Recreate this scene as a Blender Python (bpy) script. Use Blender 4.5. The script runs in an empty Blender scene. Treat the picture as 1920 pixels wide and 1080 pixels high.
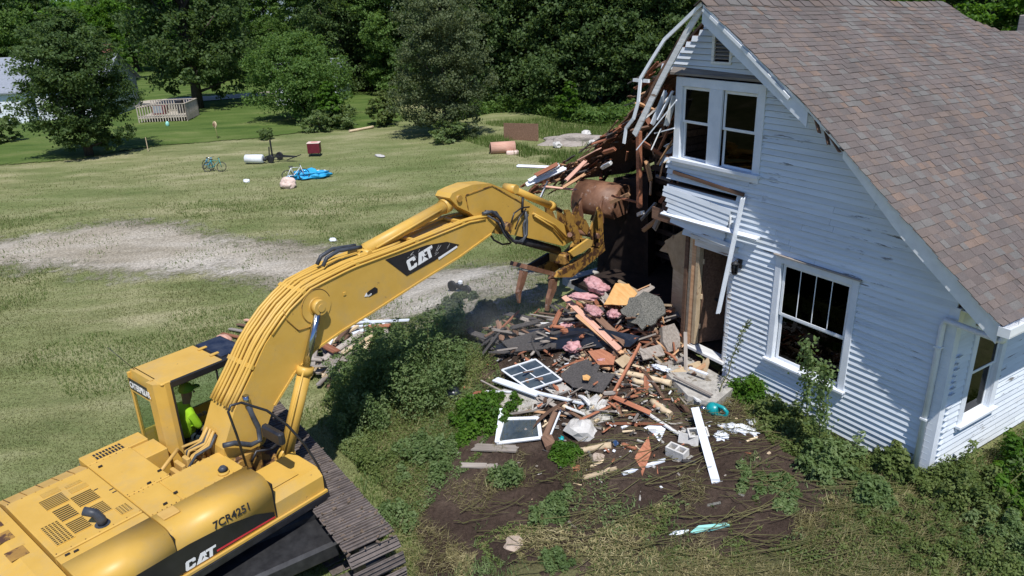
import bpy, math, random
import numpy as np
from mathutils import Vector, Matrix, noise as mn
random.seed(7); RNG = np.random.default_rng(7)
SC = bpy.context.scene; COL = SC.collection
R = math.radians
# ------------------------------------------------------------------ camera, sky, sun
cam = bpy.data.cameras.new('camera'); co = bpy.data.objects.new('camera', cam); COL.objects.link(co)
cam.sensor_width = 36; cam.lens = 26.25; cam.clip_start = .1; cam.clip_end = 1500
rt = Vector((0.536041, 0.843656, -0.030086)); up = Vector((-0.291152, 0.218209, 0.931459)); bk = Vector((0.792396, -0.490541, 0.362601))
co.matrix_world = Matrix(((rt.x, up.x, bk.x, 4.90), (rt.y, up.y, bk.y, -10.48), (rt.z, up.z, bk.z, 7.15), (0, 0, 0, 1)))
SC.camera = co
SC.render.resolution_x = 1024; SC.render.resolution_y = 576
SC.view_settings.view_transform = 'Standard'; SC.view_settings.look = 'None'
SC.view_settings.exposure = 0.03; SC.view_settings.gamma = 1
world = bpy.data.worlds.new('World'); SC.world = world; world.use_nodes = True
wn = world.node_tree; bg = wn.nodes['Background']; sky = wn.nodes.new('ShaderNodeTexSky')
SUN = Vector((1, -.42, 1.90)).normalized()
sky.sky_type = 'NISHITA'; sky.sun_disc = False; sky.sun_elevation = math.asin(SUN.z); sky.sun_rotation = math.atan2(SUN.x, SUN.y)
sky.air_density = 1.0; sky.dust_density = .6; sky.ozone_density = 1.5
cool = wn.nodes.new('ShaderNodeMix'); cool.data_type = 'RGBA'; cool.blend_type = 'MULTIPLY'; cool.inputs[0].default_value = 1; cool.inputs[7].default_value = (.80, 1.05, 1.50, 1)
wn.links.new(sky.outputs[0], cool.inputs[6]); wn.links.new(cool.outputs[2], bg.inputs[0]); bg.inputs[1].default_value = 0.078
sl = bpy.data.lights.new('sun', 'SUN'); sl.energy = 5.0; sl.angle = R(.53); sl.color = (1, .975, .94)
so = bpy.data.objects.new('sun', sl); COL.objects.link(so)
so.rotation_euler = SUN.to_track_quat('Z', 'Y').to_euler(); so.location = (10, -10, 40)

# ------------------------------------------------------------------ helpers
def tag(o, label=None, cat=None, group=None, kind=None):
    if label: o['label'] = label
    if cat: o['category'] = cat
    if group: o['group'] = group
    if kind: o['kind'] = kind
    return o
def empty(name, loc=(0, 0, 0), rz=0, label=None, cat=None, group=None):
    o = bpy.data.objects.new(name, None); COL.objects.link(o); o.location = loc; o.rotation_euler = (0, 0, rz)
    o.empty_display_size = .2
    return tag(o, label, cat, group)
def link(name, me, mat=None, parent=None, mw=None):
    if mat is not None and not me.materials: me.materials.append(mat)
    o = bpy.data.objects.new(name, me); COL.objects.link(o)
    if parent: o.parent = parent
    if mw is not None: o.matrix_local = mw
    return o
class MB:
    def __init__(s): s.v = []; s.f = []; s.sm = []
    def add(s, vs, fs, smooth=False):
        b = len(s.v); s.v += [tuple(v) for v in vs]; s.f += [tuple(i + b for i in f) for f in fs]; s.sm += [smooth] * len(fs); return s
    def box(s, c, d, m=None):
        x, y, z = d[0] / 2, d[1] / 2, d[2] / 2
        vs = [Vector((i * x, j * y, k * z)) for k in (-1, 1) for j in (-1, 1) for i in (-1, 1)]
        if m is not None: vs = [m @ v for v in vs]
        vs = [v + Vector(c) for v in vs]
        return s.add(vs, [(0, 2, 3, 1), (4, 5, 7, 6), (0, 1, 5, 4), (2, 6, 7, 3), (0, 4, 6, 2), (1, 3, 7, 5)])
    def span(s, a, b): return s.box([(a[i] + b[i]) / 2 for i in range(3)], [abs(b[i] - a[i]) for i in range(3)])
    def bbox(s, a, b, bev=.02):   # bevelled box
        c = [(a[i] + b[i]) / 2 for i in range(3)]; h = [abs(b[i] - a[i]) / 2 for i in range(3)]; bev = min(bev, min(h) * .9)
        vs = []; idx = {}
        for sx in (-1, 1):
            for sy in (-1, 1):
                for sz in (-1, 1):
                    for ax in range(3):
                        p = [sx * (h[0] - bev), sy * (h[1] - bev), sz * (h[2] - bev)]
                        p[ax] = (sx, sy, sz)[ax] * h[ax]
                        idx[(sx, sy, sz, ax)] = len(vs); vs.append([c[i] + p[i] for i in range(3)])
        fs = []
        for ax in range(3):
            o = [i for i in range(3) if i != ax]
            for sg in (-1, 1):
                q = []
                for (p, r) in ((-1, -1), (1, -1), (1, 1), (-1, 1)):
                    k = [0, 0, 0]; k[ax] = sg; k[o[0]] = p; k[o[1]] = r; q.append(idx[(*k, ax)])
                fs.append(q)
        for ax in range(3):          # edges parallel to ax
            o = [i for i in range(3) if i != ax]
            for p in (-1, 1):
                for r in (-1, 1):
                    k0 = [0, 0, 0]; k0[ax] = -1; k0[o[0]] = p; k0[o[1]] = r; k1 = list(k0); k1[ax] = 1
                    fs.append([idx[(*k0, o[0])], idx[(*k1, o[0])], idx[(*k1, o[1])], idx[(*k0, o[1])]])
        for sx in (-1, 1):
            for sy in (-1, 1):
                for sz in (-1, 1): fs.append([idx[(sx, sy, sz, a)] for a in range(3)])
        return s.add(vs, fs)
    def extrude(s, pts, vec, smooth=False):
        n = len(pts); pts = [Vector(p) for p in pts]; vec = Vector(vec)
        s.add(pts + [p + vec for p in pts], [tuple(range(n - 1, -1, -1)), tuple(range(n, 2 * n))])
        b = len(s.v) - 2 * n
        for i in range(n):
            j = (i + 1) % n; s.f.append((b + i, b + j, b + n + j, b + n + i)); s.sm.append(smooth)
        return s
    def bar(s, p0, p1, w, t, upv=(0, 0, 1)):
        p0 = Vector(p0); p1 = Vector(p1); d = (p1 - p0); L = d.length; d.normalize()
        u = Vector(upv); sd = d.cross(u)
        if sd.length < 1e-3: sd = d.cross(Vector((1, 0, 0)))
        sd.normalize(); u = sd.cross(d)
        m = Matrix((d, sd, u)).transposed()
        return s.box((p0 + p1) / 2, (L, w, t), m)
    def tube(s, path, r, n=8, caps=True):
        P = [Vector(p) for p in path]; k = len(P); rr = r if isinstance(r, (list, tuple)) else [r] * k
        b = len(s.v); prev = None
        for i, p in enumerate(P):
            d = (P[min(i + 1, k - 1)] - P[max(i - 1, 0)]).normalized()
            if prev is None:
                a = d.cross(Vector((0, 0, 1)));
                if a.length < .05: a = d.cross(Vector((1, 0, 0)))
            else: a = prev - d * prev.dot(d)
            a.normalize(); prev = a; c = d.cross(a)
            for j in range(n):
                t = 2 * math.pi * j / n; s.v.append(tuple(p + (a * math.cos(t) + c * math.sin(t)) * rr[i]))
        for i in range(k - 1):
            for j in range(n):
                j2 = (j + 1) % n; s.f.append((b + i * n + j, b + i * n + j2, b + (i + 1) * n + j2, b + (i + 1) * n + j)); s.sm.append(True)
        if caps:
            s.f.append(tuple(b + j for j in range(n - 1, -1, -1))); s.sm.append(False)
            s.f.append(tuple(b + (k - 1) * n + j for j in range(n))); s.sm.append(False)
        return s
    def mesh(s, name='mesh'):
        me = bpy.data.meshes.new(name); me.from_pydata(s.v, [], s.f); me.polygons.foreach_set('use_smooth', s.sm); me.validate(); me.update(); return me
    def build(s, name, mat=None, parent=None, mw=None): return link(name, s.mesh(name), mat, parent, mw)
def frame(p0, p1, roll=0., upv=(0, 0, 1)):
    p0 = Vector(p0); p1 = Vector(p1); d = (p1 - p0).normalized(); sd = Vector(upv).cross(d)
    if sd.length < 1e-3: sd = Vector((0, 1, 0))
    sd.normalize(); u = d.cross(sd); m = Matrix((d, sd, u)).transposed()
    m = m @ Matrix.Rotation(roll, 3, 'X'); m = m.to_4x4(); m.translation = (p0 + p1) / 2; return m
def plank_mesh(L, w, t, jag=.5, n=4, warp=.0, rnd=random):
    # outline across the width: split ends; extruded through the thickness
    a = []; b = []
    for i in range(n + 1):
        y = -w / 2 + w * i / n; j = jag * w
        a.append((-L / 2 + rnd.random() * j, y)); b.append((L / 2 - rnd.random() * j, y))
    pts = a + b[::-1]; m = MB()
    if warp == 0: m.extrude([(x, y, -t / 2) for x, y in pts], (0, 0, t)); return m.mesh('board')
    N = 4; c = []
    for k in range(N + 1):
        f = k / N; row = [(a[i][0] * (1 - f) + b[i][0] * f, a[i][1]) for i in (0, n // 2, n)]
        zz = warp * math.sin(f * math.pi)
        c += [(x, y, zz - t / 2) for x, y in row] + [(x, y, zz + t / 2) for x, y in row]
    fs = []
    for k in range(N):
        o = k * 6; q = o + 6
        fs += [(o, q, q + 1, o + 1), (o + 1, q + 1, q + 2, o + 2), (o + 3, o + 4, q + 4, q + 3), (o + 4, o + 5, q + 5, q + 4), (o, o + 3, q + 3, q), (o + 2, q + 2, q + 5, o + 5)]
    fs += [(0, 1, 4, 3), (1, 2, 5, 4)]; o = N * 6; fs += [(o, o + 3, o + 4, o + 1), (o + 1, o + 4, o + 5, o + 2)]
    m.add(c, fs); return m.mesh('board')
def board(name, p0, p1, w, t, mat, label=None, cat=None, group=None, parent=None, roll=0., jag=.5, warp=0., upv=(0, 0, 1), base=None):
    L = (Vector(p1) - Vector(p0)).length
    o = link(name, plank_mesh(L, w, t, jag, 4, warp), mat, parent, (base @ frame(p0, p1, roll, upv)) if base is not None else frame(p0, p1, roll, upv)); return tag(o, label, cat, group)
def smooth(a, b, x):
    t = np.clip((x - a) / (b - a), 0, 1); return t * t * (3 - 2 * t)
def terr(x, y):
    x = np.asarray(x, float); y = np.asarray(y, float)
    dx = np.maximum(np.maximum(-10.5 - x, x), 0); dx = np.where(x > 0, dx * .55, dx)
    dy = np.maximum(np.maximum(-y, y - 12), 0); d = np.hypot(dx, dy)
    z = -.12 - 1.08 * smooth(.6, 6.5, d)
    z = z + .42 * np.exp(-(((x + 6.9) / 1.5) ** 2 + ((y + .3) / 1.1) ** 2)) + .25 * np.exp(-(((x + 5.0) / 1.7) ** 2 + ((y + 2.0) / 1.3) ** 2))
    return z
def T(x, y, dz=0.): return Vector((x, y, float(terr(x, y)) + dz))
def cloud(name, pts, nrm, size, mat, parent=None, aspect=1.8, rnd=None):
    """leaf-sized rhombi at pts, facing roughly along nrm; one mesh"""
    n = len(pts); t = RNG.normal(size=(n, 3)); nn = nrm / (np.linalg.norm(nrm, axis=1)[:, None] + 1e-9)
    a = np.cross(t, nn); a /= np.linalg.norm(a, axis=1)[:, None] + 1e-9; b = np.cross(nn, a)
    s = (size * (.6 + .8 * RNG.random(n)))[:, None] if np.isscalar(size) else size[:, None]
    bend = nn * s * .18
    v = np.empty((n, 4, 3)); v[:, 0] = pts - a * s * aspect / 2; v[:, 1] = pts + b * s / 2 + bend; v[:, 2] = pts + a * s * aspect / 2; v[:, 3] = pts - b * s / 2 + bend
    me = bpy.data.meshes.new(name); me.vertices.add(4 * n); me.vertices.foreach_set('co', v.reshape(-1).astype(np.float32))
    me.loops.add(4 * n); me.loops.foreach_set('vertex_index', np.arange(4 * n, dtype=np.int32))
    me.polygons.add(n); me.polygons.foreach_set('loop_start', np.arange(0, 4 * n, 4, dtype=np.int32)); me.polygons.foreach_set('loop_total', np.full(n, 4, np.int32))
    at = me.attributes.new('rnd', 'FLOAT', 'POINT'); r = RNG.random(n) if rnd is None else rnd
    at.data.foreach_set('value', np.repeat(r, 4).astype(np.float32))
    me.update(calc_edges=True); me.materials.append(mat)
    return link(name, me, None, parent) if name else me
def blades(name, base, h, w, mat, lean=.5, rnd=None, direc=None):
    n = len(base); ang = RNG.random(n) * 6.283; tilt = RNG.random(n) * lean
    d = np.stack([np.cos(ang), np.sin(ang), np.zeros(n)], 1); s = np.stack([-np.sin(ang), np.cos(ang), np.zeros(n)], 1)
    if direc is not None: d = direc; s = np.stack([-d[:, 1], d[:, 0], np.zeros(n)], 1)
    tip = base + (d * np.sin(tilt)[:, None] + np.array([0, 0, 1]) * np.cos(tilt)[:, None]) * h[:, None]
    v = np.empty((n, 3, 3)); v[:, 0] = base - s * w[:, None] / 2; v[:, 1] = base + s * w[:, None] / 2; v[:, 2] = tip
    me = bpy.data.meshes.new(name); me.vertices.add(3 * n); me.vertices.foreach_set('co', v.reshape(-1).astype(np.float32))
    me.loops.add(3 * n); me.loops.foreach_set('vertex_index', np.arange(3 * n, dtype=np.int32))
    me.polygons.add(n); me.polygons.foreach_set('loop_start', np.arange(0, 3 * n, 3, dtype=np.int32)); me.polygons.foreach_set('loop_total', np.full(n, 3, np.int32))
    at = me.attributes.new('rnd', 'FLOAT', 'POINT'); r = RNG.random(n) if rnd is None else rnd
    at.data.foreach_set('value', np.repeat(r, 3).astype(np.float32))
    me.update(calc_edges=True); me.materials.append(mat)
    return link(name, me)

# ------------------------------------------------------------------ materials
def newmat(name):
    m = bpy.data.materials.new(name); m.use_nodes = True; nt = m.node_tree; return m, nt, nt.nodes['Principled BSDF']
def N(nt, t, **k):
    n = nt.nodes.new('ShaderNode' + t)
    for a, b in k.items(): setattr(n, a, b)
    return n
def ramp(nt, stops, interp='LINEAR'):
    r = N(nt, 'ValToRGB'); e = r.color_ramp; e.interpolation = interp
    while len(e.elements) < len(stops): e.elements.new(.5)
    for i, (p, c) in enumerate(stops): e.elements[i].position = p; e.elements[i].color = (*c, 1) if len(c) == 3 else c
    return r
def mix(nt, f, a, b, mode='MIX'):
    m = N(nt, 'Mix', data_type='RGBA', blend_type=mode)
    for i, v in ((0, f), (6, a), (7, b)):
        if hasattr(v, 'is_output') or isinstance(v, bpy.types.NodeSocket): nt.links.new(v, m.inputs[i])
        else: m.inputs[i].default_value = v if i == 0 else (*v, 1)
    return m.outputs[2]
def coords(nt, scale=(1, 1, 1), rnd=True):
    tc = N(nt, 'TexCoord'); mp = N(nt, 'Mapping'); nt.links.new(tc.outputs['Object'], mp.inputs[0]); mp.inputs['Scale'].default_value = scale
    if rnd:
        oi = N(nt, 'ObjectInfo'); mu = N(nt, 'Math', operation='MULTIPLY'); mu.inputs[1].default_value = 37.; nt.links.new(oi.outputs['Random'], mu.inputs[0]); nt.links.new(mu.outputs[0], mp.inputs['Location'])
    return mp.outputs[0]
def noise(nt, vec, scale, detail=5, rough=.6):
    n = N(nt, 'TexNoise'); n.inputs['Scale'].default_value = scale; n.inputs['Detail'].default_value = detail; n.inputs['Roughness'].default_value = rough
    nt.links.new(vec, n.inputs['Vector']); return n.outputs['Fac']
def bump(nt, b, h, strength=.3, dist=.01):
    bn = N(nt, 'Bump'); bn.inputs['Strength'].default_value = strength; bn.inputs['Distance'].default_value = dist; nt.links.new(h, bn.inputs['Height']); nt.links.new(bn.outputs[0], b.inputs['Normal'])
def mat_noise(name, stops, scale=8, stretch=(1, 1, 1), rough=.8, bmp=.3, dist=.01, vary=.0, stain=None, stainscale=2., stainlo=.55, spec=.3, metal=0, rnd=True, detail=6, stain2=None, s2scale=1., s2lo=.55, cluster=0):
    m, nt, b = newmat(name); v = coords(nt, stretch, rnd); f = noise(nt, v, scale, detail)
    r = ramp(nt, stops); nt.links.new(f, r.inputs[0]); c = r.outputs[0]
    if stain:
        f2 = noise(nt, v, stainscale, 8, .7); r2 = ramp(nt, [(stainlo, (0, 0, 0)), (stainlo + .05, (1, 1, 1))]); nt.links.new(f2, r2.inputs[0]); sf_ = r2.outputs[0]
        if cluster:
            gp_ = N(nt, 'NewGeometry'); fc = noise(nt, gp_.outputs['Position'], cluster, 3, .6); rc = ramp(nt, [(.48, (0, 0, 0)), (.56, (1, 1, 1))]); nt.links.new(fc, rc.inputs[0]); sf_ = mix(nt, 1., sf_, rc.outputs[0], 'MULTIPLY')
        c = mix(nt, sf_, c, stain)
    if stain2:
        f5 = noise(nt, v, s2scale, 9, .75); r5 = ramp(nt, [(s2lo, (0, 0, 0)), (s2lo + .22, (.75, .75, .75))]); nt.links.new(f5, r5.inputs[0]); c = mix(nt, r5.outputs[0], c, stain2)
    if vary:
        oi = N(nt, 'ObjectInfo'); mr = N(nt, 'MapRange'); mr.inputs[3].default_value = 1 - vary; mr.inputs[4].default_value = 1 + vary; nt.links.new(oi.outputs['Random'], mr.inputs[0])
        hs = N(nt, 'HueSaturation'); nt.links.new(mr.outputs[0], hs.inputs['Value']); nt.links.new(c, hs.inputs['Color']); c = hs.outputs[0]
    nt.links.new(c, b.inputs['Base Color']); b.inputs['Roughness'].default_value = rough; b.inputs['Specular IOR Level'].default_value = spec; b.inputs['Metallic'].default_value = metal
    if bmp: bump(nt, b, f, bmp, dist)
    return m
def mat_leaf(name, dark, mid, light, trans=.35, scale=.6, rough=.6):
    m, nt, b = newmat(name); nt.nodes.remove(b); out = nt.nodes['Material Output']
    at = N(nt, 'Attribute', attribute_name='rnd'); v = coords(nt, (1, 1, 1), False); f = noise(nt, v, scale, 2)
    ad = N(nt, 'Math', operation='MULTIPLY_ADD'); ad.inputs[1].default_value = .55; nt.links.new(at.outputs['Fac'], ad.inputs[0])
    mu = N(nt, 'Math', operation='MULTIPLY'); mu.inputs[1].default_value = .5; nt.links.new(f, mu.inputs[0]); nt.links.new(mu.outputs[0], ad.inputs[2])
    r = ramp(nt, [(.15, dark), (.5, mid), (.9, light)]); nt.links.new(ad.outputs[0], r.inputs[0])
    pb = N(nt, 'BsdfPrincipled'); pb.inputs['Roughness'].default_value = rough; pb.inputs['Specular IOR Level'].default_value = .25; nt.links.new(r.outputs[0], pb.inputs['Base Color'])
    tr = N(nt, 'BsdfTranslucent'); nt.links.new(mix(nt, .5, r.outputs[0], (light[0] * 1.3, light[1] * 1.3, light[2] * .5)), tr.inputs[0])
    mx = N(nt, 'MixShader'); mx.inputs[0].default_value = trans; nt.links.new(pb.outputs[0], mx.inputs[1]); nt.links.new(tr.outputs[0], mx.inputs[2]); nt.links.new(mx.outputs[0], out.inputs[0])
    return m
M = {}
M['siding'] = mat_noise('white_siding_paint', [(.3, (.60, .645, .69)), (.7, (.71, .755, .80))], 3, (.35, .35, 3), .6, .12, .004, .07, stain=(.17, .16, .15), stainscale=4.2, stainlo=.585, cluster=.55, stain2=(.42, .40, .36), s2scale=.8, s2lo=.55)
M['trim'] = mat_noise('white_trim_paint', [(.3, (.64, .68, .73)), (.7, (.77, .80, .84))], 4, (1, 1, 1), .5, .1, .004, .04, stain=(.4, .38, .33), stainscale=7, stainlo=.7)
M['trim_old'] = mat_noise('chipped_white_paint', [(.3, (.55, .55, .53)), (.7, (.82, .82, .80))], 6, (.3, 3, 3), .6, .2, .006, .06, stain=(.25, .18, .13), stainscale=4, stainlo=.58)
M['metal_white'] = mat_noise('white_metal', [(.3, (.68, .70, .72)), (.7, (.82, .84, .85))], 6, (1, 1, 1), .3, .03, .003, .03, spec=.5)
M['wood_new'] = mat_noise('raw_lumber', [(.3, (.42, .22, .11)), (.7, (.62, .38, .21))], 5, (.25, 5, 5), .75, .3, .006, .22)
M['wood_red'] = mat_noise('reddish_old_wood', [(.3, (.24, .085, .045)), (.7, (.42, .18, .10))], 5, (.25, 5, 5), .8, .4, .006, .3)
M['wood_brown'] = mat_noise('brown_old_wood', [(.3, (.10, .055, .035)), (.7, (.22, .13, .085))], 5, (.25, 5, 5), .85, .4, .006, .3)
M['wood_grey'] = mat_noise('weathered_grey_wood', [(.3, (.19, .16, .135)), (.7, (.36, .32, .28))], 5, (.25, 5, 5), .85, .4, .006, .22)
M['wood_pale'] = mat_noise('pale_wood', [(.3, (.48, .36, .22)), (.7, (.66, .53, .36))], 5, (.25, 5, 5), .75, .3, .006, .15)
M['salmon'] = mat_noise('salmon_board', [(.3, (.52, .27, .19)), (.7, (.66, .40, .30))], 5, (.3, 4, 4), .75, .2, .005, .1)
M['ply'] = mat_noise('orange_plywood', [(.3, (.55, .27, .08)), (.7, (.68, .40, .16))], 4, (1, 4, 1), .7, .2, .005)
M['plaster'] = mat_noise('tan_plaster', [(.3, (.34, .25, .15)), (.7, (.48, .37, .24))], 6, (1, 1, 1), .9, .3, .01, .1, stain=(.22, .14, .08), stainscale=3, stainlo=.6)
M['concrete'] = mat_noise('concrete', [(.3, (.30, .28, .25)), (.7, (.50, .47, .42))], 9, (1, 1, 1), .9, .5, .01, .1, stain=(.2, .17, .13), stainscale=2.5, stainlo=.6)
M['concrete_light'] = mat_noise('pale_concrete', [(.3, (.42, .40, .37)), (.7, (.62, .60, .56))], 9, (1, 1, 1), .9, .5, .01, .1)
M['rock'] = mat_noise('field_stone', [(.3, (.32, .25, .19)), (.7, (.5, .4, .32))], 7, (1, 1, 1), .9, .5, .01, .1)
M['roofmat'] = mat_noise('tar_roofing', [(.3, (.045, .042, .04)), (.7, (.10, .09, .085))], 30, (1, 1, 1), .9, .6, .01, .1, stain=(.15, .1, .07), stainscale=3, stainlo=.68)
M['greymat'] = mat_noise('grey_granular_roofing', [(.35, (.07, .07, .06)), (.65, (.22, .21, .18))], 40, (1, 1, 1), .95, .8, .02, .1)
M['pink'] = mat_noise('pink_insulation', [(.3, (.38, .17, .17)), (.7, (.60, .36, .36))], 12, (1, 1, 1), .95, .8, .03, .1)
M['dark'] = mat_noise('interior_shade', [(.3, (.012, .008, .006)), (.7, (.035, .022, .016))], 4, (1, 1, 1), .95, .2, .01)  # near-black base colour puts the shade of the open rooms into the surface
M['black'] = mat_noise('black_plastic', [(.3, (.012, .012, .014)), (.7, (.03, .03, .034))], 6, (1, 1, 1), .4, .2, .01, spec=.5)
M['tarp'] = mat_noise('black_tarp_and_shadow', [(.3, (.008, .010, .016)), (.7, (.02, .026, .038))], 5, (1, 1, 1), .3, .5, .03, spec=.6)
M['rubber'] = mat_noise('grey_hose_rubber', [(.3, (.03, .034, .042)), (.7, (.07, .078, .09))], 6, (1, 1, 1), .45, .1, .003)
M['yellow'] = mat_noise('yellow_machine_paint', [(.3, (.55, .33, .060)), (.7, (.61, .375, .078))], 2.5, (1, 1, 1), .44, .05, .004, stain=(.24, .145, .06), stainscale=7., stainlo=.66, spec=.4, rnd=False, stain2=(.46, .32, .13), s2scale=1.1, s2lo=.49)
M['yellow_dusty'] = mat_noise('dusty_yellow_paint', [(.3, (.50, .30, .08)), (.7, (.60, .385, .12))], 3, (1, 1, 1), .5, .1, .004, stain=(.28, .17, .07), stainscale=3, stainlo=.6, rnd=False)
M['yellow_worn'] = mat_noise('worn_yellow_paint', [(.3, (.26, .14, .04)), (.7, (.44, .25, .05))], 3, (1, 1, 1), .5, .2, .004, stain=(.09, .045, .025), stainscale=4.5, stainlo=.50, rnd=False)
M['rust'] = mat_noise('rusty_steel', [(.3, (.12, .055, .032)), (.7, (.26, .135, .08))], 4, (1, 1, 1), .55, .35, .008, stain=(.30, .21, .17), stainscale=3, stainlo=.58, spec=.4, rnd=False)
M['trackm'] = mat_noise('dusty_track_steel', [(.3, (.10, .082, .072)), (.7, (.18, .15, .135))], 7, (1, 1, 1), .65, .3, .006, .16, stain=(.24, .20, .16), stainscale=4, stainlo=.62, metal=.1)
M['chrome'] = mat_noise('polished_rod', [(.3, (.35, .38, .42)), (.7, (.45, .48, .52))], 3, (1, 1, 1), .16, 0, metal=1., rnd=False)
M['decal'] = mat_noise('black_decal', [(.3, (.012, .012, .013)), (.7, (.022, .022, .024))], 3, (1, 1, 1), .35, 0, spec=.5)
M['decal_white'] = mat_noise('white_decal', [(.3, (.72, .72, .70)), (.7, (.82, .82, .80))], 3, (1, 1, 1), .5, 0)
M['red'] = mat_noise('red_stripe', [(.3, (.5, .03, .04)), (.7, (.6, .05, .06))], 3, (1, 1, 1), .5, 0)
M['teal'] = mat_noise('teal_plastic', [(.3, (.0, .22, .24)), (.7, (.01, .30, .31))], 3, (1, 1, 1), .35, .05, spec=.5)
M['aqua'] = mat_noise('aqua_foam', [(.3, (.22, .55, .50)), (.7, (.35, .68, .60))], 6, (1, 1, 1), .7, .1)
M['blue'] = mat_noise('blue_tarp', [(.3, (.02, .28, .55)), (.7, (.04, .40, .68))], 6, (1, 1, 1), .5, .3, .03)
M['cloth'] = mat_noise('white_cloth', [(.3, (.62, .65, .70)), (.7, (.80, .82, .85))], 10, (1, 1, 1), .9, .6, .02)
M['pinkbag'] = mat_noise('pale_pink_bag', [(.3, (.62, .45, .38)), (.7, (.76, .60, .52))], 7, (1, 1, 1), .8, .4, .02)
M['maroon'] = mat_noise('maroon_paint', [(.3, (.10, .012, .02)), (.7, (.16, .02, .03))], 5, (1, 1, 1), .5, .05)
M['hivis'] = mat_noise('hi_vis_fabric', [(.3, (.55, .80, .03)), (.7, (.66, .88, .06))], 6, (1, 1, 1), .8, .1)
M['skin'] = mat_noise('skin', [(.3, (.36, .20, .14)), (.7, (.45, .26, .18))], 6, (1, 1, 1), .6, 0)
M['jeans'] = mat_noise('dark_trousers', [(.3, (.03, .035, .06)), (.7, (.06, .065, .10))], 6, (1, 1, 1), .9, .1)
M['bark'] = mat_noise('tree_bark', [(.3, (.035, .028, .022)), (.7, (.10, .082, .065))], 5, (3, 3, .6), .95, .6, .03)
M['stem'] = mat_noise('weed_stem', [(.3, (.10, .13, .04)), (.7, (.25, .20, .09))], 5, (1, 1, 1), .8, 0)
M['roofgrey'] = mat_noise('grey_far_roof', [(.3, (.20, .22, .25)), (.7, (.28, .30, .34))], 5, (1, 1, 1), .8, .1)
M['deckwood'] = mat_noise('weathered_deck_wood', [(.3, (.38, .33, .27)), (.7, (.52, .46, .38))], 5, (1, 1, 1), .85, .1, vary=.1)
M['brick'] = mat_noise('chimney_brick', [(.3, (.20, .08, .06)), (.7, (.34, .15, .11))], 9, (1, 1, 3), .9, .2)
M['steel_dark'] = mat_noise('dark_steel', [(.3, (.02, .02, .022)), (.7, (.05, .05, .052))], 6, (1, 1, 1), .5, .1, metal=.3)
# leaves
M['leaf_dark'] = mat_leaf('leaf_dark', (.034, .062, .020), (.075, .13, .038), (.16, .23, .09), .5, .25)
M['leaf_mid'] = mat_leaf('leaf_mid', (.05, .10, .022), (.10, .185, .04), (.19, .29, .085), .5, .3)
M['leaf_bright'] = mat_leaf('leaf_bright', (.03, .08, .01), (.07, .16, .015), (.14, .26, .03), .45, .3)
M['leaf_willow'] = mat_leaf('leaf_willow', (.06, .085, .042), (.11, .145, .065), (.19, .22, .11), .45, .3)
M['leaf_weed'] = mat_leaf('leaf_weed', (.065, .11, .036), (.15, .225, .08), (.29, .36, .17), .5, 1.2)
M['leaf_yellow'] = mat_leaf('leaf_yellowgreen', (.055, .085, .025), (.12, .17, .045), (.22, .26, .09), .4, 1.)
M['grass_blade'] = mat_leaf('grass_blades', (.10, .125, .038), (.195, .205, .082), (.35, .32, .17), .35, .35)
M['grass_lush'] = mat_leaf('grass_lush', (.055, .10, .018), (.10, .16, .032), (.18, .24, .07), .4, .4)
M['straw'] = mat_leaf('dry_straw', (.10, .10, .035), (.24, .215, .095), (.50, .43, .24), .25, 1.)
def glassmat(name, tint, rough=.03, base=.45):
    m, nt, b = newmat(name); nt.nodes.remove(b); out = nt.nodes['Material Output']
    t = N(nt, 'BsdfTransparent'); t.inputs[0].default_value = (*tint, 1); g = N(nt, 'BsdfGlossy'); g.inputs['Roughness'].default_value = rough
    fr = N(nt, 'Fresnel'); fr.inputs[0].default_value = base; mx = N(nt, 'MixShader'); ge = N(nt, 'NewGeometry'); sb = N(nt, 'Math', operation='SUBTRACT'); sb.inputs[0].default_value = 1; nt.links.new(ge.outputs['Backfacing'], sb.inputs[1]); mf = N(nt, 'Math', operation='MULTIPLY'); nt.links.new(fr.outputs[0], mf.inputs[0]); nt.links.new(sb.outputs[0], mf.inputs[1]); nt.links.new(mf.outputs[0], mx.inputs[0]); nt.links.new(t.outputs[0], mx.inputs[1]); nt.links.new(g.outputs[0], mx.inputs[2]); nt.links.new(mx.outputs[0], out.inputs[0]); return m
M['glass'] = glassmat('window_glass', (.16, .17, .18), .02, 1.24)
M['loose_glass'] = mat_noise('loose_pane_glass', [(.3, (.03, .045, .06)), (.7, (.08, .10, .11))], 4, (1, 1, 1), .08, 0, spec=.8)
M['cabglass'] = glassmat('cab_glass', (.84, .90, .85), .03, 1.3)

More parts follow.
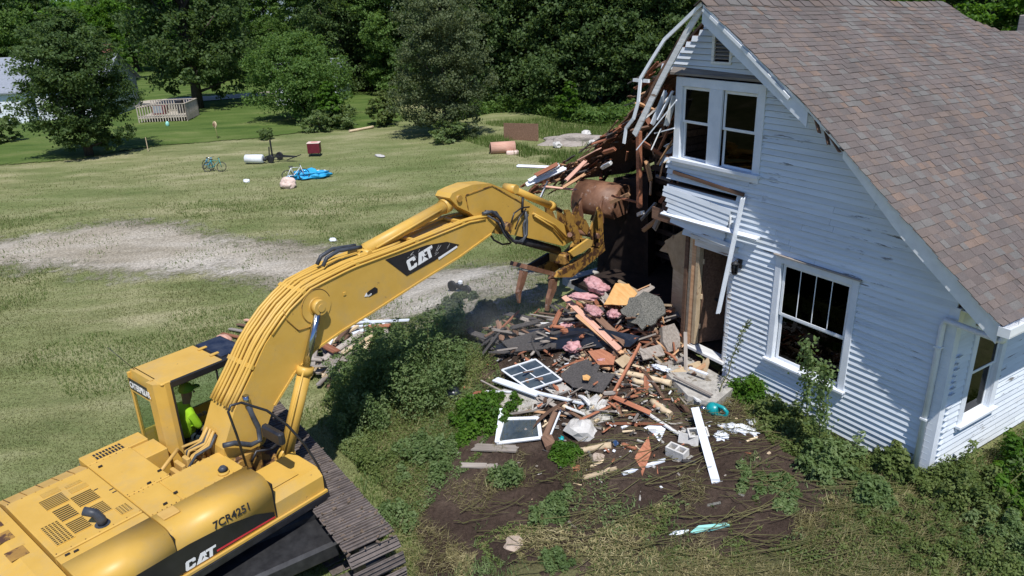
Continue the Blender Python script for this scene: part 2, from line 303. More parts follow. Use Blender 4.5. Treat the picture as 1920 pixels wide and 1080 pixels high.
# ------------------------------------------------------------------ ground
def axis(c, lo, hi, n, k):
    t = np.linspace(-1, 1, n); s = np.sinh(t * k) / np.sinh(k); return np.where(s < 0, c + s * (c - lo), c + s * (hi - c))
def gridmesh(name, xs, ys, zf, attrs=None, keep=None):
    X, Y = np.meshgrid(xs, ys, indexing='ij'); Z = zf(X, Y); nx, ny = X.shape
    v = np.stack([X, Y, Z], -1).reshape(-1, 3); i = np.arange(nx * ny).reshape(nx, ny)
    q = np.stack([i[:-1, :-1], i[1:, :-1], i[1:, 1:], i[:-1, 1:]], -1).reshape(-1, 4)
    if keep is not None:
        kk = keep(X, Y).reshape(-1); q = q[kk[q].any(1)]
        used = np.unique(q); mp = np.full(nx * ny, -1); mp[used] = np.arange(len(used)); v = v[used]; q = mp[q]
        attrs = {k: a.reshape(-1)[used] for k, a in (attrs or {}).items()}
    me = bpy.data.meshes.new(name); me.vertices.add(len(v)); me.vertices.foreach_set('co', v.reshape(-1).astype(np.float32)); n = len(q)
    me.loops.add(4 * n); me.loops.foreach_set('vertex_index', q.reshape(-1).astype(np.int32)); me.polygons.add(n)
    me.polygons.foreach_set('loop_start', np.arange(0, 4 * n, 4, dtype=np.int32)); me.polygons.foreach_set('loop_total', np.full(n, 4, np.int32))
    me.polygons.foreach_set('use_smooth', np.ones(n, bool))
    for k, a in (attrs or {}).items():
        at = me.attributes.new(k, 'FLOAT', 'POINT'); at.data.foreach_set('value', a.reshape(-1).astype(np.float32))
    me.update(calc_edges=True); return me
def vnoise(X, Y, scale, seed=0, oct=3):
    """cheap value noise, numpy"""
    out = np.zeros_like(X, float); amp = 1.; tot = 0
    for o in range(oct):
        s = scale * 2 ** o; gx = X * s + seed * 17.3; gy = Y * s + seed * 9.1
        ix = np.floor(gx).astype(np.int64); iy = np.floor(gy).astype(np.int64); fx = gx - ix; fy = gy - iy; fx = fx * fx * (3 - 2 * fx); fy = fy * fy * (3 - 2 * fy)
        def h(a, b):
            k = (a * 374761393 + b * 668265263 + (seed + o) * 1442695041) & 0xffffffff; k = ((k ^ (k >> 13)) * 1274126177) & 0xffffffff; return ((k ^ (k >> 16)) & 0xffff) / 65535.
        out += amp * (h(ix, iy) * (1 - fx) * (1 - fy) + h(ix + 1, iy) * fx * (1 - fy) + h(ix, iy + 1) * (1 - fx) * fy + h(ix + 1, iy + 1) * fx * fy); tot += amp; amp *= .5
    return out / tot
def signed(X, Y, poly):
    """distance to polygon edge, positive inside"""
    P = np.array([tuple(p)[:2] for p in poly]); n = len(P); d = np.full(X.shape, 1e9); ins = np.zeros(X.shape, bool)
    for i in range(n):
        a = P[i]; b = P[(i + 1) % n]; ab = b - a; t = np.clip(((X - a[0]) * ab[0] + (Y - a[1]) * ab[1]) / (ab @ ab + 1e-12), 0, 1)
        d = np.minimum(d, np.hypot(X - a[0] - t * ab[0], Y - a[1] - t * ab[1]))
        c = ((a[1] > Y) != (b[1] > Y)) & (X < (b[0] - a[0]) * (Y - a[1]) / (b[1] - a[1] + 1e-12) + a[0]); ins ^= c
    return np.where(ins, d, -d)
def groundmat(name, cols, fine, streak=True, edge=False, soft=(.47, .56), rough=.95, bmp=.6, bd=.03, fs=14.):
    m, nt, b = newmat(name); tc = N(nt, 'TexCoord'); v = tc.outputs['Object']
    mp = N(nt, 'Mapping'); nt.links.new(v, mp.inputs[0]); mp.inputs['Rotation'].default_value = (0, 0, R(-66)); m2 = N(nt, 'Mapping'); nt.links.new(mp.outputs[0], m2.inputs[0]); m2.inputs['Scale'].default_value = (.34, .95, 1) if streak else (1, 1, 1); mp = m2
    f1 = noise(nt, mp.outputs[0], .7, 8, .65); f2 = noise(nt, v, .13, 5, .6); f3 = noise(nt, v, fs, 6, .75)
    r1 = ramp(nt, [(.32, cols[0]), (.5, cols[1]), (.68, cols[2])]); nt.links.new(f1, r1.inputs[0])
    r2 = ramp(nt, [(.42, (0, 0, 0)), (.6, (1, 1, 1))]); nt.links.new(f2, r2.inputs[0])
    c = mix(nt, r2.outputs[0], r1.outputs[0], cols[3]); hf = N(nt, 'Math', operation='MULTIPLY'); hf.inputs[1].default_value = .5
    c = mix(nt, .5, c, r1.outputs[0])
    r3 = ramp(nt, [(.3, (fine[0],) * 3), (.7, (fine[1],) * 3)]); nt.links.new(f3, r3.inputs[0]); c = mix(nt, 1., c, r3.outputs[0], 'MULTIPLY')
    nt.links.new(c, b.inputs['Base Color']); b.inputs['Roughness'].default_value = rough; b.inputs['Specular IOR Level'].default_value = .1; bump(nt, b, f3, bmp, bd)
    if edge:
        at = N(nt, 'Attribute', attribute_name='edge'); fe = noise(nt, v, 1.1, 10, .85); ad = N(nt, 'Math', operation='ADD'); nt.links.new(at.outputs['Fac'], ad.inputs[0]); nt.links.new(fe, ad.inputs[1])
        rr = ramp(nt, [(soft[0], (0, 0, 0)), (soft[1], (1, 1, 1))]); nt.links.new(ad.outputs[0], rr.inputs[0]); nt.links.new(rr.outputs[0], b.inputs['Alpha'])
    return m
HOUSE = lambda X, Y: (X > -9.9) & (X < -.05) & (Y > .1) & (Y < 11.9)
def gz(X, Y):
    z = terr(X, Y); n = (vnoise(X, Y, .5, 3, 3) - .5) * .16; far = smooth(60, 200, np.hypot(X, Y)); return z + n * (1 - far) * smooth(.5, 3, np.hypot(np.maximum(np.maximum(-10.5 - X, X), 0), np.maximum(-Y, 0)))
def G(x, y, dz=0.):
    return Vector((x, y, float(gz(np.array([x], float), np.array([y], float))[0]) + dz))
me = gridmesh('ground', axis(-6, -420, 260, 300, 5.2), axis(-4, -260, 420, 300, 5.2), gz)
M['ground'] = groundmat('mown_field', [(.11, .135, .048), (.205, .212, .095), (.33, .305, .175), (.12, .16, .05)], (.62, 1.33))
tag(link('ground', me, M['ground']), 'mown hay field running back to the trees', kind='structure')
def sheet(name, poly, step, mat, lift, disp=0., dscale=3., feather=.6, label=None):
    P = np.array([tuple(p)[:2] for p in poly]); lo = P.min(0) - feather; hi = P.max(0) + feather
    xs = np.arange(lo[0], hi[0], step); ys = np.arange(lo[1], hi[1], step); X, Y = np.meshgrid(xs, ys, indexing='ij')
    sd = signed(X, Y, poly); e = np.clip(sd / feather, -1, 1) * .5
    def zf(X, Y): return gz(X, Y) + lift + disp * (np.abs(vnoise(X, Y, dscale, 5, 4) - .5) * 2) * np.clip(.5 + sd / feather, 0, 1)
    me = gridmesh(name, xs, ys, zf, {'edge': e}, lambda X, Y: (sd > -feather) & ~HOUSE(X, Y))
    return tag(link(name, me, mat), label, kind='structure')
M['lawn'] = groundmat('green_lawn', [(.05, .09, .02), (.095, .14, .034), (.15, .175, .06), (.07, .115, .025)], (.7, 1.25), edge=True)
M['gravel'] = groundmat('gravel', [(.22, .195, .145), (.37, .335, .275), (.50, .46, .395), (.31, .26, .185)], (.38, 1.6), True, True, (.38, .60), fs=13., bd=.05)
M['soil'] = groundmat('bare_soil', [(.030, .020, .015), (.065, .045, .034), (.12, .088, .066), (.05, .035, .027)], (.6, 1.5), False, True, fs=18., bmp=.9, bd=.05)
M['road'] = groundmat('road_gravel', [(.34, .31, .25), (.42, .38, .31), (.48, .44, .37), (.40, .36, .30)], (.8, 1.15), False, True)
M['hay'] = groundmat('cut_weeds_litter', [(.075, .065, .032), (.125, .11, .055), (.18, .16, .08), (.07, .08, .032)], (.5, 1.5), False, True, fs=22.)
LAWN = [(-49.102,-17.894,-1.200), (-48.084,-12.781,-1.200), (-46.971,-8.687,-1.200), (-49.136,-3.874,-1.200), (-46.957,1.442,-1.200), (-47.248,4.798,-1.200), (-45.722,9.710,-1.200), (-47.566,13.051,-1.200), (-78.403,23.306,-1.200), (-127.692,24.657,-1.200), (-181.795,-13.610,-1.200), (-209.748,-33.381,-1.200)]
sheet('lawn', LAWN, .8, M['lawn'], .05, 0, 1, 1.6, 'green lawn round the neighbouring houses')
sheet('road', [(-70.757,-2.823,-1.200), (-71.807,0.012,-1.200), (-71.491,7.693,-1.200), (-70.630,15.451,-1.200), (-73.560,16.496,-1.200), (-75.317,8.668,-1.200), (-76.419,0.735,-1.200), (-76.091,-2.167,-1.200)], .5, M['road'], .12, 0, 1, .5, 'pale gravel road beyond the lawn')
GRAVEL = [(-29.098,-13.694,-1.200), (-29.552,-12.666,-1.200), (-29.466,-10.845,-1.200), (-29.578,-8.292,-1.200), (-27.499,-6.533,-1.200), (-24.151,-5.374,-1.200), (-20.689,-2.774,-1.200), (-18.683,-1.137,-1.200), (-15.328,0.038,-0.989), (-12.174,0.656,-0.214), (-10.693,-0.580,-0.119), (-10.462,-2.267,-0.330), (-12.317,-3.534,-0.776), (-15.707,-3.815,-1.200), (-18.060,-5.081,-1.200), (-20.973,-6.435,-1.200), (-21.760,-8.347,-1.200), (-24.576,-10.727,-1.200), (-26.772,-13.614,-1.200)]
sheet('gravel_drive', GRAVEL, .14, M['gravel'], .03, .03, 6., 3.4, 'worn pale gravel drive crossing the field')
SOIL = [(-5.974,-5.867,-1.165), (-6.285,-4.897,-1.003), (-7.285,-4.084,-0.802), (-8.066,-3.361,-0.605), (-8.651,-2.580,-0.400), (-8.916,-1.349,-0.139), (-8.822,0.887,-0.095), (-6.661,1.550,-0.096), (-3.2,.3), (-2.502,-0.038,-0.117), (-1.136,-0.697,-0.120), (0.514,-0.769,-0.124), (0.900,-1.656,-0.223), (-0.497,-3.390,-0.616), (-1.462,-4.512,-0.915), (-2.458,-5.722,-1.149), (-2.951,-6.728,-1.200), (-3.406,-7.209,-1.200)]
sheet('bare_soil', SOIL, .045, M['soil'], .02, .12, 3.8, .8, 'dark churned soil in front of the house')
sheet('cut_weed_litter', [(-2.857,-6.957,-1.200), (-3.018,-5.745,-1.151), (-2.393,-4.769,-0.976), (-1.283,-3.636,-0.683), (-0.190,-2.663,-0.424), (0.911,-1.910,-0.269), (1.679,-2.448,-0.412), (-0.523,-5.335,-1.090)], .06, M['hay'], .05, .08, 5., 1.2, 'cut weed litter lying at the bottom edge')
# ------------------------------------------------------------------ farmhouse
house = empty('farmhouse', (-5, 0, 0), 0, 'white clapboard farmhouse with brown shingle roof, its left half torn open', 'house')
HI = Matrix.Translation((5, 0, 0))
def hb(mb, name, mat): return mb.build(name, mat, house, HI)
APX = -4.85
def roof_z(x):           # upper surface of the right slope at Y=0
    xs = [APX, -2.46, -1.81, -.78, .76]; zs = [6.98, 5.42, 4.92, 4.14, 2.99]; return float(np.interp(x, xs, zs))
def sag(x, y): return -.033 * max(0., y) * max(0., 1 - (x - APX) / 5.6) ** 1.5 + .012 * math.sin(y * 1.7 + x)
def RZ(x, y, dz=0.): return Vector((x, y, roof_z(x) + sag(x, y) + dz))
def lslope(z): return APX - (6.98 - z) / .70      # left slope line
def rslope(z): return float(np.interp(-z, [-6.98, -5.42, -4.92, -4.14, -2.99], [APX, -2.46, -1.81, -.78, .76]))
openings = [(-3.14, -1.53, .77, 2.826), (-5.82, -3.68, 4.04, 5.72), (-5.1, -4.15, -1, 2.66), (-4.93, -4.52, 6.0, 6.49)]
def left_edge(z):
    if z < 2.66: return -5.1
    if z < 3.0: return -5.35 - .3 * random.random()
    if z < 3.42: return -5.55 - .25 * random.random()
    if z < 4.06: return -5.95 - .12 * random.random()
    if z < 5.74: return -5.82
    return max(lslope(z) + .25, -6.35) + .05 * random.random()
rows = []; z = 0.
while z < 6.75:
    a = left_edge(z + .05); b = min(rslope(z + .105) - .0, -.02)
    segs = [(a, b)]
    for (x0, x1, z0, z1) in openings:
        if z + .105 > z0 + .004 and z < z1 - .004:
            ns = []
            for (p, q) in segs:
                if x0 > p and x1 < q: ns += [(p, x0), (x1, q)]
                elif x0 <= p and x1 >= q: pass
                elif x0 <= p < x1: ns.append((x1, q))
                elif x0 < q <= x1: ns.append((p, x0))
                else: ns.append((p, q))
            segs = ns
    rows.append((z, [s for s in segs if s[1] - s[0] > .06])); z += .105
core = MB()
for (z, segs) in rows:
    for (p, q) in segs:
        if 3.55 < z < 3.64 and p < -5: 
            if q > -4.3: 
                core.span((-4.15, .012, z), (q, .11, z + .105))
            sg = [(-4.15, q)]
        elif z > 50: sg = [(p, q)]
        else:
            core.span((p, .012, z), (q, .11, z + .105)); sg = [(p, q)]
        for (p2, q2) in sg:
            # boards split at random joints
            cuts = [p2]; x = p2 + random.uniform(1.5, 4.2)
            while x < q2 - .6: cuts.append(x); x += random.uniform(2.2, 4.5)
            cuts.append(q2)
            for u, v in zip(cuts, cuts[1:]):
                L = v - u - .004; m = MB(); tlt = random.uniform(-.0025, .0025)
                m.add([(-L / 2, -.036, -.0505 + tlt), (-L / 2, -.006, .0435), (-L / 2, .012, .0435), (-L / 2, .012, -.0515), (L / 2, -.036, -.0505 - tlt), (L / 2, -.006, .0435), (L / 2, .012, .0435), (L / 2, .012, -.0515)],
                      [(0, 1, 2, 3), (7, 6, 5, 4), (0, 4, 5, 1), (3, 7, 4, 0), (1, 5, 6, 2), (2, 6, 7, 3)])
                m.build('siding_board', M['siding'], house, HI @ Matrix.Translation(((u + v) / 2, 0, z + .0525)))
hb(core, 'wall_sheathing', M['wood_brown'])
# side wall (faces right)
side = MB(); z = 0.; SO = (.56, 1.62, .68, 2.45)
while z < 2.85:
    segs = [(0., 12.)] if not (z + .105 > SO[2] and z < SO[3]) else [(0., SO[0]), (SO[1], 12.)]
    for (p, q) in segs:
        side.span((-.12, p + .13, z), (-.012, q, z + .105))
        cuts = [p + .12 if p == 0 else p]; x = p + random.uniform(1.5, 4)
        while x < q - .6: cuts.append(x); x += random.uniform(2.5, 4.5)
        cuts.append(q)
        for u, v in zip(cuts, cuts[1:]):
            L = v - u - .004; m = MB()
            m.add([(.034, -L / 2, -.0505), (.006, -L / 2, .0435), (-.012, -L / 2, .0435), (-.012, -L / 2, -.0515), (.034, L / 2, -.0505), (.006, L / 2, .0435), (-.012, L / 2, .0435), (-.012, L / 2, -.0515)],
                  [(3, 2, 1, 0), (4, 5, 6, 7), (0, 1, 5, 4), (3, 0, 4, 7), (1, 2, 6, 5), (2, 3, 7, 6)])
            m.build('siding_board', M['siding'], house, HI @ Matrix.Translation((0, (u + v) / 2, z + .0525)))
    z += .105
hb(side, 'side_sheathing', M['wood_brown'])
hb(MB().span((-.11, -.034, .0), (.034, -.0, 2.86)).span((.0, .0, .0), (.034, .11, 2.86)), 'corner_board', M['trim'])
# rotten board ends poking out at the corner
for k in range(19):
    zz = .25 + k * .105
    if random.random() < .85:
        m = MB(); a = random.uniform(.05, .16); m.extrude([(.03, .11, zz), (.03 + .045, .12, zz + .01), (.06, .13 + a, zz + .015), (.03, .13 + a, zz)], (0, 0, .016)); hb(m, 'curled_board_end', M['siding'])
# foundation
fd = MB().span((-4.0, .03, -.6), (-.03, .28, -.004)).span((-.28, .03, -.6), (-.03, 12, -.004)).span((-10.4, .6, -1.2), (-5.15, .85, .1)).span((-10.4, .85, -1.3), (-10.1, 12, .1)).span((-10.1, 11.7, -1.3), (-.3, 12, 0))
hb(fd, 'foundation', M['concrete'])
# roof deck, shingles
ps = [APX, -3.76, -2.46, -1.81, -.78, .76]
def yend(x): return 7.0 if x < -4.21 else (7.0 + (x + 4.21) / .45 * .6 if x < -3.76 else 12.3)
dk = MB()
for a, b in zip(ps, ps[1:]):
    ye = 7.05 if b <= -3.76 else 12.3; NY = 6
    for k in range(NY):
        y0 = -.44 + (ye + .44) * k / NY; y1 = -.44 + (ye + .44) * (k + 1) / NY
        A = RZ(a, y0, -.03); B = RZ(b, y0, -.03); A2 = RZ(a, y1, -.03); B2 = RZ(b, y1, -.03); d = Vector((0, 0, -.045))
        dk.add([A, B, B2, A2, A + d, B + d, B2 + d, A2 + d], [(0, 1, 2, 3), (7, 6, 5, 4), (0, 4, 5, 1), (2, 6, 7, 3), (1, 5, 6, 2), (0, 3, 7, 4)])
hb(dk, 'roof_deck', M['wood_brown'])
ms, nt, b = newmat('asphalt_shingle'); v = coords(nt); at = N(nt, 'Attribute', attribute_name='rnd'); oi = N(nt, 'ObjectInfo')
ad = N(nt, 'Math', operation='ADD'); nt.links.new(at.outputs['Fac'], ad.inputs[0]); nt.links.new(oi.outputs['Random'], ad.inputs[1]); fr = N(nt, 'Math', operation='FRACT'); nt.links.new(ad.outputs[0], fr.inputs[0])
r = ramp(nt, [(0, (0.133, 0.109, 0.098)), (.13, (0.148, 0.118, 0.102)), (.3, (0.123, 0.105, 0.095)), (.44, (0.154, 0.120, 0.100)), (.55, (0.139, 0.116, 0.104)), (.66, (0.148, 0.137, 0.125)), (.78, (0.127, 0.108, 0.099)), (.90, (0.172, 0.125, 0.098)), (.93, (0.146, 0.137, 0.126)), (.97, (0.135, 0.111, 0.100))], 'CONSTANT'); nt.links.new(fr.outputs[0], r.inputs[0])
f = noise(nt, v, 60, 4, .8); r2 = ramp(nt, [(.3, (.72,) * 3), (.7, (1.3,) * 3)]); nt.links.new(f, r2.inputs[0]); c = mix(nt, 1., r.outputs[0], r2.outputs[0], 'MULTIPLY')
f4 = noise(nt, v, .9, 4, .6); r4 = ramp(nt, [(.35, (.86,) * 3), (.65, (1.12,) * 3)]); nt.links.new(f4, r4.inputs[0]); c = mix(nt, 1., c, r4.outputs[0], 'MULTIPLY')
nt.links.new(c, b.inputs['Base Color']); b.inputs['Roughness'].default_value = .92; b.inputs['Specular IOR Level'].default_value = .2; bump(nt, b, f, .6, .004); M['shingle'] = ms
# walk down the slope in equal exposures
xs_ = np.linspace(APX, .79, 800); zs_ = np.array([roof_z(x) for x in xs_]); cl = np.concatenate([[0], np.cumsum(np.hypot(np.diff(xs_), np.diff(zs_)))]); LEN = cl[-1]
tabs = []; EXP = .130; nrow = int(LEN / EXP)
for rI in range(nrow):
    s1 = LEN + .03 - rI * EXP; s0 = s1 - EXP - .05                   # butt (down slope), top
    xa = float(np.interp(s0, cl, xs_)); xb = float(np.interp(min(s1, LEN), cl, xs_)) + (.02 if rI == 0 else 0)
    y = -.50 + random.uniform(-.02, .015) - .0; ye = min(yend(xb), 9.5)
    wob = random.uniform(-.008, .008)
    while y < ye:
        w = random.choice((.12, .15, .19, .24)) * random.uniform(.9, 1.1); y1 = min(y + w, ye + .02); tabs.append((xa, xb + wob + random.uniform(-.006, .006), y, y1 - .004, random.uniform(.004, .013))); y = y1
def shingle_verts(t, o=None):
    xa, xb, y0, y1, th = t; vs = []
    for (x, dz) in ((xa, .002), (xb, .014)):
        for y in (y0, y1): vs.append(RZ(x, y, dz - .028 + .02))
    n = Vector((.58, 0, .81)) * th
    return vs + [q + n for q in vs], [(0, 1, 5, 4), (2, 6, 7, 3), (0, 4, 6, 2), (1, 3, 7, 5), (4, 5, 7, 6)]
camP = Vector((4.9, -10.48, 7.15))
tabs.sort(key=lambda t: ((Vector(((t[0] + t[1]) / 2, (t[2] + t[3]) / 2, roof_z(t[1]))) - camP).length) / (t[3] - t[2]) ** .5)
for t in tabs[:300]:
    vs, fs = shingle_verts(t); c = sum(vs, Vector()) / 8; MB().add([q - c for q in vs], fs).build('shingle', ms, house, HI @ Matrix.Translation(c))
rest = MB(); rv = []
for t in tabs[300:]:
    vs, fs = shingle_verts(t); rest.add(vs, fs); rv += [random.random()] * 8
for k in range(26):                                                      # ridge caps
    y0 = -.50 + k * .285; 
    for sg in (-1, 1):
        A = RZ(APX, y0, .03); B = RZ(APX, y0 + .31, .012); e = Vector((sg * .15, 0, -.10)); t = Vector((0, 0, .012)); rest.add([A, B, B + e, A + e, A + t, B + t, B + e + t, A + e + t], [(4, 5, 6, 7), (0, 4, 7, 3), (3, 7, 6, 2)]); rv += [random.random()] * 8
o = hb(rest, 'roof_shingles', ms); o['kind'] = 'stuff'
a_ = o.data.attributes.new('rnd', 'FLOAT', 'POINT'); a_.data.foreach_set('value', np.array(rv[:len(o.data.vertices)], np.float32))
# barge boards, drip edge, gutter, downspout, soffit
def barge(a, b, drop, th, name, mat, y=-.445, dz=-.045, w0=None):
    A = RZ(a, 0, dz); B = RZ(b, 0, dz); A.y = B.y = y; d = Vector((0, 0, -1)); m = MB()
    m.extrude([A, B, B + d * drop, A + d * (w0 or drop)], (0, th, 0)); return hb(m, name, mat)
barge(-4.84, -2.53, .27, .03, 'barge_board', M['trim'], w0=.30)
barge(-1.84, -.78, .26, .03, 'barge_board', M['metal_white'], w0=.12); barge(-.78, .73, .27, .03, 'barge_board', M['metal_white'])
for a, b in ((-4.81, -2.48), (-2.48, -1.81), (-1.81, -.78), (-.78, .75)): barge(a, b, .05, .012, 'drip_edge', M['metal_white'], -.465, -.018)
st = MB().bar((-4.81, -.472, 6.86), (-3.81, -.485, 6.22), .02, .05).bar((-3.81, -.485, 6.22), (-2.86, -.49, 5.55), .02, .055)
hb(st, 'bent_trim_strip', M['metal_white'])
sf = MB()
for a, b in ((-4.81, -2.46), (-1.81, -.78), (-.78, .69)):
    A = RZ(a, 0, -.12); B = RZ(b, 0, -.12); sf.add([(A.x, -.41, A.z), (B.x, -.41, B.z), (B.x, -.03, B.z), (A.x, -.03, A.z), (A.x, -.41, A.z - .015), (B.x, -.41, B.z - .015), (B.x, -.03, B.z - .015), (A.x, -.03, A.z - .015)], [(0, 1, 2, 3), (7, 6, 5, 4), (0, 4, 5, 1), (2, 6, 7, 3)])
hb(sf, 'soffit', M['trim_old'])
for k in range(6):   # splintered wood where the barge board has gone
    x = -2.41 + k * .09 + random.uniform(-.03, .03); board('splintered_lath', (x, -.40, roof_z(x) - .10), (x + random.uniform(.1, .3), -.46, roof_z(x) - .22 - random.uniform(0, .12)), .05, .02, M['wood_brown'], parent=house, base=HI)
g = MB(); 
for (x0, x1, z0, z1) in ((.75, .78, 2.86, 2.97), (.88, .90, 2.86, 2.985), (.75, .90, 2.85, 2.865)): g.span((x0, -.48, z0), (x1, 12.2, z1))
g.span((.75, -.50, 2.85), (.90, -.48, 2.98)); hb(g, 'gutter', M['metal_white'])
for k in range(9): hb(MB().span((.76, -.05 + k * .55, 2.965), (.89, -.03 + k * .55, 2.975)), 'gutter_hanger', M['metal_white'])
dsp = MB().tube([(.82, -.42, 2.87), (.79, -.40, 2.76), (.68, -.30, 2.71), (-.10, -.10, 2.66), (-.14, -.085, 2.56), (-.14, -.085, .02)], .045, 8)
hb(dsp, 'downspout', M['metal_white'])
hb(MB().span((-.19, -.135, 1.0), (-.09, -.03, 1.03)).span((-.19, -.135, 2.2), (-.09, -.03, 2.23)), 'downspout_strap', M['metal_white'])
# rafter tails / fascia under the right eave
hb(MB().span((.69, -.43, 2.74), (.715, 12.2, 2.90)), 'eave_fascia', M['trim'])
hb(MB().span((.0, -.0, 2.82), (.69, 12.2, 2.835)), 'eave_soffit', M['trim_old'])
# small rear chimney seen past the ridge end
hb(MB().bbox((-4.3, 9.2, 5.6), (-3.9, 9.6, 6.42), .02), 'chimney', M['wood_grey'])

def win_frame(name, x0, x1, z0, z1, y=-.045, wd=.12, th=.05, sill=True, cap=True, axis='y', parent=None, mat=None):
    """casing, in wall coordinates; axis x = window in the side wall"""
    mt = mat or M['trim']; m = MB()
    def sp(a, b):
        if axis == 'y': m.bbox((a[0], a[1], a[2]), (b[0], b[1], b[2]), .004)
        else: m.bbox((-a[1], a[0], a[2]), (-b[1], b[0], b[2]), .004)
    sp((x0, y, z0 + wd * .6), (x0 + wd, y + th, z1)); sp((x1 - wd, y, z0 + wd * .6), (x1, y + th, z1)); sp((x0 + wd + .001, y, z1 - wd), (x1 - wd - .001, y + th, z1))
    # jamb returns
    sp((x0 + wd - .02, y + th + .001, z0 + .06), (x0 + wd, .13, z1 - wd)); sp((x1 - wd, y + th + .001, z0 + .06), (x1 - wd + .02, .13, z1 - wd))
    fr = hb(m, 'window_casing', mt); 
    if sill:
        m2 = MB(); m = m2; sp((x0 - .03, y - .07, z0 + .03), (x1 + .03, y + th + .05, z0 + wd * .6 - .002)); sp((x0, y - .01, z0 - .06), (x1, y + th - .02, z0 + .028)); hb(m2, 'window_sill', mt)
    if cap:
        m3 = MB(); m = m3; sp((x0 - .03, y - .05, z1 + .001), (x1 + .03, y + th, z1 + .025)); hb(m3, 'drip_cap', M['wood_grey'])
    return fr
def sash(x0, x1, z0, z1, y, wd=.05, munt=0, axis='y', glass=True, mat=None, hmunt=0):
    m = MB()
    def sp(mm, a, b, bev=.003):
        if axis == 'y': mm.bbox(a, b, bev)
        else: mm.bbox((-a[1], a[0], a[2]), (-b[1], b[0], b[2]), bev)
    sp(m, (x0, y, z0), (x0 + wd, y + .035, z1)); sp(m, (x1 - wd, y, z0), (x1, y + .035, z1)); sp(m, (x0 + wd, y, z0), (x1 - wd, y + .034, z0 + wd)); sp(m, (x0 + wd, y, z1 - wd), (x1 - wd, y + .034, z1))
    s = hb(m, 'window_sash', mat or M['metal_white'])
    for k in range(munt):
        x = x0 + wd + (x1 - x0 - 2 * wd) * (k + 1) / (munt + 1); q = MB(); sp(q, (x - .007, y + .004, z0 + wd), (x + .007, y + .022, z1 - wd)); q.build('muntin', M['metal_white'], s)
    if glass:
        n = munt + 1
        for k in range(n):
            a = x0 + wd + (x1 - x0 - 2 * wd) * k / n + (.0075 if k else 0); bq = x0 + wd + (x1 - x0 - 2 * wd) * (k + 1) / n - (.0075 if k < n - 1 else 0)
            q = MB(); 
            if axis == 'y': q.span((a, y + .012, z0 + wd), (bq, y + .016, z1 - wd))
            else: q.span((-(y + .012), a, z0 + wd), (-(y + .016), bq, z1 - wd))
            q.build('pane', M['glass'], s)
    return s
# lower window
win_frame('w', -3.14, -1.53, .77, 2.82)
sash(-3.0, -1.67, 1.72, 2.69, .005, .05, 3); sash(-3.0, -1.67, .84, 1.74, .045, .055, 0)
# twin upper windows
win_frame('w', -5.80, -3.68, 4.04, 5.66, wd=.16, cap=False)
hb(MB().bbox((-4.93, -.045, 4.13), (-4.63, .005, 5.499), .004), 'window_mullion', M['trim'])
hb(MB().extrude([(-5.92, -.10, 5.70), (-3.6, -.10, 5.70), (-3.6, -.02, 5.76), (-5.92, -.02, 5.80)], (0, 0, .04)), 'drip_cap', M['wood_grey'])
sash(-5.63, -4.94, 4.82, 5.49, .005, .05); sash(-5.63, -4.94, 4.12, 4.86, .045, .05, glass=False); sash(-4.62, -3.85, 4.80, 5.49, .005, .05); sash(-4.62, -3.85, 4.12, 4.84, .045, .05)
# side window
win_frame('w', SO[0], SO[1], SO[2], SO[3], axis='x', wd=.13)
sash(SO[0] + .14, SO[1] - .14, 1.55, 2.31, .005, .045, axis='x'); sash(SO[0] + .14, SO[1] - .14, .76, 1.57, .045, .045, axis='x')
# gable vent with louvres
hb(MB().span((-4.96, -.04, 5.98), (-4.90, .0, 6.5)).span((-4.54, -.04, 5.98), (-4.49, .0, 6.42)).span((-4.96, -.045, 5.94), (-4.49, .0, 5.979)), 'vent_frame', M['trim_old'])
for k in range(7):
    m = MB(); zz = 6.02 + k * .062; m.add([(-4.9, -.03, zz), (-4.54, -.03, zz), (-4.54, .06, zz + .05), (-4.9, .06, zz + .05), (-4.9, -.03, zz + .012), (-4.54, -.03, zz + .012), (-4.54, .06, zz + .062), (-4.9, .06, zz + .062)], [(0, 3, 2, 1), (4, 5, 6, 7), (0, 1, 5, 4), (2, 3, 7, 6)]); hb(m, 'louvre', M['wood_grey'])
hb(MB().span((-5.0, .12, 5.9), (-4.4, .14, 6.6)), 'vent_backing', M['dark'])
# peeling patches: bare lath strips under the window and above the door
# door opening
hb(MB().bbox((-4.17, -.03, .33), (-4.08, .10, 2.64), .004).bbox((-4.22, .0, .33), (-4.171, .12, 2.60), .004), 'door_jamb', M['trim_old'])
hb(MB().bbox((-5.06, .0, .36), (-4.97, .12, 2.62), .004), 'door_jamb', M['plaster'])
hb(MB().bbox((-5.19, .02, .2), (-5.08, .14, 2.9), .004), 'door_stud', M['wood_new'])
hb(MB().bbox((-5.42, .05, .2), (-5.33, .16, 2.7), .004), 'door_stud', M['wood_brown'])
hb(MB().bbox((-5.32, .08, .3), (-5.2, .13, 2.75), .004), 'door_stud', M['wood_pale'])
hb(MB().bbox((-5.15, -.09, 2.63), (-4.0, .0, 2.72), .004).bbox((-5.1, -.02, 2.48), (-4.1, .10, 2.627), .004), 'door_head', M['trim_old'])
hb(MB().bbox((-5.1, -.10, .27), (-4.1, .16, .33), .006), 'door_threshold', M['trim_old'])
dr = hb(MB().extrude([(-4.965, .13, .36), (-4.96, .17, .36), (-4.72, .86, .36), (-4.765, .88, .36)], (0, 0, 2.1)), 'door', M['wood_brown'])
MB().tube([(-4.85, .42, 1.30), (-4.79, .40, 1.30)], .03).build('door_knob', M['steel_dark'], dr)
for zz in (.7, 1.35, 2.1): MB().span((-4.97, .10, zz), (-4.94, .13, zz + .10)).build('hinge', M['wood_pale'], dr)
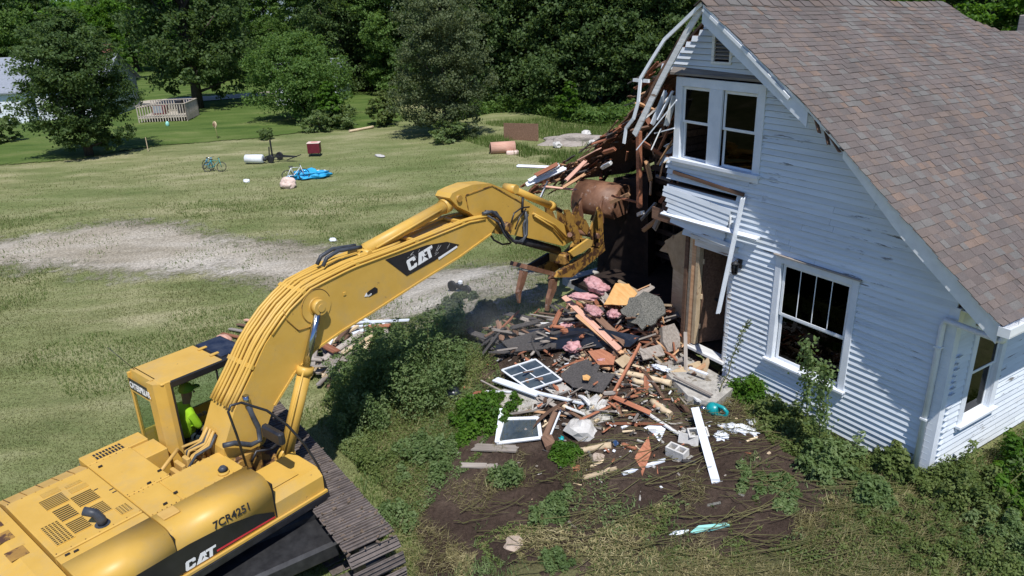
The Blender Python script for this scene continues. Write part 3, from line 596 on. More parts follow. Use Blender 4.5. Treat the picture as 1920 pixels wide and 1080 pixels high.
# porch light
lt = MB(); x0, z0 = -3.93, 2.42
lt.bbox((x0 - .05, -.05, z0 - .08), (x0 + .05, -.02, z0 + .10), .006); lt.tube([(x0, -.05, z0 + .05), (x0, -.12, z0 + .12), (x0, -.16, z0 + .08)], .012, 6); lt.tube([(x0, -.16, z0 + .09), (x0, -.16, z0 + .06), (x0, -.16, z0 + .03)], [.01, .04, .085], 10)
for k in range(6): t = k * math.pi / 3; lt.bar((x0 + .07 * math.cos(t), -.16 + .07 * math.sin(t), z0 + .03), (x0 + .055 * math.cos(t), -.16 + .055 * math.sin(t), z0 - .15), .01, .01)
lt.tube([(x0, -.16, z0 - .15), (x0, -.16, z0 - .18)], [.06, .035], 10)
pl = hb(lt, 'porch_light', M['steel_dark']); MB().tube([(x0, -.16, z0 + .025), (x0, -.16, z0 - .148)], [.06, .047], 10).build('lamp_glass', M['glass'], pl)

# loose parts over the door: shifted sheet of clapboards, fallen trim
for k in range(7):
    zz = 3.42 - k * .098; a = -5.95 + k * .05 + random.uniform(-.08, .02); bq = -4.20 - .02 * k
    board('loose_siding_board', (a, -.12 - .006 * k, zz + .07), (bq, -.075, zz - .07), .105, .012, M['siding'], parent=house, roll=R(80), jag=.2, base=HI)
def hboard(name, p0, p1, w, t, mat, **k): return board(name, p0, p1, w, t, mat, parent=house, base=HI, **k)
hboard('loose_siding_board', (-4.22, -.06, 3.28), (-4.20, -.06, 3.0), .04, .02, M['trim_old'])
hboard('fallen_casing', (-5.925,-0.160,2.998), (-3.494,-0.120,3.032), .11, .03, M['trim'], roll=R(20))
hboard('fallen_casing', (-5.289,-0.120,2.803), (-4.105,-0.090,2.729), .08, .03, M['trim_old'], roll=R(70))
hboard('leaning_board', (-3.888,-0.140,3.732), (-4.019,-0.420,1.466), .115, .022, M['trim'], roll=R(84), upv=(0, -1, 0.2))
hboard('split_header', (-5.760,-0.050,3.842), (-3.951,-0.040,3.723), .05, .06, M['wood_brown'])
# tan plaster / lath wall left of the door
for pts, mt in (([(-6.479,0.500,2.116), (-5.799,0.400,2.563), (-5.592,0.350,2.507), (-5.660,0.400,1.542), (-6.179,0.500,1.562)], 'plaster'), ([(-6.199,0.520,1.552), (-5.606,0.400,1.653), (-5.666,0.450,0.545), (-6.239,0.550,0.445)], 'wood_pale'), ([(-6.841,0.700,1.760), (-6.332,0.600,2.278), (-6.172,0.600,1.836)], 'plaster')):
    hb(MB().extrude(pts, (0, .05, 0)), 'broken_wall_panel', M[mt])
# dangling left rake
def strand(path, w, t, mat, name, roll=0.):
    m = MB()
    for a, b in zip(path, path[1:]): m.bar(a, Vector(b) + (Vector(b) - Vector(a)).normalized() * .01, w, t, (0, -1, .0))
    return hb(m, name, mat)
strand([(-4.878,-0.420,6.959), (-5.300,-0.420,6.664), (-5.734,-0.450,6.349), (-6.000,-0.500,5.985), (-6.238,-0.550,5.636), (-6.223,-0.600,5.214), (-6.324,-0.620,4.881), (-6.561,-0.600,4.665), (-6.591,-0.620,4.367)], .065, .03, M['metal_white'], 'dangling_drip_edge')
strand([(-4.943,-0.360,6.889), (-5.248,-0.380,6.484), (-5.806,-0.420,5.625), (-6.415,-0.500,4.545)], .125, .03, M['trim_old'], 'dangling_barge_board')
strand([(-5.095,-0.300,6.801), (-5.529,-0.300,6.292), (-6.090,-0.340,5.501), (-6.259,-0.360,5.127)], .06, .05, M['wood_brown'], 'dangling_lookout')
strand([(-6.493,-0.500,5.585), (-6.067,-0.500,5.594)], .06, .04, M['metal_white'], 'dangling_drip_edge')
for a, b, w, mt in (((-5.989,-0.100,5.409), (-6.150,-0.300,4.722), .15, 'trim'), ((-5.866,-0.050,5.394), (-6.058,-0.250,4.809), .13, 'trim'), ((-5.639,-0.150,5.264), (-6.339,-0.500,4.260), .11, 'trim'), ((-5.985,-0.200,4.689), (-6.085,-0.350,4.256), .09, 'trim_old'), ((-5.672,-0.150,4.721), (-6.159,-0.200,4.564), .05, 'trim'), ((-5.856,0.000,5.331), (-5.972,-0.100,4.679), .16, 'trim_old'), ((-6.117,0.100,4.576), (-6.261,0.000,4.164), .12, 'wood_red'), ((-5.957,0.100,4.429), (-6.275,0.000,3.880), .05, 'wood_new'), ((-6.142,0.200,4.731), (-6.310,0.100,4.231), .14, 'wood_red'), ((-5.818,0.100,4.153), (-6.040,-0.050,3.968), .06, 'wood_pale')):
    hboard('hanging_board', a, b, w, .02, M[mt], roll=random.uniform(.9, 1.6), upv=(0, -1, .1))
strand([(-6.966,0.100,4.471), (-7.040,0.250,2.804)], .09, .09, M['wood_red'], 'hanging_stud')
# interior: floors, partitions, back walls (shade painted near-black; studs and joists in bare wood)
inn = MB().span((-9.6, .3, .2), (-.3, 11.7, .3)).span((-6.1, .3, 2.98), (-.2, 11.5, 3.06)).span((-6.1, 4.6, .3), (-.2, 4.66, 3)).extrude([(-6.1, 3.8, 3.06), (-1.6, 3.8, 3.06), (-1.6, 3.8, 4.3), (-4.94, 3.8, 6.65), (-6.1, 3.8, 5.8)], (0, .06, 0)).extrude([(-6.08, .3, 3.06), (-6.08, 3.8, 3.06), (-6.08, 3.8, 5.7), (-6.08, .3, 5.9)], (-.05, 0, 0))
inn.span((-9.9, 1.9, -.9), (-9.8, 11.7, 2.7)).extrude([(-10.200,1.728,1.265), (-10.200,1.600,-0.085), (-10.000,1.721,-1.163), (-8.800,1.981,-0.968), (-8.600,2.023,0.297), (-8.800,2.079,2.913), (-9.900,1.889,2.608)], (-.3, .5, 0)).span((-9.8, 3.2, .3), (-6.1, 3.3, 3.6)).span((-9.8, 6.2, .3), (-6.1, 6.3, 5.6)).span((-5.62, 3.0, .3), (-5.55, 11, 2.98))  # slanted slab at the left is added, its near-black standing for the shaded void
hb(inn, 'interior_wall_and_shade', M['dark'])
for k in range(9): hb(MB().span((-5.62, .35 + k * .4, .3), (-5.53, .39 + k * .4, 2.98)), 'wall_stud', M['wood_brown'])
for k in range(13): hb(MB().span((-6.0, .30, 3.08 + k * .15), (-5.95, 3.7, 3.21 + k * .15)), 'partition_board', M['wood_brown'])
for k in range(8): hb(MB().span((-6.6 + k * .0, .5 + k * .4, 2.78), (-.3, .54 + k * .4, 2.96)), 'floor_joist', M['wood_brown'])
hb(MB().span((-6.5, .12, 2.7), (-5.5, .17, 2.95)), 'rim_board', M['wood_brown'])
# things glimpsed through the windows: rubbish on the floors
for k in range(14):
    x = random.uniform(-3.3, -1.4); y = random.uniform(.5, 2.4); board('fallen_lath', (x, y, .42 + random.random() * .2), (x + random.uniform(-.7, .7), y + random.uniform(-.4, .5), .5 + random.random() * .5), .07, .02, M[random.choice(['trim_old', 'wood_pale', 'wood_brown', 'concrete'])], parent=house, base=HI)
# collapsed left roof: sagging torn panels
LP = [Vector(p) for p in ((-10.700,-0.113,2.737), (-10.600,0.859,3.002), (-10.300,1.493,3.366), (-9.700,1.861,4.038), (-8.900,1.826,4.793), (-7.800,1.322,5.443), (-6.400,0.530,6.101), (-4.95, 0, 6.9))]
lr = MB(); NYL = 7
for i, (a, b) in enumerate(zip(LP, LP[1:])):
    for k in range(NYL):
        y0 = k * .8; y1 = (k + 1) * .8; s0 = -.05 * y0; s1 = -.05 * y1
        if i < 2 and k > 3: continue
        A, B, B2, A2 = a + Vector((0, y0, s0)), b + Vector((0, y0, s0)), b + Vector((0, y1, s1)), a + Vector((0, y1, s1)); d = Vector((0, 0, -.06))
        lr.add([A, B, B2, A2, A + d, B + d, B2 + d, A2 + d], [(0, 1, 2, 3), (7, 6, 5, 4), (0, 4, 5, 1), (2, 6, 7, 3), (1, 5, 6, 2), (0, 3, 7, 4)])
hb(lr, 'sagging_roof_panel', M['wood_brown'])
def lpt(t):
    t = t * (len(LP) - 1); i = min(int(t), len(LP) - 2); return LP[i].lerp(LP[i + 1], t - i)
for k in range(190):                                    # broken sheathing boards along the torn edge
    t = random.random() ** 1.25 * .78; p = lpt(t) + Vector((random.uniform(-.15, .15), random.uniform(-.30, .9), random.uniform(-.30, .10)))
    L = random.uniform(.3, .85); dr_ = Vector((-.80, random.uniform(-.55, .35), -.52 + random.uniform(-.28, .34))).normalized()
    mt = random.choices(['wood_red', 'wood_brown', 'wood_new', 'salmon', 'wood_grey', 'roofmat'], [6, 9, 1.6, .8, .6, 3])[0]
    hboard('torn_sheathing_board', p - dr_ * L * .35, p + dr_ * L * .65, random.uniform(.05, .17), .022, M[mt], roll=random.uniform(-.5, .6), jag=random.uniform(.5, 2.2))
for k in range(60):                                     # deeper layers below the edge
    t = random.random() * .75; p = lpt(t) + Vector((random.uniform(-.1, .5), random.uniform(.9, 2.4), random.uniform(-1.3, -.3))); L = random.uniform(.5, 1.5)
    dr_ = Vector((random.uniform(-1, -.2), random.uniform(-.5, .5), random.uniform(-.8, .5))).normalized()
    hboard('torn_sheathing_board', p - dr_ * L * .5, p + dr_ * L * .5, random.uniform(.06, .2), .025, M[random.choice(['wood_brown', 'wood_red', 'wood_brown', 'dark'])], roll=random.uniform(-1, 1))
for k in range(46):
    p = Vector((random.uniform(-8.6, -6.2), random.uniform(.2, 2.2), random.uniform(2.2, 5.0))); p.z = min(p.z, 6.2 - (-5.2 - p.x) * .62); dr_ = Vector((random.uniform(-.6, .6), random.uniform(-.4, .4), random.uniform(-1, .3))).normalized(); L = random.uniform(.3, .95)
    hboard('broken_stud', p - dr_ * L * .5, p + dr_ * L * .5, random.uniform(.04, .10), random.choice((.02, .04, .08)), M[random.choice(['wood_red', 'wood_brown', 'wood_new', 'wood_red', 'wood_grey', 'trim_old'])], roll=random.uniform(-1.5, 1.5), jag=random.uniform(.4, 2))
for k in range(10): hb(MB().span((-9.6 + k * .38, 3.05, .3), (-9.55 + k * .38, 3.18, 3.5)), 'wall_stud', M['wood_brown'])
for k in range(9): hb(MB().span((-9.6, 2.95, .5 + k * .33), (-6.2, 3.0, .62 + k * .33)), 'wall_lath', M['wood_brown'])
for a, b, w, mt in (((-10.350,-0.538,2.798), (-9.900,0.379,3.185), .15, 'metal_white'), ((-10.300,-0.505,2.896), (-10.000,0.257,3.265), .10, 'metal_white'), ((-11.300,-0.201,3.077), (-10.600,0.520,3.050), .09, 'metal_white'), ((-10.200,0.037,2.860), (-10.300,-0.146,2.404), .10, 'trim'), ((-9.900,-0.270,2.800), (-9.700,0.559,2.628), .06, 'salmon'), ((-9.700,0.117,2.751), (-9.600,0.747,3.023), .08, 'wood_new'), ((-10.100,-0.445,3.056), (-9.900,0.153,3.322), .12, 'wood_red'), ((-9.400,-0.021,2.986), (-9.300,0.544,3.442), .10, 'salmon')):
    hboard('torn_eave_board', a, b, w, .03, M[mt], roll=.5)
# ------------------------------------------------------------------ excavator (local frame: x forward, y left, z up)
EXM = Matrix.Translation((-6.259, -9.204, float(gz(np.array([-6.26]), np.array([-9.2]))[0]) * 0 - 1.2)) @ Matrix.Rotation(R(108.5), 4, 'Z')
exc = empty('excavator', EXM.translation, R(108.5), 'yellow tracked excavator tearing the house down with its bucket and thumb', 'excavator')
def eb(mb, name, mat, parent=None): return mb.build(name, M[mat], parent or exc)
UC = Matrix.Rotation(R(3.5 - 108.5), 4, 'Z')          # tracks stand across the upper body
def ub(mb, name, mat, parent=None, loc=(0, 0, 0)): return mb.build(name, M[mat], parent or exc, UC @ Matrix.Translation(loc) if parent is None else Matrix.Translation(loc))
HL, RT, ZC, TW = 2.35, .46, .50, .80
fr_ = MB().bbox((-1.2, -1.1, .45), (1.2, 1.1, .85), .06).bbox((-1.9, -1.15, .40), (-.9, 1.15, .7), .05).bbox((.9, -1.15, .40), (1.9, 1.15, .7), .05).tube([(0, 0, .85), (0, 0, 1.06)], .75, 24)
ub(fr_, 'undercarriage_frame', 'steel_dark')
def loop(s):
    P = 2 * math.pi * RT + 4 * HL; s = s % P
    if s < 2 * HL: return (-HL + s, ZC + RT, 0.)
    s -= 2 * HL
    if s < math.pi * RT: a = s / RT; return (HL + RT * math.sin(a), ZC + RT * math.cos(a), -a)
    s -= math.pi * RT
    if s < 2 * HL: return (HL - s, ZC - RT, -math.pi)
    s -= 2 * HL; a = s / RT; return (-HL - RT * math.sin(a), ZC - RT * math.cos(a), -math.pi - a)
pad = MB(); pad.bbox((-.094, -TW / 2, -.012), (.094, TW / 2, .012), .004)
for gx in (-.075, -.012, .052): pad.bbox((gx - .009, -TW / 2 + .01, .0121), (gx + .009, TW / 2 - .01, .050), .004)
padme = pad.mesh('track_pad'); padme.materials.append(M['trackm'])
P = 2 * math.pi * RT + 4 * HL; npad = 49
for sy in (1.38, -1.38):
    tr = ub(MB().bbox((-HL, -.16, ZC - .22), (HL, .16, ZC + .26), .05).tube([(HL, -.16, ZC), (HL, .16, ZC)], .38, 20).tube([(-HL, -.16, ZC), (-HL, .16, ZC)], .38, 20), 'track', 'steel_dark', loc=(0, sy, 0))
    for k in range(npad):
        x, z, a = loop(k * P / npad)
        link('track_pad', padme, None, tr, Matrix.Translation((x, 0, z)) @ Matrix.Rotation(-a, 4, 'Y'))
    for k in range(7): MB().tube([(-1.9 + k * .63, -.12, .2), (-1.9 + k * .63, .12, .2)], .12, 12).build('track_roller', M['steel_dark'], tr)
# ---- upper body
ZD = 1.85
plat = MB().extrude([(-2.9, -1.44, 1.06), (-2.9, 1.48, 1.06), (1.25, 1.48, 1.06), (1.25, .75, 1.06), (.95, .3, 1.06), (.95, -1.44, 1.06)], (0, 0, .10))
eb(plat, 'platform', 'steel_dark')
# right-hand hood: rounded shoulder, swept lower edge
def arc(cy, cz, r, a0, a1, n): return [(cy + r * math.cos(a0 + (a1 - a0) * i / n), cz + r * math.sin(a0 + (a1 - a0) * i / n)) for i in range(n + 1)]
def shell(x0, x1, prof, name, mat, taper=None, parent=None):
    m = MB(); n = len(prof); b0 = [(x0, y, z) for y, z in prof]; b1 = [(x1, y, z) for y, z in (taper or prof)]
    m.add(b0 + b1, [tuple(range(n)), tuple(range(2 * n - 1, n - 1, -1))] + [(i, n + i, n + (i + 1) % n, (i + 1) % n) for i in range(n)])
    for i in range(2, len(m.f)): m.sm[i] = True
    o = eb(m, name, mat, parent); 
    return o
prof = [(-.86, 1.17)] + [(-.86, ZD)] + arc(-1.23, ZD - .24, .24, R(90), R(180), 8)[0:] + [(-1.47, 1.17)]
profF = [(-.86, 1.17), (-.86, ZD - .03)] + arc(-1.16, ZD - .33, .28, R(90), R(180), 8) + [(-1.475, 1.17)]
h1 = shell(-1.46, .02, prof, 'side_hood', 'yellow'); h2 = shell(-2.62, -1.475, prof, 'side_hood', 'yellow')
eb(MB().bbox((-1.475, -1.462, 1.19), (-1.46, -.9, 1.8), .002), 'hood_gap', 'decal')
# deck panels (left of the hood)
eb(MB().bbox((-.98, -.855, 1.17), (.0, -.12, ZD - .02), .012), 'deck_panel', 'yellow')
eb(MB().bbox((-1.455, -.855, 1.17), (-.985, -.12, ZD - .012), .012), 'deck_panel', 'yellow')
eb(MB().bbox((-1.455, -.115, 1.17), (-.80, 1.16, ZD - .01), .012), 'deck_panel', 'yellow')
eb(MB().bbox((-1.455, 1.165, 1.17), (-.50, 1.50, ZD - .01), .012), 'deck_panel', 'yellow')
eb(MB().bbox((-.795, .70, 1.17), (-.42, 1.16, ZD - .05), .012), 'deck_panel', 'yellow')
gp = MB().bbox((-2.62, -.66, 1.17), (-1.475, 1.06, ZD + .015), .015); gpo = eb(gp, 'engine_cover', 'yellow')
eb(MB().bbox((-2.62, -.855, 1.17), (-1.475, -.668, ZD - .005), .01), 'deck_rail', 'yellow')
ls = MB().extrude([(-2.62, 1.065, 1.2), (-2.62, 1.065, ZD + .0), (-2.62, 1.46, ZD - .12), (-2.62, 1.50, 1.2)], (1.14, 0, 0)); eb(ls, 'side_cover', 'yellow_dusty')
for k in range(5): eb(MB().bar((-2.55 + k * .22, 1.09, ZD + .002), (-2.55 + k * .22, 1.44, ZD - .103), .008, .01), 'rib', 'yellow_worn')
# slots in the engine cover: dark recessed louvres
def grille(x0, x1, y0, y1, nx, ny, along='y'):
    m = MB(); m.span((x0, y0, ZD + .0155), (x1, y1, ZD + .018)); o = eb(m, 'grille', 'decal')
    q = MB()
    if nx:
        for i in range(nx + 1): xx = x0 + (x1 - x0) * i / nx; q.span((xx - .006, y0, ZD + .016), (xx + .006, y1, ZD + .026))
    if ny:
        for i in range(ny + 1): yy = y0 + (y1 - y0) * i / ny; q.span((x0, yy - .006, ZD + .016), (x1, yy + .006, ZD + .0262))
    q.build('grille_bars', M['yellow'], o)
grille(-2.52, -2.30, -.48, .08, 5, 12)
for (a, b, c, d) in ((-2.27, -2.05, -.42, -.10), (-2.27, -2.05, -.02, .34), (-2.30, -2.0, .42, .72), (-1.98, -1.72, -.28, .02), (-1.98, -1.70, .12, .46), (-2.22, -1.98, .78, .90), (-1.92, -1.68, .56, .68), (-1.92, -1.70, .75, .82)):
    grille(a, b, c, d, 0, 7)
grille(-1.70, -1.54, -.52, -.30, 4, 6)
q = MB(); q.span((-1.30, 1.20, ZD - .0095), (-.86, 1.40, ZD - .007)); o = eb(q, 'grille', 'decal'); q = MB()
for i in range(10): q.span((-1.30 + i * .049 - .007, 1.20, ZD - .009), (-1.30 + i * .049 + .007, 1.40, ZD + .001))
q.span((-1.3, 1.292, ZD - .009), (-.86, 1.304, ZD + .0015)); q.build('grille_bars', M['yellow'], o)
for x, y in ((-1.1, -.08), (-.85, .1), (-1.35, .95), (-.98, -.62), (-1.2, -.75), (-1.52, .2), (-1.52, .1), (-1.66, .38), (-2.4, -.76), (-2.5, -.74)):
    eb(MB().bbox((x - .03, y - .012, ZD - .012), (x + .03, y + .012, ZD + .02), .003), 'latch', 'decal')
rq = random.Random(15)
for (x0, x1, y0, y1) in ((-.98, 0, -.855, -.12), (-1.455, -.985, -.855, -.12), (-1.455, -.80, -.115, 1.16), (-2.62, -1.475, -.66, 1.06)):
    m = MB(); zt = ZD + (.015 if x0 < -2 else -.011 if x0 < -1 else -.02)
    for k in range(7):
        for (x, y) in ((x0 + .03 + (x1 - x0 - .06) * k / 6, y0 + .025), (x0 + .03 + (x1 - x0 - .06) * k / 6, y1 - .025)): m.tube([(x, y, zt - .002), (x, y, zt + .008)], .009, 6)
    tag(eb(m, 'panel_bolts', 'yellow_worn'), kind='stuff')
m = MB()
for k in range(260):
    x = rq.uniform(-2.7, 2.7); y = 1.38 + rq.uniform(-.4, .4); s_ = rq.uniform(.008, .035); m.box((x, y, ZC + RT + .03), (s_ * 2, s_, s_ * .6), Matrix.Rotation(rq.uniform(0, 3), 3, 'Z'))
M['mud'] = mat_noise('dried_mud', [(.3, (.09, .065, .045)), (.7, (.20, .15, .11))], 9, (1, 1, 1), .95, .4)
tag(ub(m, 'mud_crumbs', 'mud'), kind='stuff')
# exhaust elbow
ex = MB().tube([(-1.95, -.50, ZD), (-1.95, -.50, ZD + .10), (-1.99, -.46, ZD + .20), (-2.09, -.36, ZD + .25)], [.062, .062, .062, .06], 12); ex.tube([(-1.95, -.50, ZD + .016), (-1.95, -.50, ZD + .022)], .10, 14); eb(ex, 'exhaust_pipe', 'rubber')
# tank cap by the hood
eb(MB().tube([(-.28, -.72, ZD - .03), (-.28, -.72, ZD + .02)], .085, 14), 'filler_base', 'yellow'); eb(MB().tube([(-.28, -.72, ZD + .02), (-.28, -.72, ZD + .05), (-.28, -.72, ZD + .055), (-.28, -.72, ZD + .10)], [.055, .055, .075, .04], 14), 'filler_cap', 'rubber')
eb(MB().bbox((-1.40, -1.10, ZD - .002), (-1.16, -.90, ZD + .03), .01), 'dusty_step_plate', 'yellow_dusty')
# counterweight
cwp = [(-2.66, 1.2), (-2.66, ZD - .02), (-2.9, ZD - .02), (-3.45, ZD - .18), (-3.6, 1.5), (-3.5, 1.05), (-2.75, 1.0)]
m = MB(); ys = [-1.50, -1.40, -.7, 0, .7, 1.40, 1.50]
sc = [.90, .97, 1, 1, 1, .97, .90]
vs = []
for y, s_ in zip(ys, sc):
    for (x, z) in cwp: vs.append((-2.66 + (x + 2.66) * (s_ if s_ > .95 else .80) - .0, y, 1.45 + (z - 1.45) * s_))
n = len(cwp); fs = [tuple(range(n)), tuple(range(len(vs) - 1, len(vs) - n - 1, -1))]
for r_ in range(len(ys) - 1):
    for i in range(n): fs.append((r_ * n + i, (r_ + 1) * n + i, (r_ + 1) * n + (i + 1) % n, r_ * n + (i + 1) % n))
eb(m.add(vs, fs), 'counterweight', 'yellow')
for y in (.35, -.15, .75): eb(MB().bbox((-3.0, y - .12, ZD - .019), (-2.78, y + .12, ZD - .010), .003), 'lifting_recess', 'yellow_worn')
# right front tool box and skirt
eb(MB().extrude([(.05, -.70, 1.17), (.05, -.70, 1.56), (.05, -1.36, 1.54), (.05, -1.47, 1.42), (.05, -1.47, 1.17)], (.86, 0, 0)), 'tool_box', 'yellow')
eb(MB().bbox((.10, -1.30, 1.556), (.60, -.75, 1.566), .003), 'tool_box_lid', 'yellow')
eb(MB().extrude([(.022, -.86, 1.17), (.048, -.86, 1.17), (.048, -1.465, 1.17), (.022, -1.465, 1.17)], (0, 0, .60)), 'hood_gap', 'decal')
sk = MB().extrude([(-2.7, -1.44, .93), (-2.7, -1.51, 1.0), (-2.7, -1.51, 1.10), (-2.7, -1.44, 1.165)], (3.66, 0, 0)); eb(sk, 'side_skirt', 'black')
eb(MB().span((-2.7, -1.512, 1.125), (.94, -1.46, 1.165)), 'skirt_edge', 'yellow')
# side decal on the hood
dec = MB().extrude([(-2.55, -1.4745, 1.19), (.0, -1.4745, 1.19), (.0, -1.4745, 1.30), (-.30, -1.4745, 1.44), (-.75, -1.4745, 1.54), (-1.3, -1.4745, 1.58), (-2.0, -1.4745, 1.57), (-2.55, -1.4745, 1.52)][::-1], (0, .004, 0)); dco = eb(dec, 'side_decal', 'decal')
eb(MB().extrude([(-.95, -1.4765, 1.215), (.0, -1.4765, 1.20), (.0, -1.4765, 1.225), (-.95, -1.4765, 1.245)][::-1], (0, .002, 0)), 'red_stripe', 'red')
for z_, y_ in ((1.28, -1.478), ): eb(MB().bbox((-2.1, y_, 1.27), (-1.75, y_ + .003, 1.29), .001).bbox((-2.1, y_, 1.33), (-1.75, y_ + .003, 1.35), .001), 'side_vent', 'black')
# CAT lettering from plain polygons, width w, height h, in a local x-z plane
def logo(mat4, s, name='logo_lettering', slant=.18, parent=None):
    def poly(pts): return [(x + slant * y, 0, y) for x, y in pts]
    C_ = [(1.0, .72), (1.0, .88), (.88, 1.0), (.12, 1.0), (0, .88), (0, .12), (.12, 0), (.88, 0), (1.0, .12), (1.0, .34), (.68, .34), (.68, .24), (.34, .24), (.34, .76), (.68, .76), (.68, .62), (1.0, .62)]
    A_ = [(1.10, 0), (1.52, 1.0), (2.00, 1.0), (2.12, .30), (1.93, .46), (1.80, .30), (1.46, 0)]
    A_ = [(1.08, 0), (1.5, 1.0), (1.98, 1.0), (2.16, .42), (2.0, .50), (1.86, .40), (1.74, .62), (1.56, .10), (1.45, 0)]
    T_ = [(2.05, 1.0), (3.1, 1.0), (3.1, .76), (2.76, .76), (2.76, 0), (2.42, 0), (2.42, .76), (2.05, .76)]
    TR = [(1.50, 0), (1.92, .44), (2.36, 0)]
    m = MB()
    for P_ in (C_, A_, T_, TR): m.extrude([mat4 @ Vector((x * s, 0, y * s)) for x, _, y in poly(P_)], mat4.to_3x3() @ Vector((0, -.003, 0)))
    return eb(m, name, 'decal_white', parent)
def text(body, size, mat, mw, parent, name='lettering', bold=.0, ext=.002, xs=1.):
    cu = bpy.data.curves.new(name, 'FONT'); cu.body = body; cu.size = size; cu.extrude = ext; cu.offset = bold
    t = bpy.data.objects.new('tmp', cu); COL.objects.link(t); dg = bpy.context.evaluated_depsgraph_get(); me = bpy.data.meshes.new_from_object(t.evaluated_get(dg)); bpy.data.objects.remove(t)
    o = link(name, me, None, parent, mw @ Matrix.Diagonal((xs, 1, 1, 1))); me.materials.clear(); me.materials.append(M[mat]); return o
# text on the right side reads with +x forward
logo(Matrix.Translation((-1.42, -1.4775, 1.20)), .145, slant=.15)
text('7CR4251', .155, 'steel_dark', Matrix.Translation((-.93, -1.487, 1.588)) @ Matrix.Rotation(R(90 - 12), 4, 'X'), exc, 'serial_lettering', .003)
# ---- cab
cx0, cx1, cy0, cy1, cz0, cz1 = -.40, 1.30, .72, 1.68, 1.12, 2.88
cab = eb(MB().bbox((cx0, cy0, cz0), (cx1, cy1, cz0 + .12), .02).bbox((cx0, cy1 - .04, cz0 + .1), (cx1 - .1, cy1, 1.75), .01), 'cab', 'yellow')
def cbx(a, b, name, mat, bev=.015): return MB().bbox(a, b, bev).build(name, M[mat], cab)
cbx((cx0 + .10, cy0 + .0, cz1 - .05), (.78, cy1, cz1), 'cab_roof', 'yellow', .03)
rp = MB(); rp.extrude([(cx0, cy1 - .02, cz0 + .1), (cx0, cy0 + .28, cz0 + .1), (cx0, cy0 + .28, 1.52), (cx0, cy1 - .02, 1.52)], (.10, 0, 0)); rp.build('rear_panel', M['yellow'], cab)
rp = MB(); rp.extrude([(cx0, cy1 - .02, 2.52), (cx0, cy0 + .28, 2.52), (cx0 + .06, cy0 + .26, cz1), (cx0 + .06, cy1 - .02, cz1)], (.08, 0, 0)); rp.build('rear_panel', M['yellow'], cab)
# right rear corner: broad chamfered post
m = MB(); pts = [(cx0, cy0 + .30), (cx0 + .02, cy0 + .12), (cx0 + .16, cy0), (cx0 + .24, cy0), (cx0 + .24, cy0 + .05), (cx0 + .17, cy0 + .08), (cx0 + .07, cy0 + .30)]
m.extrude([(x, y, cz0 + .1) for x, y in pts][::-1], (0, 0, cz1 - cz0 - .115)); o = m.build('corner_post', M['yellow'], cab)
cbx((cx0, cy1 - .05, 1.5), (cx0 + .06, cy1, cz1 - .03), 'window_post', 'yellow', .01)
wp = MB().bbox((cx0 + .24, cy0, 1.22), (cx0 + .28, cy0 + .05, cz1 - .05), .008).bbox((cx1 - .06, cy0, 1.22), (cx1, cy0 + .05, cz1 - .08), .01).bbox((cx0 + .24, cy0, 1.22), (cx1, cy0 + .05, 1.34), .008)
wp.bbox((.62, cy0 + .01, 1.3), (.65, cy0 + .035, cz1 - .1), .004); wp.build('door_frame', M['decal'], cab)
ru = MB().bbox((cx0 + .24, cy0 - .012, cz1 - .14), (cx1, cy0 + .06, cz1 - .008), .02).bbox((.78, cy0, cz1 - .10), (cx1, cy1, cz1 - .005), .03); ru.build('roof_rim', M['decal'], cab)
mh, nt, b = newmat('tinted_hatch'); b.inputs['Base Color'].default_value = (.012, .015, .028, 1); b.inputs['Roughness'].default_value = .3; v = coords(nt); f = noise(nt, v, 5, 6); r = ramp(nt, [(.4, (.012, .015, .028)), (.75, (.05, .055, .07))]); nt.links.new(f, r.inputs[0]); nt.links.new(r.outputs[0], b.inputs['Base Color']); M['hatch'] = mh
MB().bbox((.80, cy0 + .10, cz1 - .004), (cx1 - .06, cy1 - .06, cz1 + .012), .006).build('roof_hatch', mh, cab)
for y in (1.0, 1.38): cbx((.70, y - .03, cz1), (.86, y + .03, cz1 + .03), 'hatch_hinge', 'yellow', .008)
for nm, a, bq in (('window_pane', (cx0 + .02, cy0 + .31, 1.53), (cx0 + .03, cy1 - .05, 2.51)), ('window_pane', (cx0 + .28, cy0 + .015, 1.34), (cx1 - .06, cy0 + .022, cz1 - .12)), ('window_pane', (cx0 + .06, cy1 - .03, 1.75), (cx1 - .02, cy1 - .022, cz1 - .06)), ('windshield', (cx1 - .02, cy0 + .05, 1.3), (cx1 - .012, cy1 - .04, cz1 - .1))):
    MB().span(a, bq).build(nm, M['cabglass'], cab)
for a, bq in (((cx1 - .05, cy1 - .05, 1.2), (cx1, cy1, cz1 - .06)), ((.40, cy1 - .04, 1.6), (.45, cy1 - .0, cz1 - .05)), ((cx0 + .06, cy1 - .04, cz1 - .12), (cx1, cy1 - .001, cz1 - .05))): cbx(a, bq, 'window_post', 'decal', .008)
cbx((cx0 + .0, cy0 + .30, 1.50), (cx0 + .045, cy1 - .02, 1.54), 'rubber_seal', 'decal', .004)
cbx((cx0 - .006, cy0 + .31, 2.56), (cx0 + .002, cy1 - .04, 2.76), 'name_panel', 'decal', .002)
text('CATERPILLAR', .155, 'decal_white', Matrix.Translation((cx0 - .010, cy1 - .06, 2.60)) @ Matrix(((0, 0, -1, 0), (-1, 0, 0, 0), (0, 1, 0, 0), (0, 0, 0, 1))), cab, 'name_lettering', .004, .002, .72)
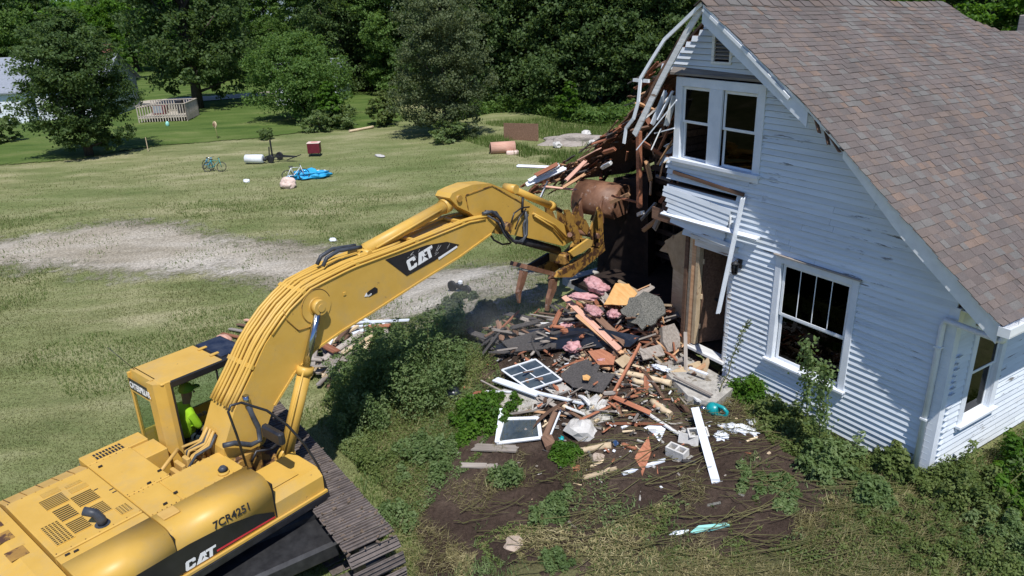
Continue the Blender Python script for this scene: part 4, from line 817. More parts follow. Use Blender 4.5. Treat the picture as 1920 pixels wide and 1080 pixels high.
# inside the cab: seat, console, levers
cbx((-.12, 1.02, 1.24), (.34, 1.46, 1.48), 'seat_cushion', 'black', .05); cbx((-.20, 1.02, 1.46), (-.06, 1.46, 2.15), 'seat_back', 'black', .05); cbx((.0, 1.50, 1.24), (.5, 1.60, 1.62), 'console', 'steel_dark', .02); cbx((.0, .86, 1.24), (.5, .96, 1.60), 'console', 'steel_dark', .02)
MB().tube([(.42, .91, 1.6), (.46, .91, 1.76)], .018, 6).tube([(.42, 1.55, 1.62), (.46, 1.55, 1.78)], .018, 6).build('control_lever', M['black'], cab)
MB().tube([(cx0 + .1, cy1 - .1, cz1), (cx0 - .15, cy1 + .1, cz1 + .45)], .006, 4).build('antenna', M['black'], cab)
# ---- boom
lower = [(6.470,-0.330,3.770), (5.460,-0.330,3.540), (4.360,-0.330,3.370), (3.150,-0.330,3.160), (2.430,-0.330,3.050), (1.850,-0.330,2.920), (1.390,-0.330,2.670), (0.950,-0.330,2.280), (.62,-.33,1.75), (.30,-.33,1.45)]
upper = [(6.630,-0.330,3.900), (6.610,-0.330,4.090), (5.820,-0.330,4.180), (3.880,-0.330,4.110), (2.810,-0.330,4.100), (1.940,-0.330,4.000), (1.450,-0.330,3.760), (0.970,-0.330,3.370), (0.610,-0.330,2.910), (0.270,-0.330,2.510), (-.02,-.33,1.95), (-.05,-.33,1.55)]
outl = lower + upper[::-1]
bw = .33; bm = MB(); bm.extrude([(x, -bw, z) for x, _, z in outl], (0, 2 * bw, 0)); boom = eb(bm, 'boom', 'yellow')
# weld seams / edge flanges: thin lips along both edges of the side plate
def lip(path, off, name='boom_flange'):
    m = MB()
    for a, c in zip(path, path[1:]):
        for sy in (-1, 1): m.bar((a[0], sy * (bw + .005), a[2]), (c[0], sy * (bw + .005), c[2]), .03, .035, (0, 0, 1))
    return m.build(name, M['yellow'], boom)
lip(lower[:-2], 0); 
m = MB()
for p in ((1.990,-0.400,3.680), ): m.tube([(p[0], -.47, p[2]), (p[0], .47, p[2])], .085, 16)
m.build('cylinder_pin', M['yellow_worn'], boom)
pc = (1.990,-0.400,3.680)
m = MB().tube([(pc[0], -.36, pc[2]), (pc[0], .36, pc[2])], .15, 20); m.build('boss', M['yellow'], boom)
m = MB().tube([(pc[0], -.345, pc[2]), (pc[0], -.336, pc[2])], .30, 24); m.build('boss_plate', M['yellow'], boom)
# boom decals
def onface(px): return px
bd = [(3.560,-0.335,4.040), (4.600,-0.335,4.030), (5.150,-0.335,3.950), (5.490,-0.335,3.800), (4.780,-0.335,3.670), (4.040,-0.335,3.580)]
MB().extrude([Vector(p) for p in bd][::-1], (0, -.003, 0)).build('boom_decal', M['decal'], boom)
l0 = Vector((4.070,-0.340,3.620)); l1 = Vector((4.740,-0.340,3.740)); l2 = Vector((4.170,-0.340,3.920)); ux = (l1 - l0).normalized(); s_ = (l1 - l0).length / 3.1
mlog = Matrix(((ux.x, 0, -ux.z, l0.x), (0, 1, 0, l0.y), (ux.z, 0, ux.x, l0.z), (0, 0, 0, 1)))
o = logo(mlog @ Matrix.Translation((.04, 0, .03)), s_ * 1.02, slant=-.08, parent=boom)
MB().extrude([Vector(p) for p in ((4.880,-0.340,3.700), (5.410,-0.340,3.800), (5.430,-0.340,3.760), (4.890,-0.340,3.650))], (0, -.002, 0)).build('decal_line', M['decal_white'], boom)
rs = random.Random(3); m = MB()
for k in range(26):      # scratches through the decal
    a = Vector(bd[0]).lerp(Vector(bd[3]), rs.uniform(.1, .95)) + Vector((rs.uniform(-.1, .1), 0, rs.uniform(-.16, .08))); L = rs.uniform(.05, .22); t = rs.choice((.5, 2.2, 1.2)) + rs.uniform(-.3, .3)
    c = a + Vector((math.cos(t) * L, 0, math.sin(t) * L)); a.y = c.y = -.3395
    if all(-9 < q.x < 9 for q in (a, c)): m.bar(a, c, .001, .004, (0, 0, 1))
def inside(p, poly):
    r_ = False
    for i in range(len(poly)):
        x1, z1 = poly[i][0], poly[i][2]; x2, z2 = poly[i - 1][0], poly[i - 1][2]
        if (z1 > p.z) != (z2 > p.z) and p.x < (x2 - x1) * (p.z - z1) / (z2 - z1) + x1: r_ = not r_
    return r_
m2 = MB()
for i in range(0, len(m.v), 8):
    vs = [Vector(v) for v in m.v[i:i + 8]]
    if all(inside(v, bd) for v in vs): m2.add(vs, [(0, 2, 3, 1), (4, 5, 7, 6), (0, 1, 5, 4), (2, 6, 7, 3), (0, 4, 6, 2), (1, 3, 7, 5)])
m2.build('scratches', M['trim_old'], boom)
sd_ = [(3.050,-0.335,3.550), (3.120,-0.335,3.580), (3.260,-0.335,3.610), (3.320,-0.335,3.560), (3.310,-0.335,3.490), (3.110,-0.335,3.470)]
MB().extrude([Vector(p) for p in sd_][::-1], (0, -.003, 0)).build('boom_decal', M['decal'], boom)
l0 = Vector((3.090,-0.340,3.480)); mm = Matrix(((ux.x, 0, -ux.z, l0.x), (0, 1, 0, l0.y), (ux.z, 0, ux.x, l0.z), (0, 0, 0, 1)))
logo(mm, .028, slant=-.05, parent=boom)
MB().extrude([Vector(p) for p in ((3.000,-0.340,3.510), (3.060,-0.340,3.570), (3.080,-0.340,3.490))], (0, -.002, 0)).build('decal_triangle', M['decal_white'], boom)
# pipes over the back of the boom
up_ = [Vector(p) for p in upper[::-1]]
def topz(s):     # polyline on the upper edge by fraction
    P_ = up_[2:]; d = [0]
    for a, c in zip(P_, P_[1:]): d.append(d[-1] + (c - a).length)
    t = s * d[-1]
    for i in range(len(P_) - 1):
        if t <= d[i + 1] + 1e-9: return P_[i].lerp(P_[i + 1], (t - d[i]) / (d[i + 1] - d[i]))
    return P_[-1]
def toppath(y, off, s0, s1, n=22):
    r_ = []
    for i in range(n + 1):
        s = s0 + (s1 - s0) * i / n; a = topz(max(0, s - .02)); c = topz(min(1, s + .02)); d = (c - a).normalized(); nn = Vector((-d.z, 0, d.x)); p = topz(s) + nn * off; p.y = y; r_.append(p)
    return r_
for k, (y, off, s0, s1, rr_) in enumerate(((-.30, .05, .0, .985, .026), (-.235, .055, .0, .97, .026), (-.16, .07, .0, .62, .03), (-.09, .06, .0, .60, .03), (.02, .06, .0, .55, .026), (.10, .07, .0, .58, .026), (.20, .055, .0, .97, .026), (.28, .05, .0, .985, .026), (-.335, .0, .18, .93, .02))):
    MB().tube(toppath(y, off, s0, s1), rr_, 8).build('hydraulic_pipe', M['yellow'], boom)
for s in (.10, .30, .46, .66, .84):
    pth = toppath(0, .045, s - .001, s + .001, 1); d = (pth[1] - pth[0]).normalized(); MB().bar(pth[0] + Vector((0, -.34, 0)), pth[0] + Vector((0, .34, 0)), .07, .05, Vector((-d.z, 0, d.x))).build('pipe_clamp', M['yellow'], boom)
MB().bbox(((2.590,-0.340,3.700)[0] - .03, -.345, (2.590,-0.340,3.700)[2] - .03), ((2.590,-0.340,3.700)[0] + .03, -.331, (2.590,-0.340,3.700)[2] + .03), .004).build('pad', M['yellow'], boom)
w_ = [(1.920,-0.345,3.950), (1.730,-0.345,3.800), (1.690,-0.345,3.610), (1.790,-0.345,3.530)]
MB().tube([(pc[0] + .29 * math.cos(t), -.345, pc[2] + .29 * math.sin(t)) for t in np.linspace(.3, 4.4, 20)], .007, 5).tube([(1.370,-0.345,3.820), (1.400,-0.345,3.640), (1.590,-0.345,3.380), (1.820,-0.345,3.370), (1.890,-0.345,3.500)], .008, 5).build('grease_line', M['yellow_worn'], boom)
# stick cylinder on top
a = Vector((3.340,0.000,4.190)); c = Vector((5.550,0.000,4.550)); e_ = Vector((6.030,0.000,4.600))
MB().bbox((a.x - .22, -.17, a.z - .28), (a.x + .10, -.10, a.z + .04), .02).bbox((a.x - .22, .10, a.z - .28), (a.x + .10, .17, a.z + .04), .02).build('bracket', M['yellow'], boom)
sc_ = eb(MB().tube([a, a.lerp(c, .03), a.lerp(c, .031), c, c], [.10, .10, .125, .125, .10], 18).tube([a + Vector((0, -.2, 0)), a + Vector((0, .2, 0))], .06, 14).tube([c - (c - a).normalized() * .12, c + (c - a).normalized() * .02], .15, 18), 'stick_cylinder', 'yellow')
MB().tube([c, e_], .06, 14).build('cylinder_rod', M['chrome'], sc_); MB().tube([a + Vector((.2, -.14, .04)), c + Vector((-.3, -.15, .0))], .022, 8).build('cylinder_pipe', M['yellow'], sc_)
for y in (-.1, .06): MB().tube([a + Vector((-.95, y, .02)), a + Vector((-.85, y, .14)), a + Vector((-.6, y, .20)), a + Vector((-.32, y, .16)), a + Vector((-.1, y, .13))], .035, 10).build('hydraulic_hose', M['rubber'], sc_)
# boom cylinders
for sy in (-1, 1):
    b0 = Vector((.98, sy * .42, 1.08)); top = Vector((pc[0], sy * .42, pc[2])); 
    b0 = Vector((0.960,-0.420,1.370)); b0.y = sy * .42
    ml = b0.lerp(top, .60)
    cyl = eb(MB().tube([b0, ml], .115, 18).tube([ml - (top - b0).normalized() * .14, ml], .14, 18).tube([b0 + Vector((0, -.07, 0)), b0 + Vector((0, .07, 0))], .14, 16), 'boom_cylinder', 'yellow')
    MB().tube([ml, top], .062, 14).build('cylinder_rod', M['chrome'], cyl); MB().tube([top + Vector((0, -.06, 0)), top + Vector((0, .06, 0))], .13, 16).tube([top + Vector((0, sy * .061, 0)), top + Vector((0, sy * .075, 0))], .07, 12).build('rod_eye', M['yellow'], cyl)
    MB().tube([b0 + Vector((-.08, sy * .0 - .1, .15)), b0.lerp(top, .3) + Vector((-.10, -.1, .08)), ml + Vector((-.10, -.08, 0))], .02, 6).build('cylinder_pipe', M['yellow'], cyl)
# boom foot brackets and the swivel area between cab and hood
eb(MB().bbox((-.25, -.42, 1.16), (.55, -.35, 1.75), .03).bbox((-.25, .35, 1.16), (.55, .42, 1.75), .03).tube([(.15, -.46, 1.6), (.15, .46, 1.6)], .09, 14).bbox((.55, -.40, 1.16), (.98, .40, 1.25), .02), 'boom_foot_bracket', 'yellow_worn')
vb = MB()
for k in range(7): vb.bbox((-.66 + k * .11, -.02 + .04 * (k % 3), 1.5), (-.59 + k * .11, .22 + .06 * (k % 2), 1.74 + .05 * ((k * 7) % 3)), .015)
vb.bbox((-.72, -.06, 1.2), (.0, .50, 1.5), .03); eb(vb, 'control_valve', 'yellow_dusty')
for k in range(7):
    y = .02 + k * .075; eb(MB().tube([(-.55 + .05 * k, y, 1.62), (-.30, y * .9, 1.86 - .03 * (k % 3)), (-.10, y * .7 - .1, 1.95), (.02, y * .6 - .1, 2.12 + .05 * (k % 2))], .024, 8), 'hydraulic_line', 'yellow_dusty' if k % 4 else 'rubber')
eb(MB().tube([(-.80, .25, 1.72), (-.35, .52, 1.80), (-.28, .56, 1.62)], .03, 8), 'handrail', 'yellow_dusty')
eb(MB().tube([(-0.060,-0.420,2.080), (0.110,-0.450,2.050), (0.360,-0.460,1.890), (0.540,-0.440,1.870), (0.560,-0.420,2.110), (0.510,-0.400,2.320), (0.460,-0.380,2.600)], .042, 10), 'hydraulic_hose', 'rubber')
eb(MB().tube([(0.470,-0.380,2.540), (0.460,-0.380,2.700)], .05, 10), 'hose_fitting', 'chrome')
eb(MB().tube([(0.300,-0.500,1.620), (0.410,-0.500,1.760), (0.650,-0.520,1.680), (0.810,-0.500,1.710)], .022, 8), 'hydraulic_hose', 'black')
eb(MB().tube([(-0.050,-1.000,1.960), (-0.110,-1.000,2.520), (-0.170,-1.000,2.930), (-0.120,-1.000,3.010), (0.050,-1.000,2.980), (0.370,-1.100,2.730), (0.610,-1.200,2.390), (0.790,-1.300,1.990), (0.910,-1.380,1.580), (0.970,-1.420,1.230), (0.970,-1.440,0.910)], .020, 8), 'mirror_bracket', 'black')
mp_ = Vector((0.390,-1.100,2.300)); eb(MB().bbox((mp_.x - .05, mp_.y - .27, mp_.z - .10), (mp_.x + .06, mp_.y + .22, mp_.z + .12), .03), 'mirror', 'black')
eb(MB().tube([(-0.000,-0.950,1.840), (0.090,-1.000,1.690)], .03, 8), 'bracket_foot', 'black')
# ---- stick
tp = Vector((6.950,0.000,3.810))
so_ = [(5.440,-0.200,4.740), (5.520,-0.200,4.820), (5.740,-0.200,4.850), (6.100,-0.200,4.870), (6.650,-0.200,4.790), (7.010,-0.200,4.620), (7.680,-0.200,4.250), (8.690,-0.200,3.640), (9.730,-0.200,2.970), (9.640,-0.200,2.750), (9.230,-0.200,2.730), (8.260,-0.200,3.140), (7.270,-0.200,3.520), (6.710,-0.200,3.720), (6.370,-0.200,4.010), (5.980,-0.200,4.330), (5.650,-0.200,4.520)]
sm_ = MB().extrude([(x, -.2, z) for x, _, z in so_][::-1], (0, .4, 0)); stick = eb(sm_, 'stick', 'yellow')
rib = [(5.950,-0.200,4.400), (5.880,-0.200,4.700), (6.700,-0.200,4.730), (7.670,-0.200,4.150)]
m = MB()
for a, c in zip(rib, rib[1:]): m.bar((a[0], -.207, a[2]), (c[0], -.207, c[2]), .012, .022, (0, 0, 1))
m.build('weld_seam', M['yellow_worn'], stick)
MB().tube([(tp.x, -.44, tp.z), (tp.x, .44, tp.z)], .10, 16).build('stick_pin', M['yellow_worn'], stick)
q = Vector((5.690,-0.200,4.680)); MB().tube([(q.x, -.24, q.z), (q.x, .24, q.z)], .07, 14).build('stick_pin', M['yellow_worn'], stick)
m = MB()
for sy in (-1, 1): m.extrude([(x, sy * .22 if sy < 0 else .19, z) for x, _, z in ((6.430,-0.200,4.200), (6.800,-0.200,4.140), (7.100,-0.200,3.750), (6.950,-0.200,3.610), (6.570,-0.200,3.750))][::-1], (0, .03, 0))
m.build('pivot_plate', M['yellow_worn'], stick)
a = Vector((7.550,0.000,4.470)); c = Vector((8.590,0.000,3.990)); d = Vector((9.430,0.000,3.520))
bc = eb(MB().tube([a, c + (d - c) * .6], .085, 16).tube([a + Vector((0, -.16, 0)), a + Vector((0, .16, 0))], .10, 14).tube([c + (d - c) * .45, c + (d - c) * .62], .105, 16), 'bucket_cylinder', 'yellow'); MB().tube([c, d], .05, 12).build('cylinder_rod', M['chrome'], bc)
MB().tube([(8.030,-0.240,3.830), (8.840,-0.240,3.360), (9.310,-0.240,2.920)], .024, 8).tube([(8.070,-0.240,3.770), (8.750,-0.240,3.330), (9.180,-0.240,2.900)], .022, 8).build('hydraulic_pipe', M['yellow'], stick)
# hoses drooping from boom end to stick
for pth, rr_, mt in (([(6.270,-0.300,4.250), (6.510,-0.340,4.240), (6.750,-0.360,4.040), (6.900,-0.360,3.720), (7.170,-0.340,3.430), (7.490,-0.320,3.310), (7.690,-0.300,3.430), (7.740,-0.280,3.720), (7.720,-0.260,3.950)], .036, 'rubber'), ([(6.400,-0.260,4.260), (6.690,-0.300,4.180), (6.870,-0.340,3.890), (6.990,-0.340,3.590), (7.320,-0.300,3.330), (7.650,-0.280,3.360), (7.650,-0.260,3.680), (7.810,-0.260,3.860)], .028, 'rubber'), ([(6.360,-0.360,4.190), (6.630,-0.400,4.000), (6.820,-0.400,3.670), (7.050,-0.380,3.430)], .022, 'rubber'), ([(7.160,-0.300,3.810), (7.280,-0.300,4.020), (7.570,-0.280,4.070), (7.860,-0.260,4.020)], .018, 'black'), ([(7.300,-0.300,3.650), (7.460,-0.300,3.880), (7.720,-0.280,4.010)], .016, 'black'), ([(6.570,-0.200,3.730), (6.700,-0.200,3.550), (6.970,-0.200,3.380), (7.230,-0.200,3.330)], .022, 'black'), ([(7.600,-0.270,3.960), (7.620,-0.270,4.170), (7.670,-0.240,4.280)], .028, 'steel_dark')):
    eb(MB().tube(pth, rr_, 8), 'hydraulic_hose', mt)
# thumb cylinder (dark tube under the stick)
a = Vector((7.710,-0.050,3.270)); c = Vector((9.220,-0.050,2.590)); eb(MB().tube([a, c], .10, 14), 'thumb_cylinder', 'steel_dark')
# links to the bucket
def plate2(pts, y0, th, mat, name, parent=None): 
    return eb(MB().extrude([(x, y0, z) for x, _, z in pts][::-1], (0, th, 0)), name, mat, parent)
for sy in (-.30, .26):
    plate2([(9.150,-0.200,3.660), (9.370,-0.200,3.610), (9.820,-0.200,2.860), (9.770,-0.200,2.650), (9.590,-0.200,2.700), (9.280,-0.200,3.210)], sy, .04, 'yellow_worn', 'bucket_link')
    plate2([(9.730,-0.200,3.430), (10.140,-0.200,3.160), (10.340,-0.200,2.870), (10.200,-0.200,2.760), (9.730,-0.200,3.160)], sy + .05, .04, 'yellow_worn', 'bucket_link')
for sy in (-.36, .30):
    plate2([(10.550,-0.200,3.450), (10.720,-0.200,3.220), (10.790,-0.200,2.470), (10.590,-0.200,2.350), (10.290,-0.200,2.480), (10.190,-0.200,2.930)], sy, .05, 'yellow_worn', 'bucket_ear')
p = Vector((10.440,-0.200,2.700)); eb(MB().tube([(p.x, -.42, p.z), (p.x, .42, p.z)], .07, 14).tube([(9.190,-0.420,3.060), (10.360,0.400,2.620)], .06, 12), 'link_pin', 'rust')
# bucket: curled shell opening toward the machine's front/down
bc0 = Vector((11.280,0.000,3.340)); RB = .52; prof_ = []
for i in range(15):
    t = R(-30 + i * 17); prof_.append((bc0.x - RB * math.cos(t) * 1.0, bc0.z + RB * math.sin(t)))
m = MB(); n = len(prof_); bwid = .62
inner = [(bc0.x + (x - bc0.x) * .94, bc0.z + (z - bc0.z) * .94) for x, z in prof_]
vs = []
for y in (-bwid, bwid): vs += [(x, y, z) for x, z in prof_] + [(x, y, z) for x, z in inner]
fs = []
for i in range(n - 1):
    fs += [(i, i + 1, 2 * n + i + 1, 2 * n + i), (n + i + 1, n + i, 3 * n + i, 3 * n + i + 1), (i, n + i, n + i + 1, i + 1), (2 * n + i, 2 * n + i + 1, 3 * n + i + 1, 3 * n + i)]
fs += [(0, 2 * n, 3 * n, n), (n - 1, 2 * n - 1, 4 * n - 1, 3 * n - 1)]
m.add(vs, fs, True); bucket = eb(m, 'bucket', 'rust')
for sy in (-bwid - .02, bwid): MB().extrude([(x, sy, z) for x, z in prof_][::-1], (0, .03, 0)).build('bucket_side', M['rust'], bucket)
lip_ = prof_[-1]; MB().bar((lip_[0], -bwid - .03, lip_[1]), (lip_[0], bwid + .03, lip_[1]), .14, .05, (0, 0, 1)).build('cutting_lip', M['rust'], bucket)
for k in range(5):
    y = -bwid + .08 + k * (2 * bwid - .16) / 4; MB().extrude([(lip_[0] - .05, y - .05, lip_[1] - .04), (lip_[0] + .22, y - .015, lip_[1] - .16), (lip_[0] + .05, y - .05, lip_[1] + .04)], (0, .09, 0)).build('bucket_tooth', M['rust'], bucket)
for y in (-.33, .29): MB().extrude([(bc0.x - RB * 1.28, y, bc0.z - .10), (bc0.x - RB * .92, y, bc0.z + .30), (bc0.x - RB * .86, y, bc0.z - .40), (bc0.x - RB * 1.1, y, bc0.z - .45)], (0, .05, 0)).build('bucket_ear', M['rust'], bucket)
MB().bar((prof_[9][0], -bwid, prof_[9][1] + .01), (prof_[9][0], bwid, prof_[9][1] + .01), .05, .03).build('wear_strip', M['rust'], bucket)
# thumb: two curved tines on a yellow arm
for sy in (-.34, .22):
    plate2([(10.840,-0.200,2.420), (10.900,-0.200,2.180), (10.250,-0.200,2.040), (9.400,-0.200,1.900), (8.740,-0.200,2.100), (8.870,-0.200,2.200), (9.910,-0.200,2.280), (10.540,-0.200,2.480)], sy, .09, 'yellow_worn', 'thumb_arm')
plate2([(9.450,-0.200,2.660), (10.010,-0.200,2.740), (10.200,-0.200,2.650), (10.150,-0.200,2.520), (9.680,-0.200,2.460), (9.360,-0.200,2.460), (9.190,-0.200,2.620)], -.42, .06, 'yellow', 'thumb_link')
eb(MB().bbox(((9.280,-0.100,2.370)[0] - .12, -.30, (9.280,-0.100,2.370)[2] - .12), ((9.280,-0.100,2.370)[0] + .10, .20, (9.280,-0.100,2.370)[2] + .16), .04), 'thumb_mount', 'yellow_worn')
a = Vector((7.630,-0.200,2.600)); c = Vector((8.870,-0.200,2.060)); 
eb(MB().bar((a.x + .1, -.02, a.z + .05), (c.x, -.02, c.z + .05), .50, .10, (0, 0, 1)), 'thumb_crossplate', 'rust')
eb(MB().extrude([(9.340,0.300,2.430), (9.560,0.300,2.230), (8.680,0.300,2.210), (8.270,0.300,2.330)], (0, .06, 0)), 'thumb_arm', 'steel_dark')
def tine(path, y, w0, w1):
    m = MB(); n = len(path); vs = []
    for i, (p, wd) in enumerate(path):
        p = Vector(p); d = (Vector(path[min(i + 1, n - 1)][0]) - Vector(path[max(i - 1, 0)][0])).normalized(); nn = Vector((-d.z, 0, d.x)); t = w0 + (w1 - w0) * i / (n - 1)
        for yy, sg in ((y - t, -1), (y + t, -1), (y + t, 1), (y - t, 1)): q_ = p + nn * wd * sg; vs.append((q_.x, yy, q_.z))
    fs = [(0, 1, 2, 3), (4 * n - 1, 4 * n - 2, 4 * n - 3, 4 * n - 4)]
    for i in range(n - 1):
        for j in range(4): fs.append((4 * i + j, 4 * i + (j + 1) % 4, 4 * i + 4 + (j + 1) % 4, 4 * i + 4 + j))
    return m.add(vs, fs)
eb(tine([((7.690,-0.200,2.550), .10), ((7.580,-0.200,2.300), .09), ((7.470,-0.200,2.100), .07), ((7.480,-0.200,1.840), .02)], -.20, .05, .03), 'thumb_tine', 'rust')
eb(tine([((8.780,-0.200,2.030), .12), ((8.740,-0.200,1.770), .10), ((8.600,-0.200,1.570), .08), ((8.510,-0.200,1.290), .03)], -.22, .06, .04), 'thumb_tine', 'rust')
eb(tine([((9.310,-0.200,1.900), .07), ((9.220,-0.200,1.780), .05)], .2, .06, .04), 'thumb_tine', 'rust')
# operator
def skin(name, joints, edges, radii, mat, parent=None, sub=1):
    me = bpy.data.meshes.new(name); me.from_pydata(joints, edges, []); o = bpy.data.objects.new(name, me); COL.objects.link(o)
    o.modifiers.new('s', 'SKIN'); m = o.modifiers.new('u', 'SUBSURF'); m.levels = sub; m.render_levels = sub
    for i, r_ in enumerate(radii): me.skin_vertices[0].data[i].radius = (r_, r_)
    me.skin_vertices[0].data[0].use_root = True
    dg = bpy.context.evaluated_depsgraph_get(); me2 = bpy.data.meshes.new_from_object(o.evaluated_get(dg)); bpy.data.objects.remove(o); me2.polygons.foreach_set('use_smooth', [True] * len(me2.polygons)); return link(name, me2, mat, parent)
per = empty('person', EXM @ Vector((.10, 1.12, 1.46)), R(108.5), 'seated operator in neon yellow shirt and green cap inside the excavator cab', 'person'); per.scale = (1.12, 1.12, 1.12)
J = [(0, 0, .08), (.0, 0, .30), (.05, 0, .52), (.10, 0, .66), (.03, .19, .52), (.10, .25, .28), (.36, .25, .20), (.03, -.19, .52), (.12, -.25, .28), (.36, -.24, .20), (.08, .10, .05), (.42, .13, .08), (.46, .13, -.24), (.08, -.10, .05), (.42, -.13, .08), (.46, -.13, -.24)]
skin('shirt', J[:6] + [J[7], J[8]], [(0, 1), (1, 2), (2, 3), (2, 4), (4, 5), (2, 6), (6, 7)], [.15, .16, .15, .06, .085, .06, .085, .06], M['hivis'], per)
skin('trousers', [J[0], J[10], J[11], J[12], J[13], J[14], J[15]], [(0, 1), (1, 2), (2, 3), (0, 4), (4, 5), (5, 6)], [.14, .10, .075, .06, .10, .075, .06], M['jeans'], per)
skin('body', [J[2], J[3], (.12, 0, .76), (.14, 0, .86)], [(0, 1), (1, 2), (2, 3)], [.07, .055, .085, .085], M['skin'], per, 2)
for sy in (-1, 1):
    skin('forearm', [(.10, sy * .25, .28), (.36, sy * .25, .20), (.42, sy * .25, .21)], [(0, 1), (1, 2)], [.05, .035, .038], M['skin'], per)
    for f_ in range(4): MB().tube([(.43, sy * .25 - .03 + f_ * .02, .22), (.47, sy * .25 - .03 + f_ * .02, .225), (.485, sy * .25 - .03 + f_ * .02, .20), (.47, sy * .25 - .03 + f_ * .02, .185)], .010, 6).build('finger', M['skin'], per)
    MB().tube([(.40, sy * .25 - sy * .04, .21), (.44, sy * .25 - sy * .055, .215), (.46, sy * .25 - sy * .04, .205)], .011, 6).build('thumb', M['skin'], per)
cp = MB().tube([(.13, 0, .84), (.13, 0, .88), (.13, 0, .93), (.13, 0, .965)], [.108, .11, .085, .03], 16).extrude([(.20, -.08, .85), (.32, -.06, .84), (.34, 0, .84), (.32, .06, .84), (.20, .08, .85)], (0, 0, .012)); M['cap'] = mat_noise('green_cap', [(.3, (.16, .32, .04)), (.7, (.24, .42, .06))], 6, (1, 1, 1), .8, .1)
cp.build('cap', M['cap'], per)
MB().tube([(.225, 0, .79), (.245, 0, .765)], [.012, .018], 6).build('nose', M['skin'], per)
# ------------------------------------------------------------------ rubble in front of the house
GR = 'boards in the rubble by the broken wall'
def plate(name, label, cat, pts, th, mat, group=None, vec=None, rough=0.):
    P_ = [Vector(p) for p in pts]; c = sum(P_, Vector()) / len(P_); n = Vector((0, 0, 0))
    for i in range(len(P_)): n += (P_[i] - c).cross(P_[(i + 1) % len(P_)] - c)
    n.normalize(); n = n if n.z > 0 else -n; v = Vector(vec) if vec else -n * th
    m = MB(); P2 = []
    if rough:
        for i, p in enumerate(P_):
            q = P_[(i + 1) % len(P_)]; P2 += [p, p.lerp(q, .33) + (c - p) * random.uniform(-rough, rough) * .3, p.lerp(q, .66) + (c - q) * random.uniform(-rough, rough) * .3]
    else: P2 = P_
    m.extrude([p - c for p in P2], v); o = link(name, m.mesh(name), mat, None, Matrix.Translation(c)); return tag(o, label, cat, group)
def rock(name, label, cat, c, r, mat, sq=(1, 1, .7), seed=1, amp=.35, sub=2, group=None, parent=None):
    import bmesh
    bm = bmesh.new(); bmesh.ops.create_icosphere(bm, subdivisions=sub, radius=1)
    for v in bm.verts:
        k = 1 + amp * mn.noise(v.co * 1.6 + Vector((seed * 3.1, seed, 0))) * 1.6; v.co = Vector((v.co.x * sq[0], v.co.y * sq[1], v.co.z * sq[2])) * r * k
    me = bpy.data.meshes.new(name); bm.to_mesh(me); bm.free(); o = link(name, me, mat, parent, Matrix.Translation(Vector(c)) @ Matrix.Rotation(seed * 1.3, 4, 'Z')); return tag(o, label, cat, group)
def crumple(name, label, cat, c, rx, ry, rz, mat, seed, rot=0., sub=4, amp=.5, freq=2.2, parent=None):
    import bmesh
    bm = bmesh.new(); bmesh.ops.create_icosphere(bm, subdivisions=sub, radius=1)
    for v in bm.verts:
        p = v.co * freq + Vector((seed * 2.7, 0, seed)); k = 1 + amp * (mn.noise(p) + .6 * abs(mn.noise(p * 2.3)) + .3 * mn.noise(p * 5)); v.co = Vector((v.co.x * rx, v.co.y * ry, v.co.z * rz)) * k
    me = bpy.data.meshes.new(name); bm.to_mesh(me); bm.free(); me.polygons.foreach_set('use_smooth', [True] * len(me.polygons)); o = link(name, me, mat, parent, Matrix.Translation(Vector(c)) @ Matrix.Rotation(rot, 4, 'Z')); return tag(o, label, cat)
B = lambda nm, lb, p0, p1, w, t, mt, **k: board(nm, p0, p1, w, t, M[mt], lb, 'board', **k)
B('plank', 'long salmon-pink plank leaning down across the rubble below the thumb', (-7.914,-1.167,0.754), (-5.575,-1.472,0.417), .13, .03, 'salmon', roll=.3, jag=.2)
B('plank', 'second salmon board lying just under the long salmon-pink plank', (-7.160,-1.385,0.621), (-5.492,-1.456,0.349), .10, .03, 'wood_new', roll=.2)
B('plank', 'dark shingled board strip lying right of the long salmon plank', (-6.876,-1.166,0.727), (-5.658,-1.203,0.404), .14, .04, 'wood_brown', roll=.4, jag=1.)
plate('plywood_sheet', 'broken orange plywood sheet beside the grey roofing slab', 'plywood', [(-6.786,-0.598,1.294), (-6.576,-0.401,1.301), (-6.227,-0.461,1.203), (-6.206,-0.783,1.020), (-6.601,-1.067,0.970)], .02, M['ply'], rough=.15)
plate('roofing_slab', 'large grey granular roofing slab tilted in front of the dark opening', 'roofing', [(-6.279,-0.879,0.909), (-6.255,-0.657,1.144), (-6.028,-0.464,1.316), (-5.738,-0.294,1.247), (-5.452,-0.383,0.994), (-5.423,-0.680,0.855), (-5.557,-0.901,0.721), (-5.985,-0.935,0.769)], .05, M['greymat'], rough=.5)
for i, (lb, c, rx, ry, rz, s) in enumerate((('big wad of pink insulation under the thumb', (-7.242,-0.763,1.129), .34, .16, .12, 1), ('flat strip of pink insulation on the upper rubble', (-7.311,-1.065,0.924), .30, .12, .07, 2), ('pink insulation trailing down along the long salmon plank', (-6.837,-1.168,0.779), .13, .24, .08, 3), ('pink insulation lump between plywood and grey slab', (-6.384,-0.979,0.812), .16, .12, .08, 4), ('pink insulation tuft near the middle of the rubble', (-6.610,-1.884,0.201), .16, .14, .10, 5), ('small pink insulation scrap on the brown panel', (-5.595,-1.868,0.297), .11, .06, .03, 6), ('pink insulation torn beside the thumb tine', (-7.475,-1.446,0.267), .14, .10, .05, 7))):
    crumple('insulation', lb, 'insulation', c, rx, ry, rz, M['pink'], i + 1, i * .8, 4, .5, 1.7)
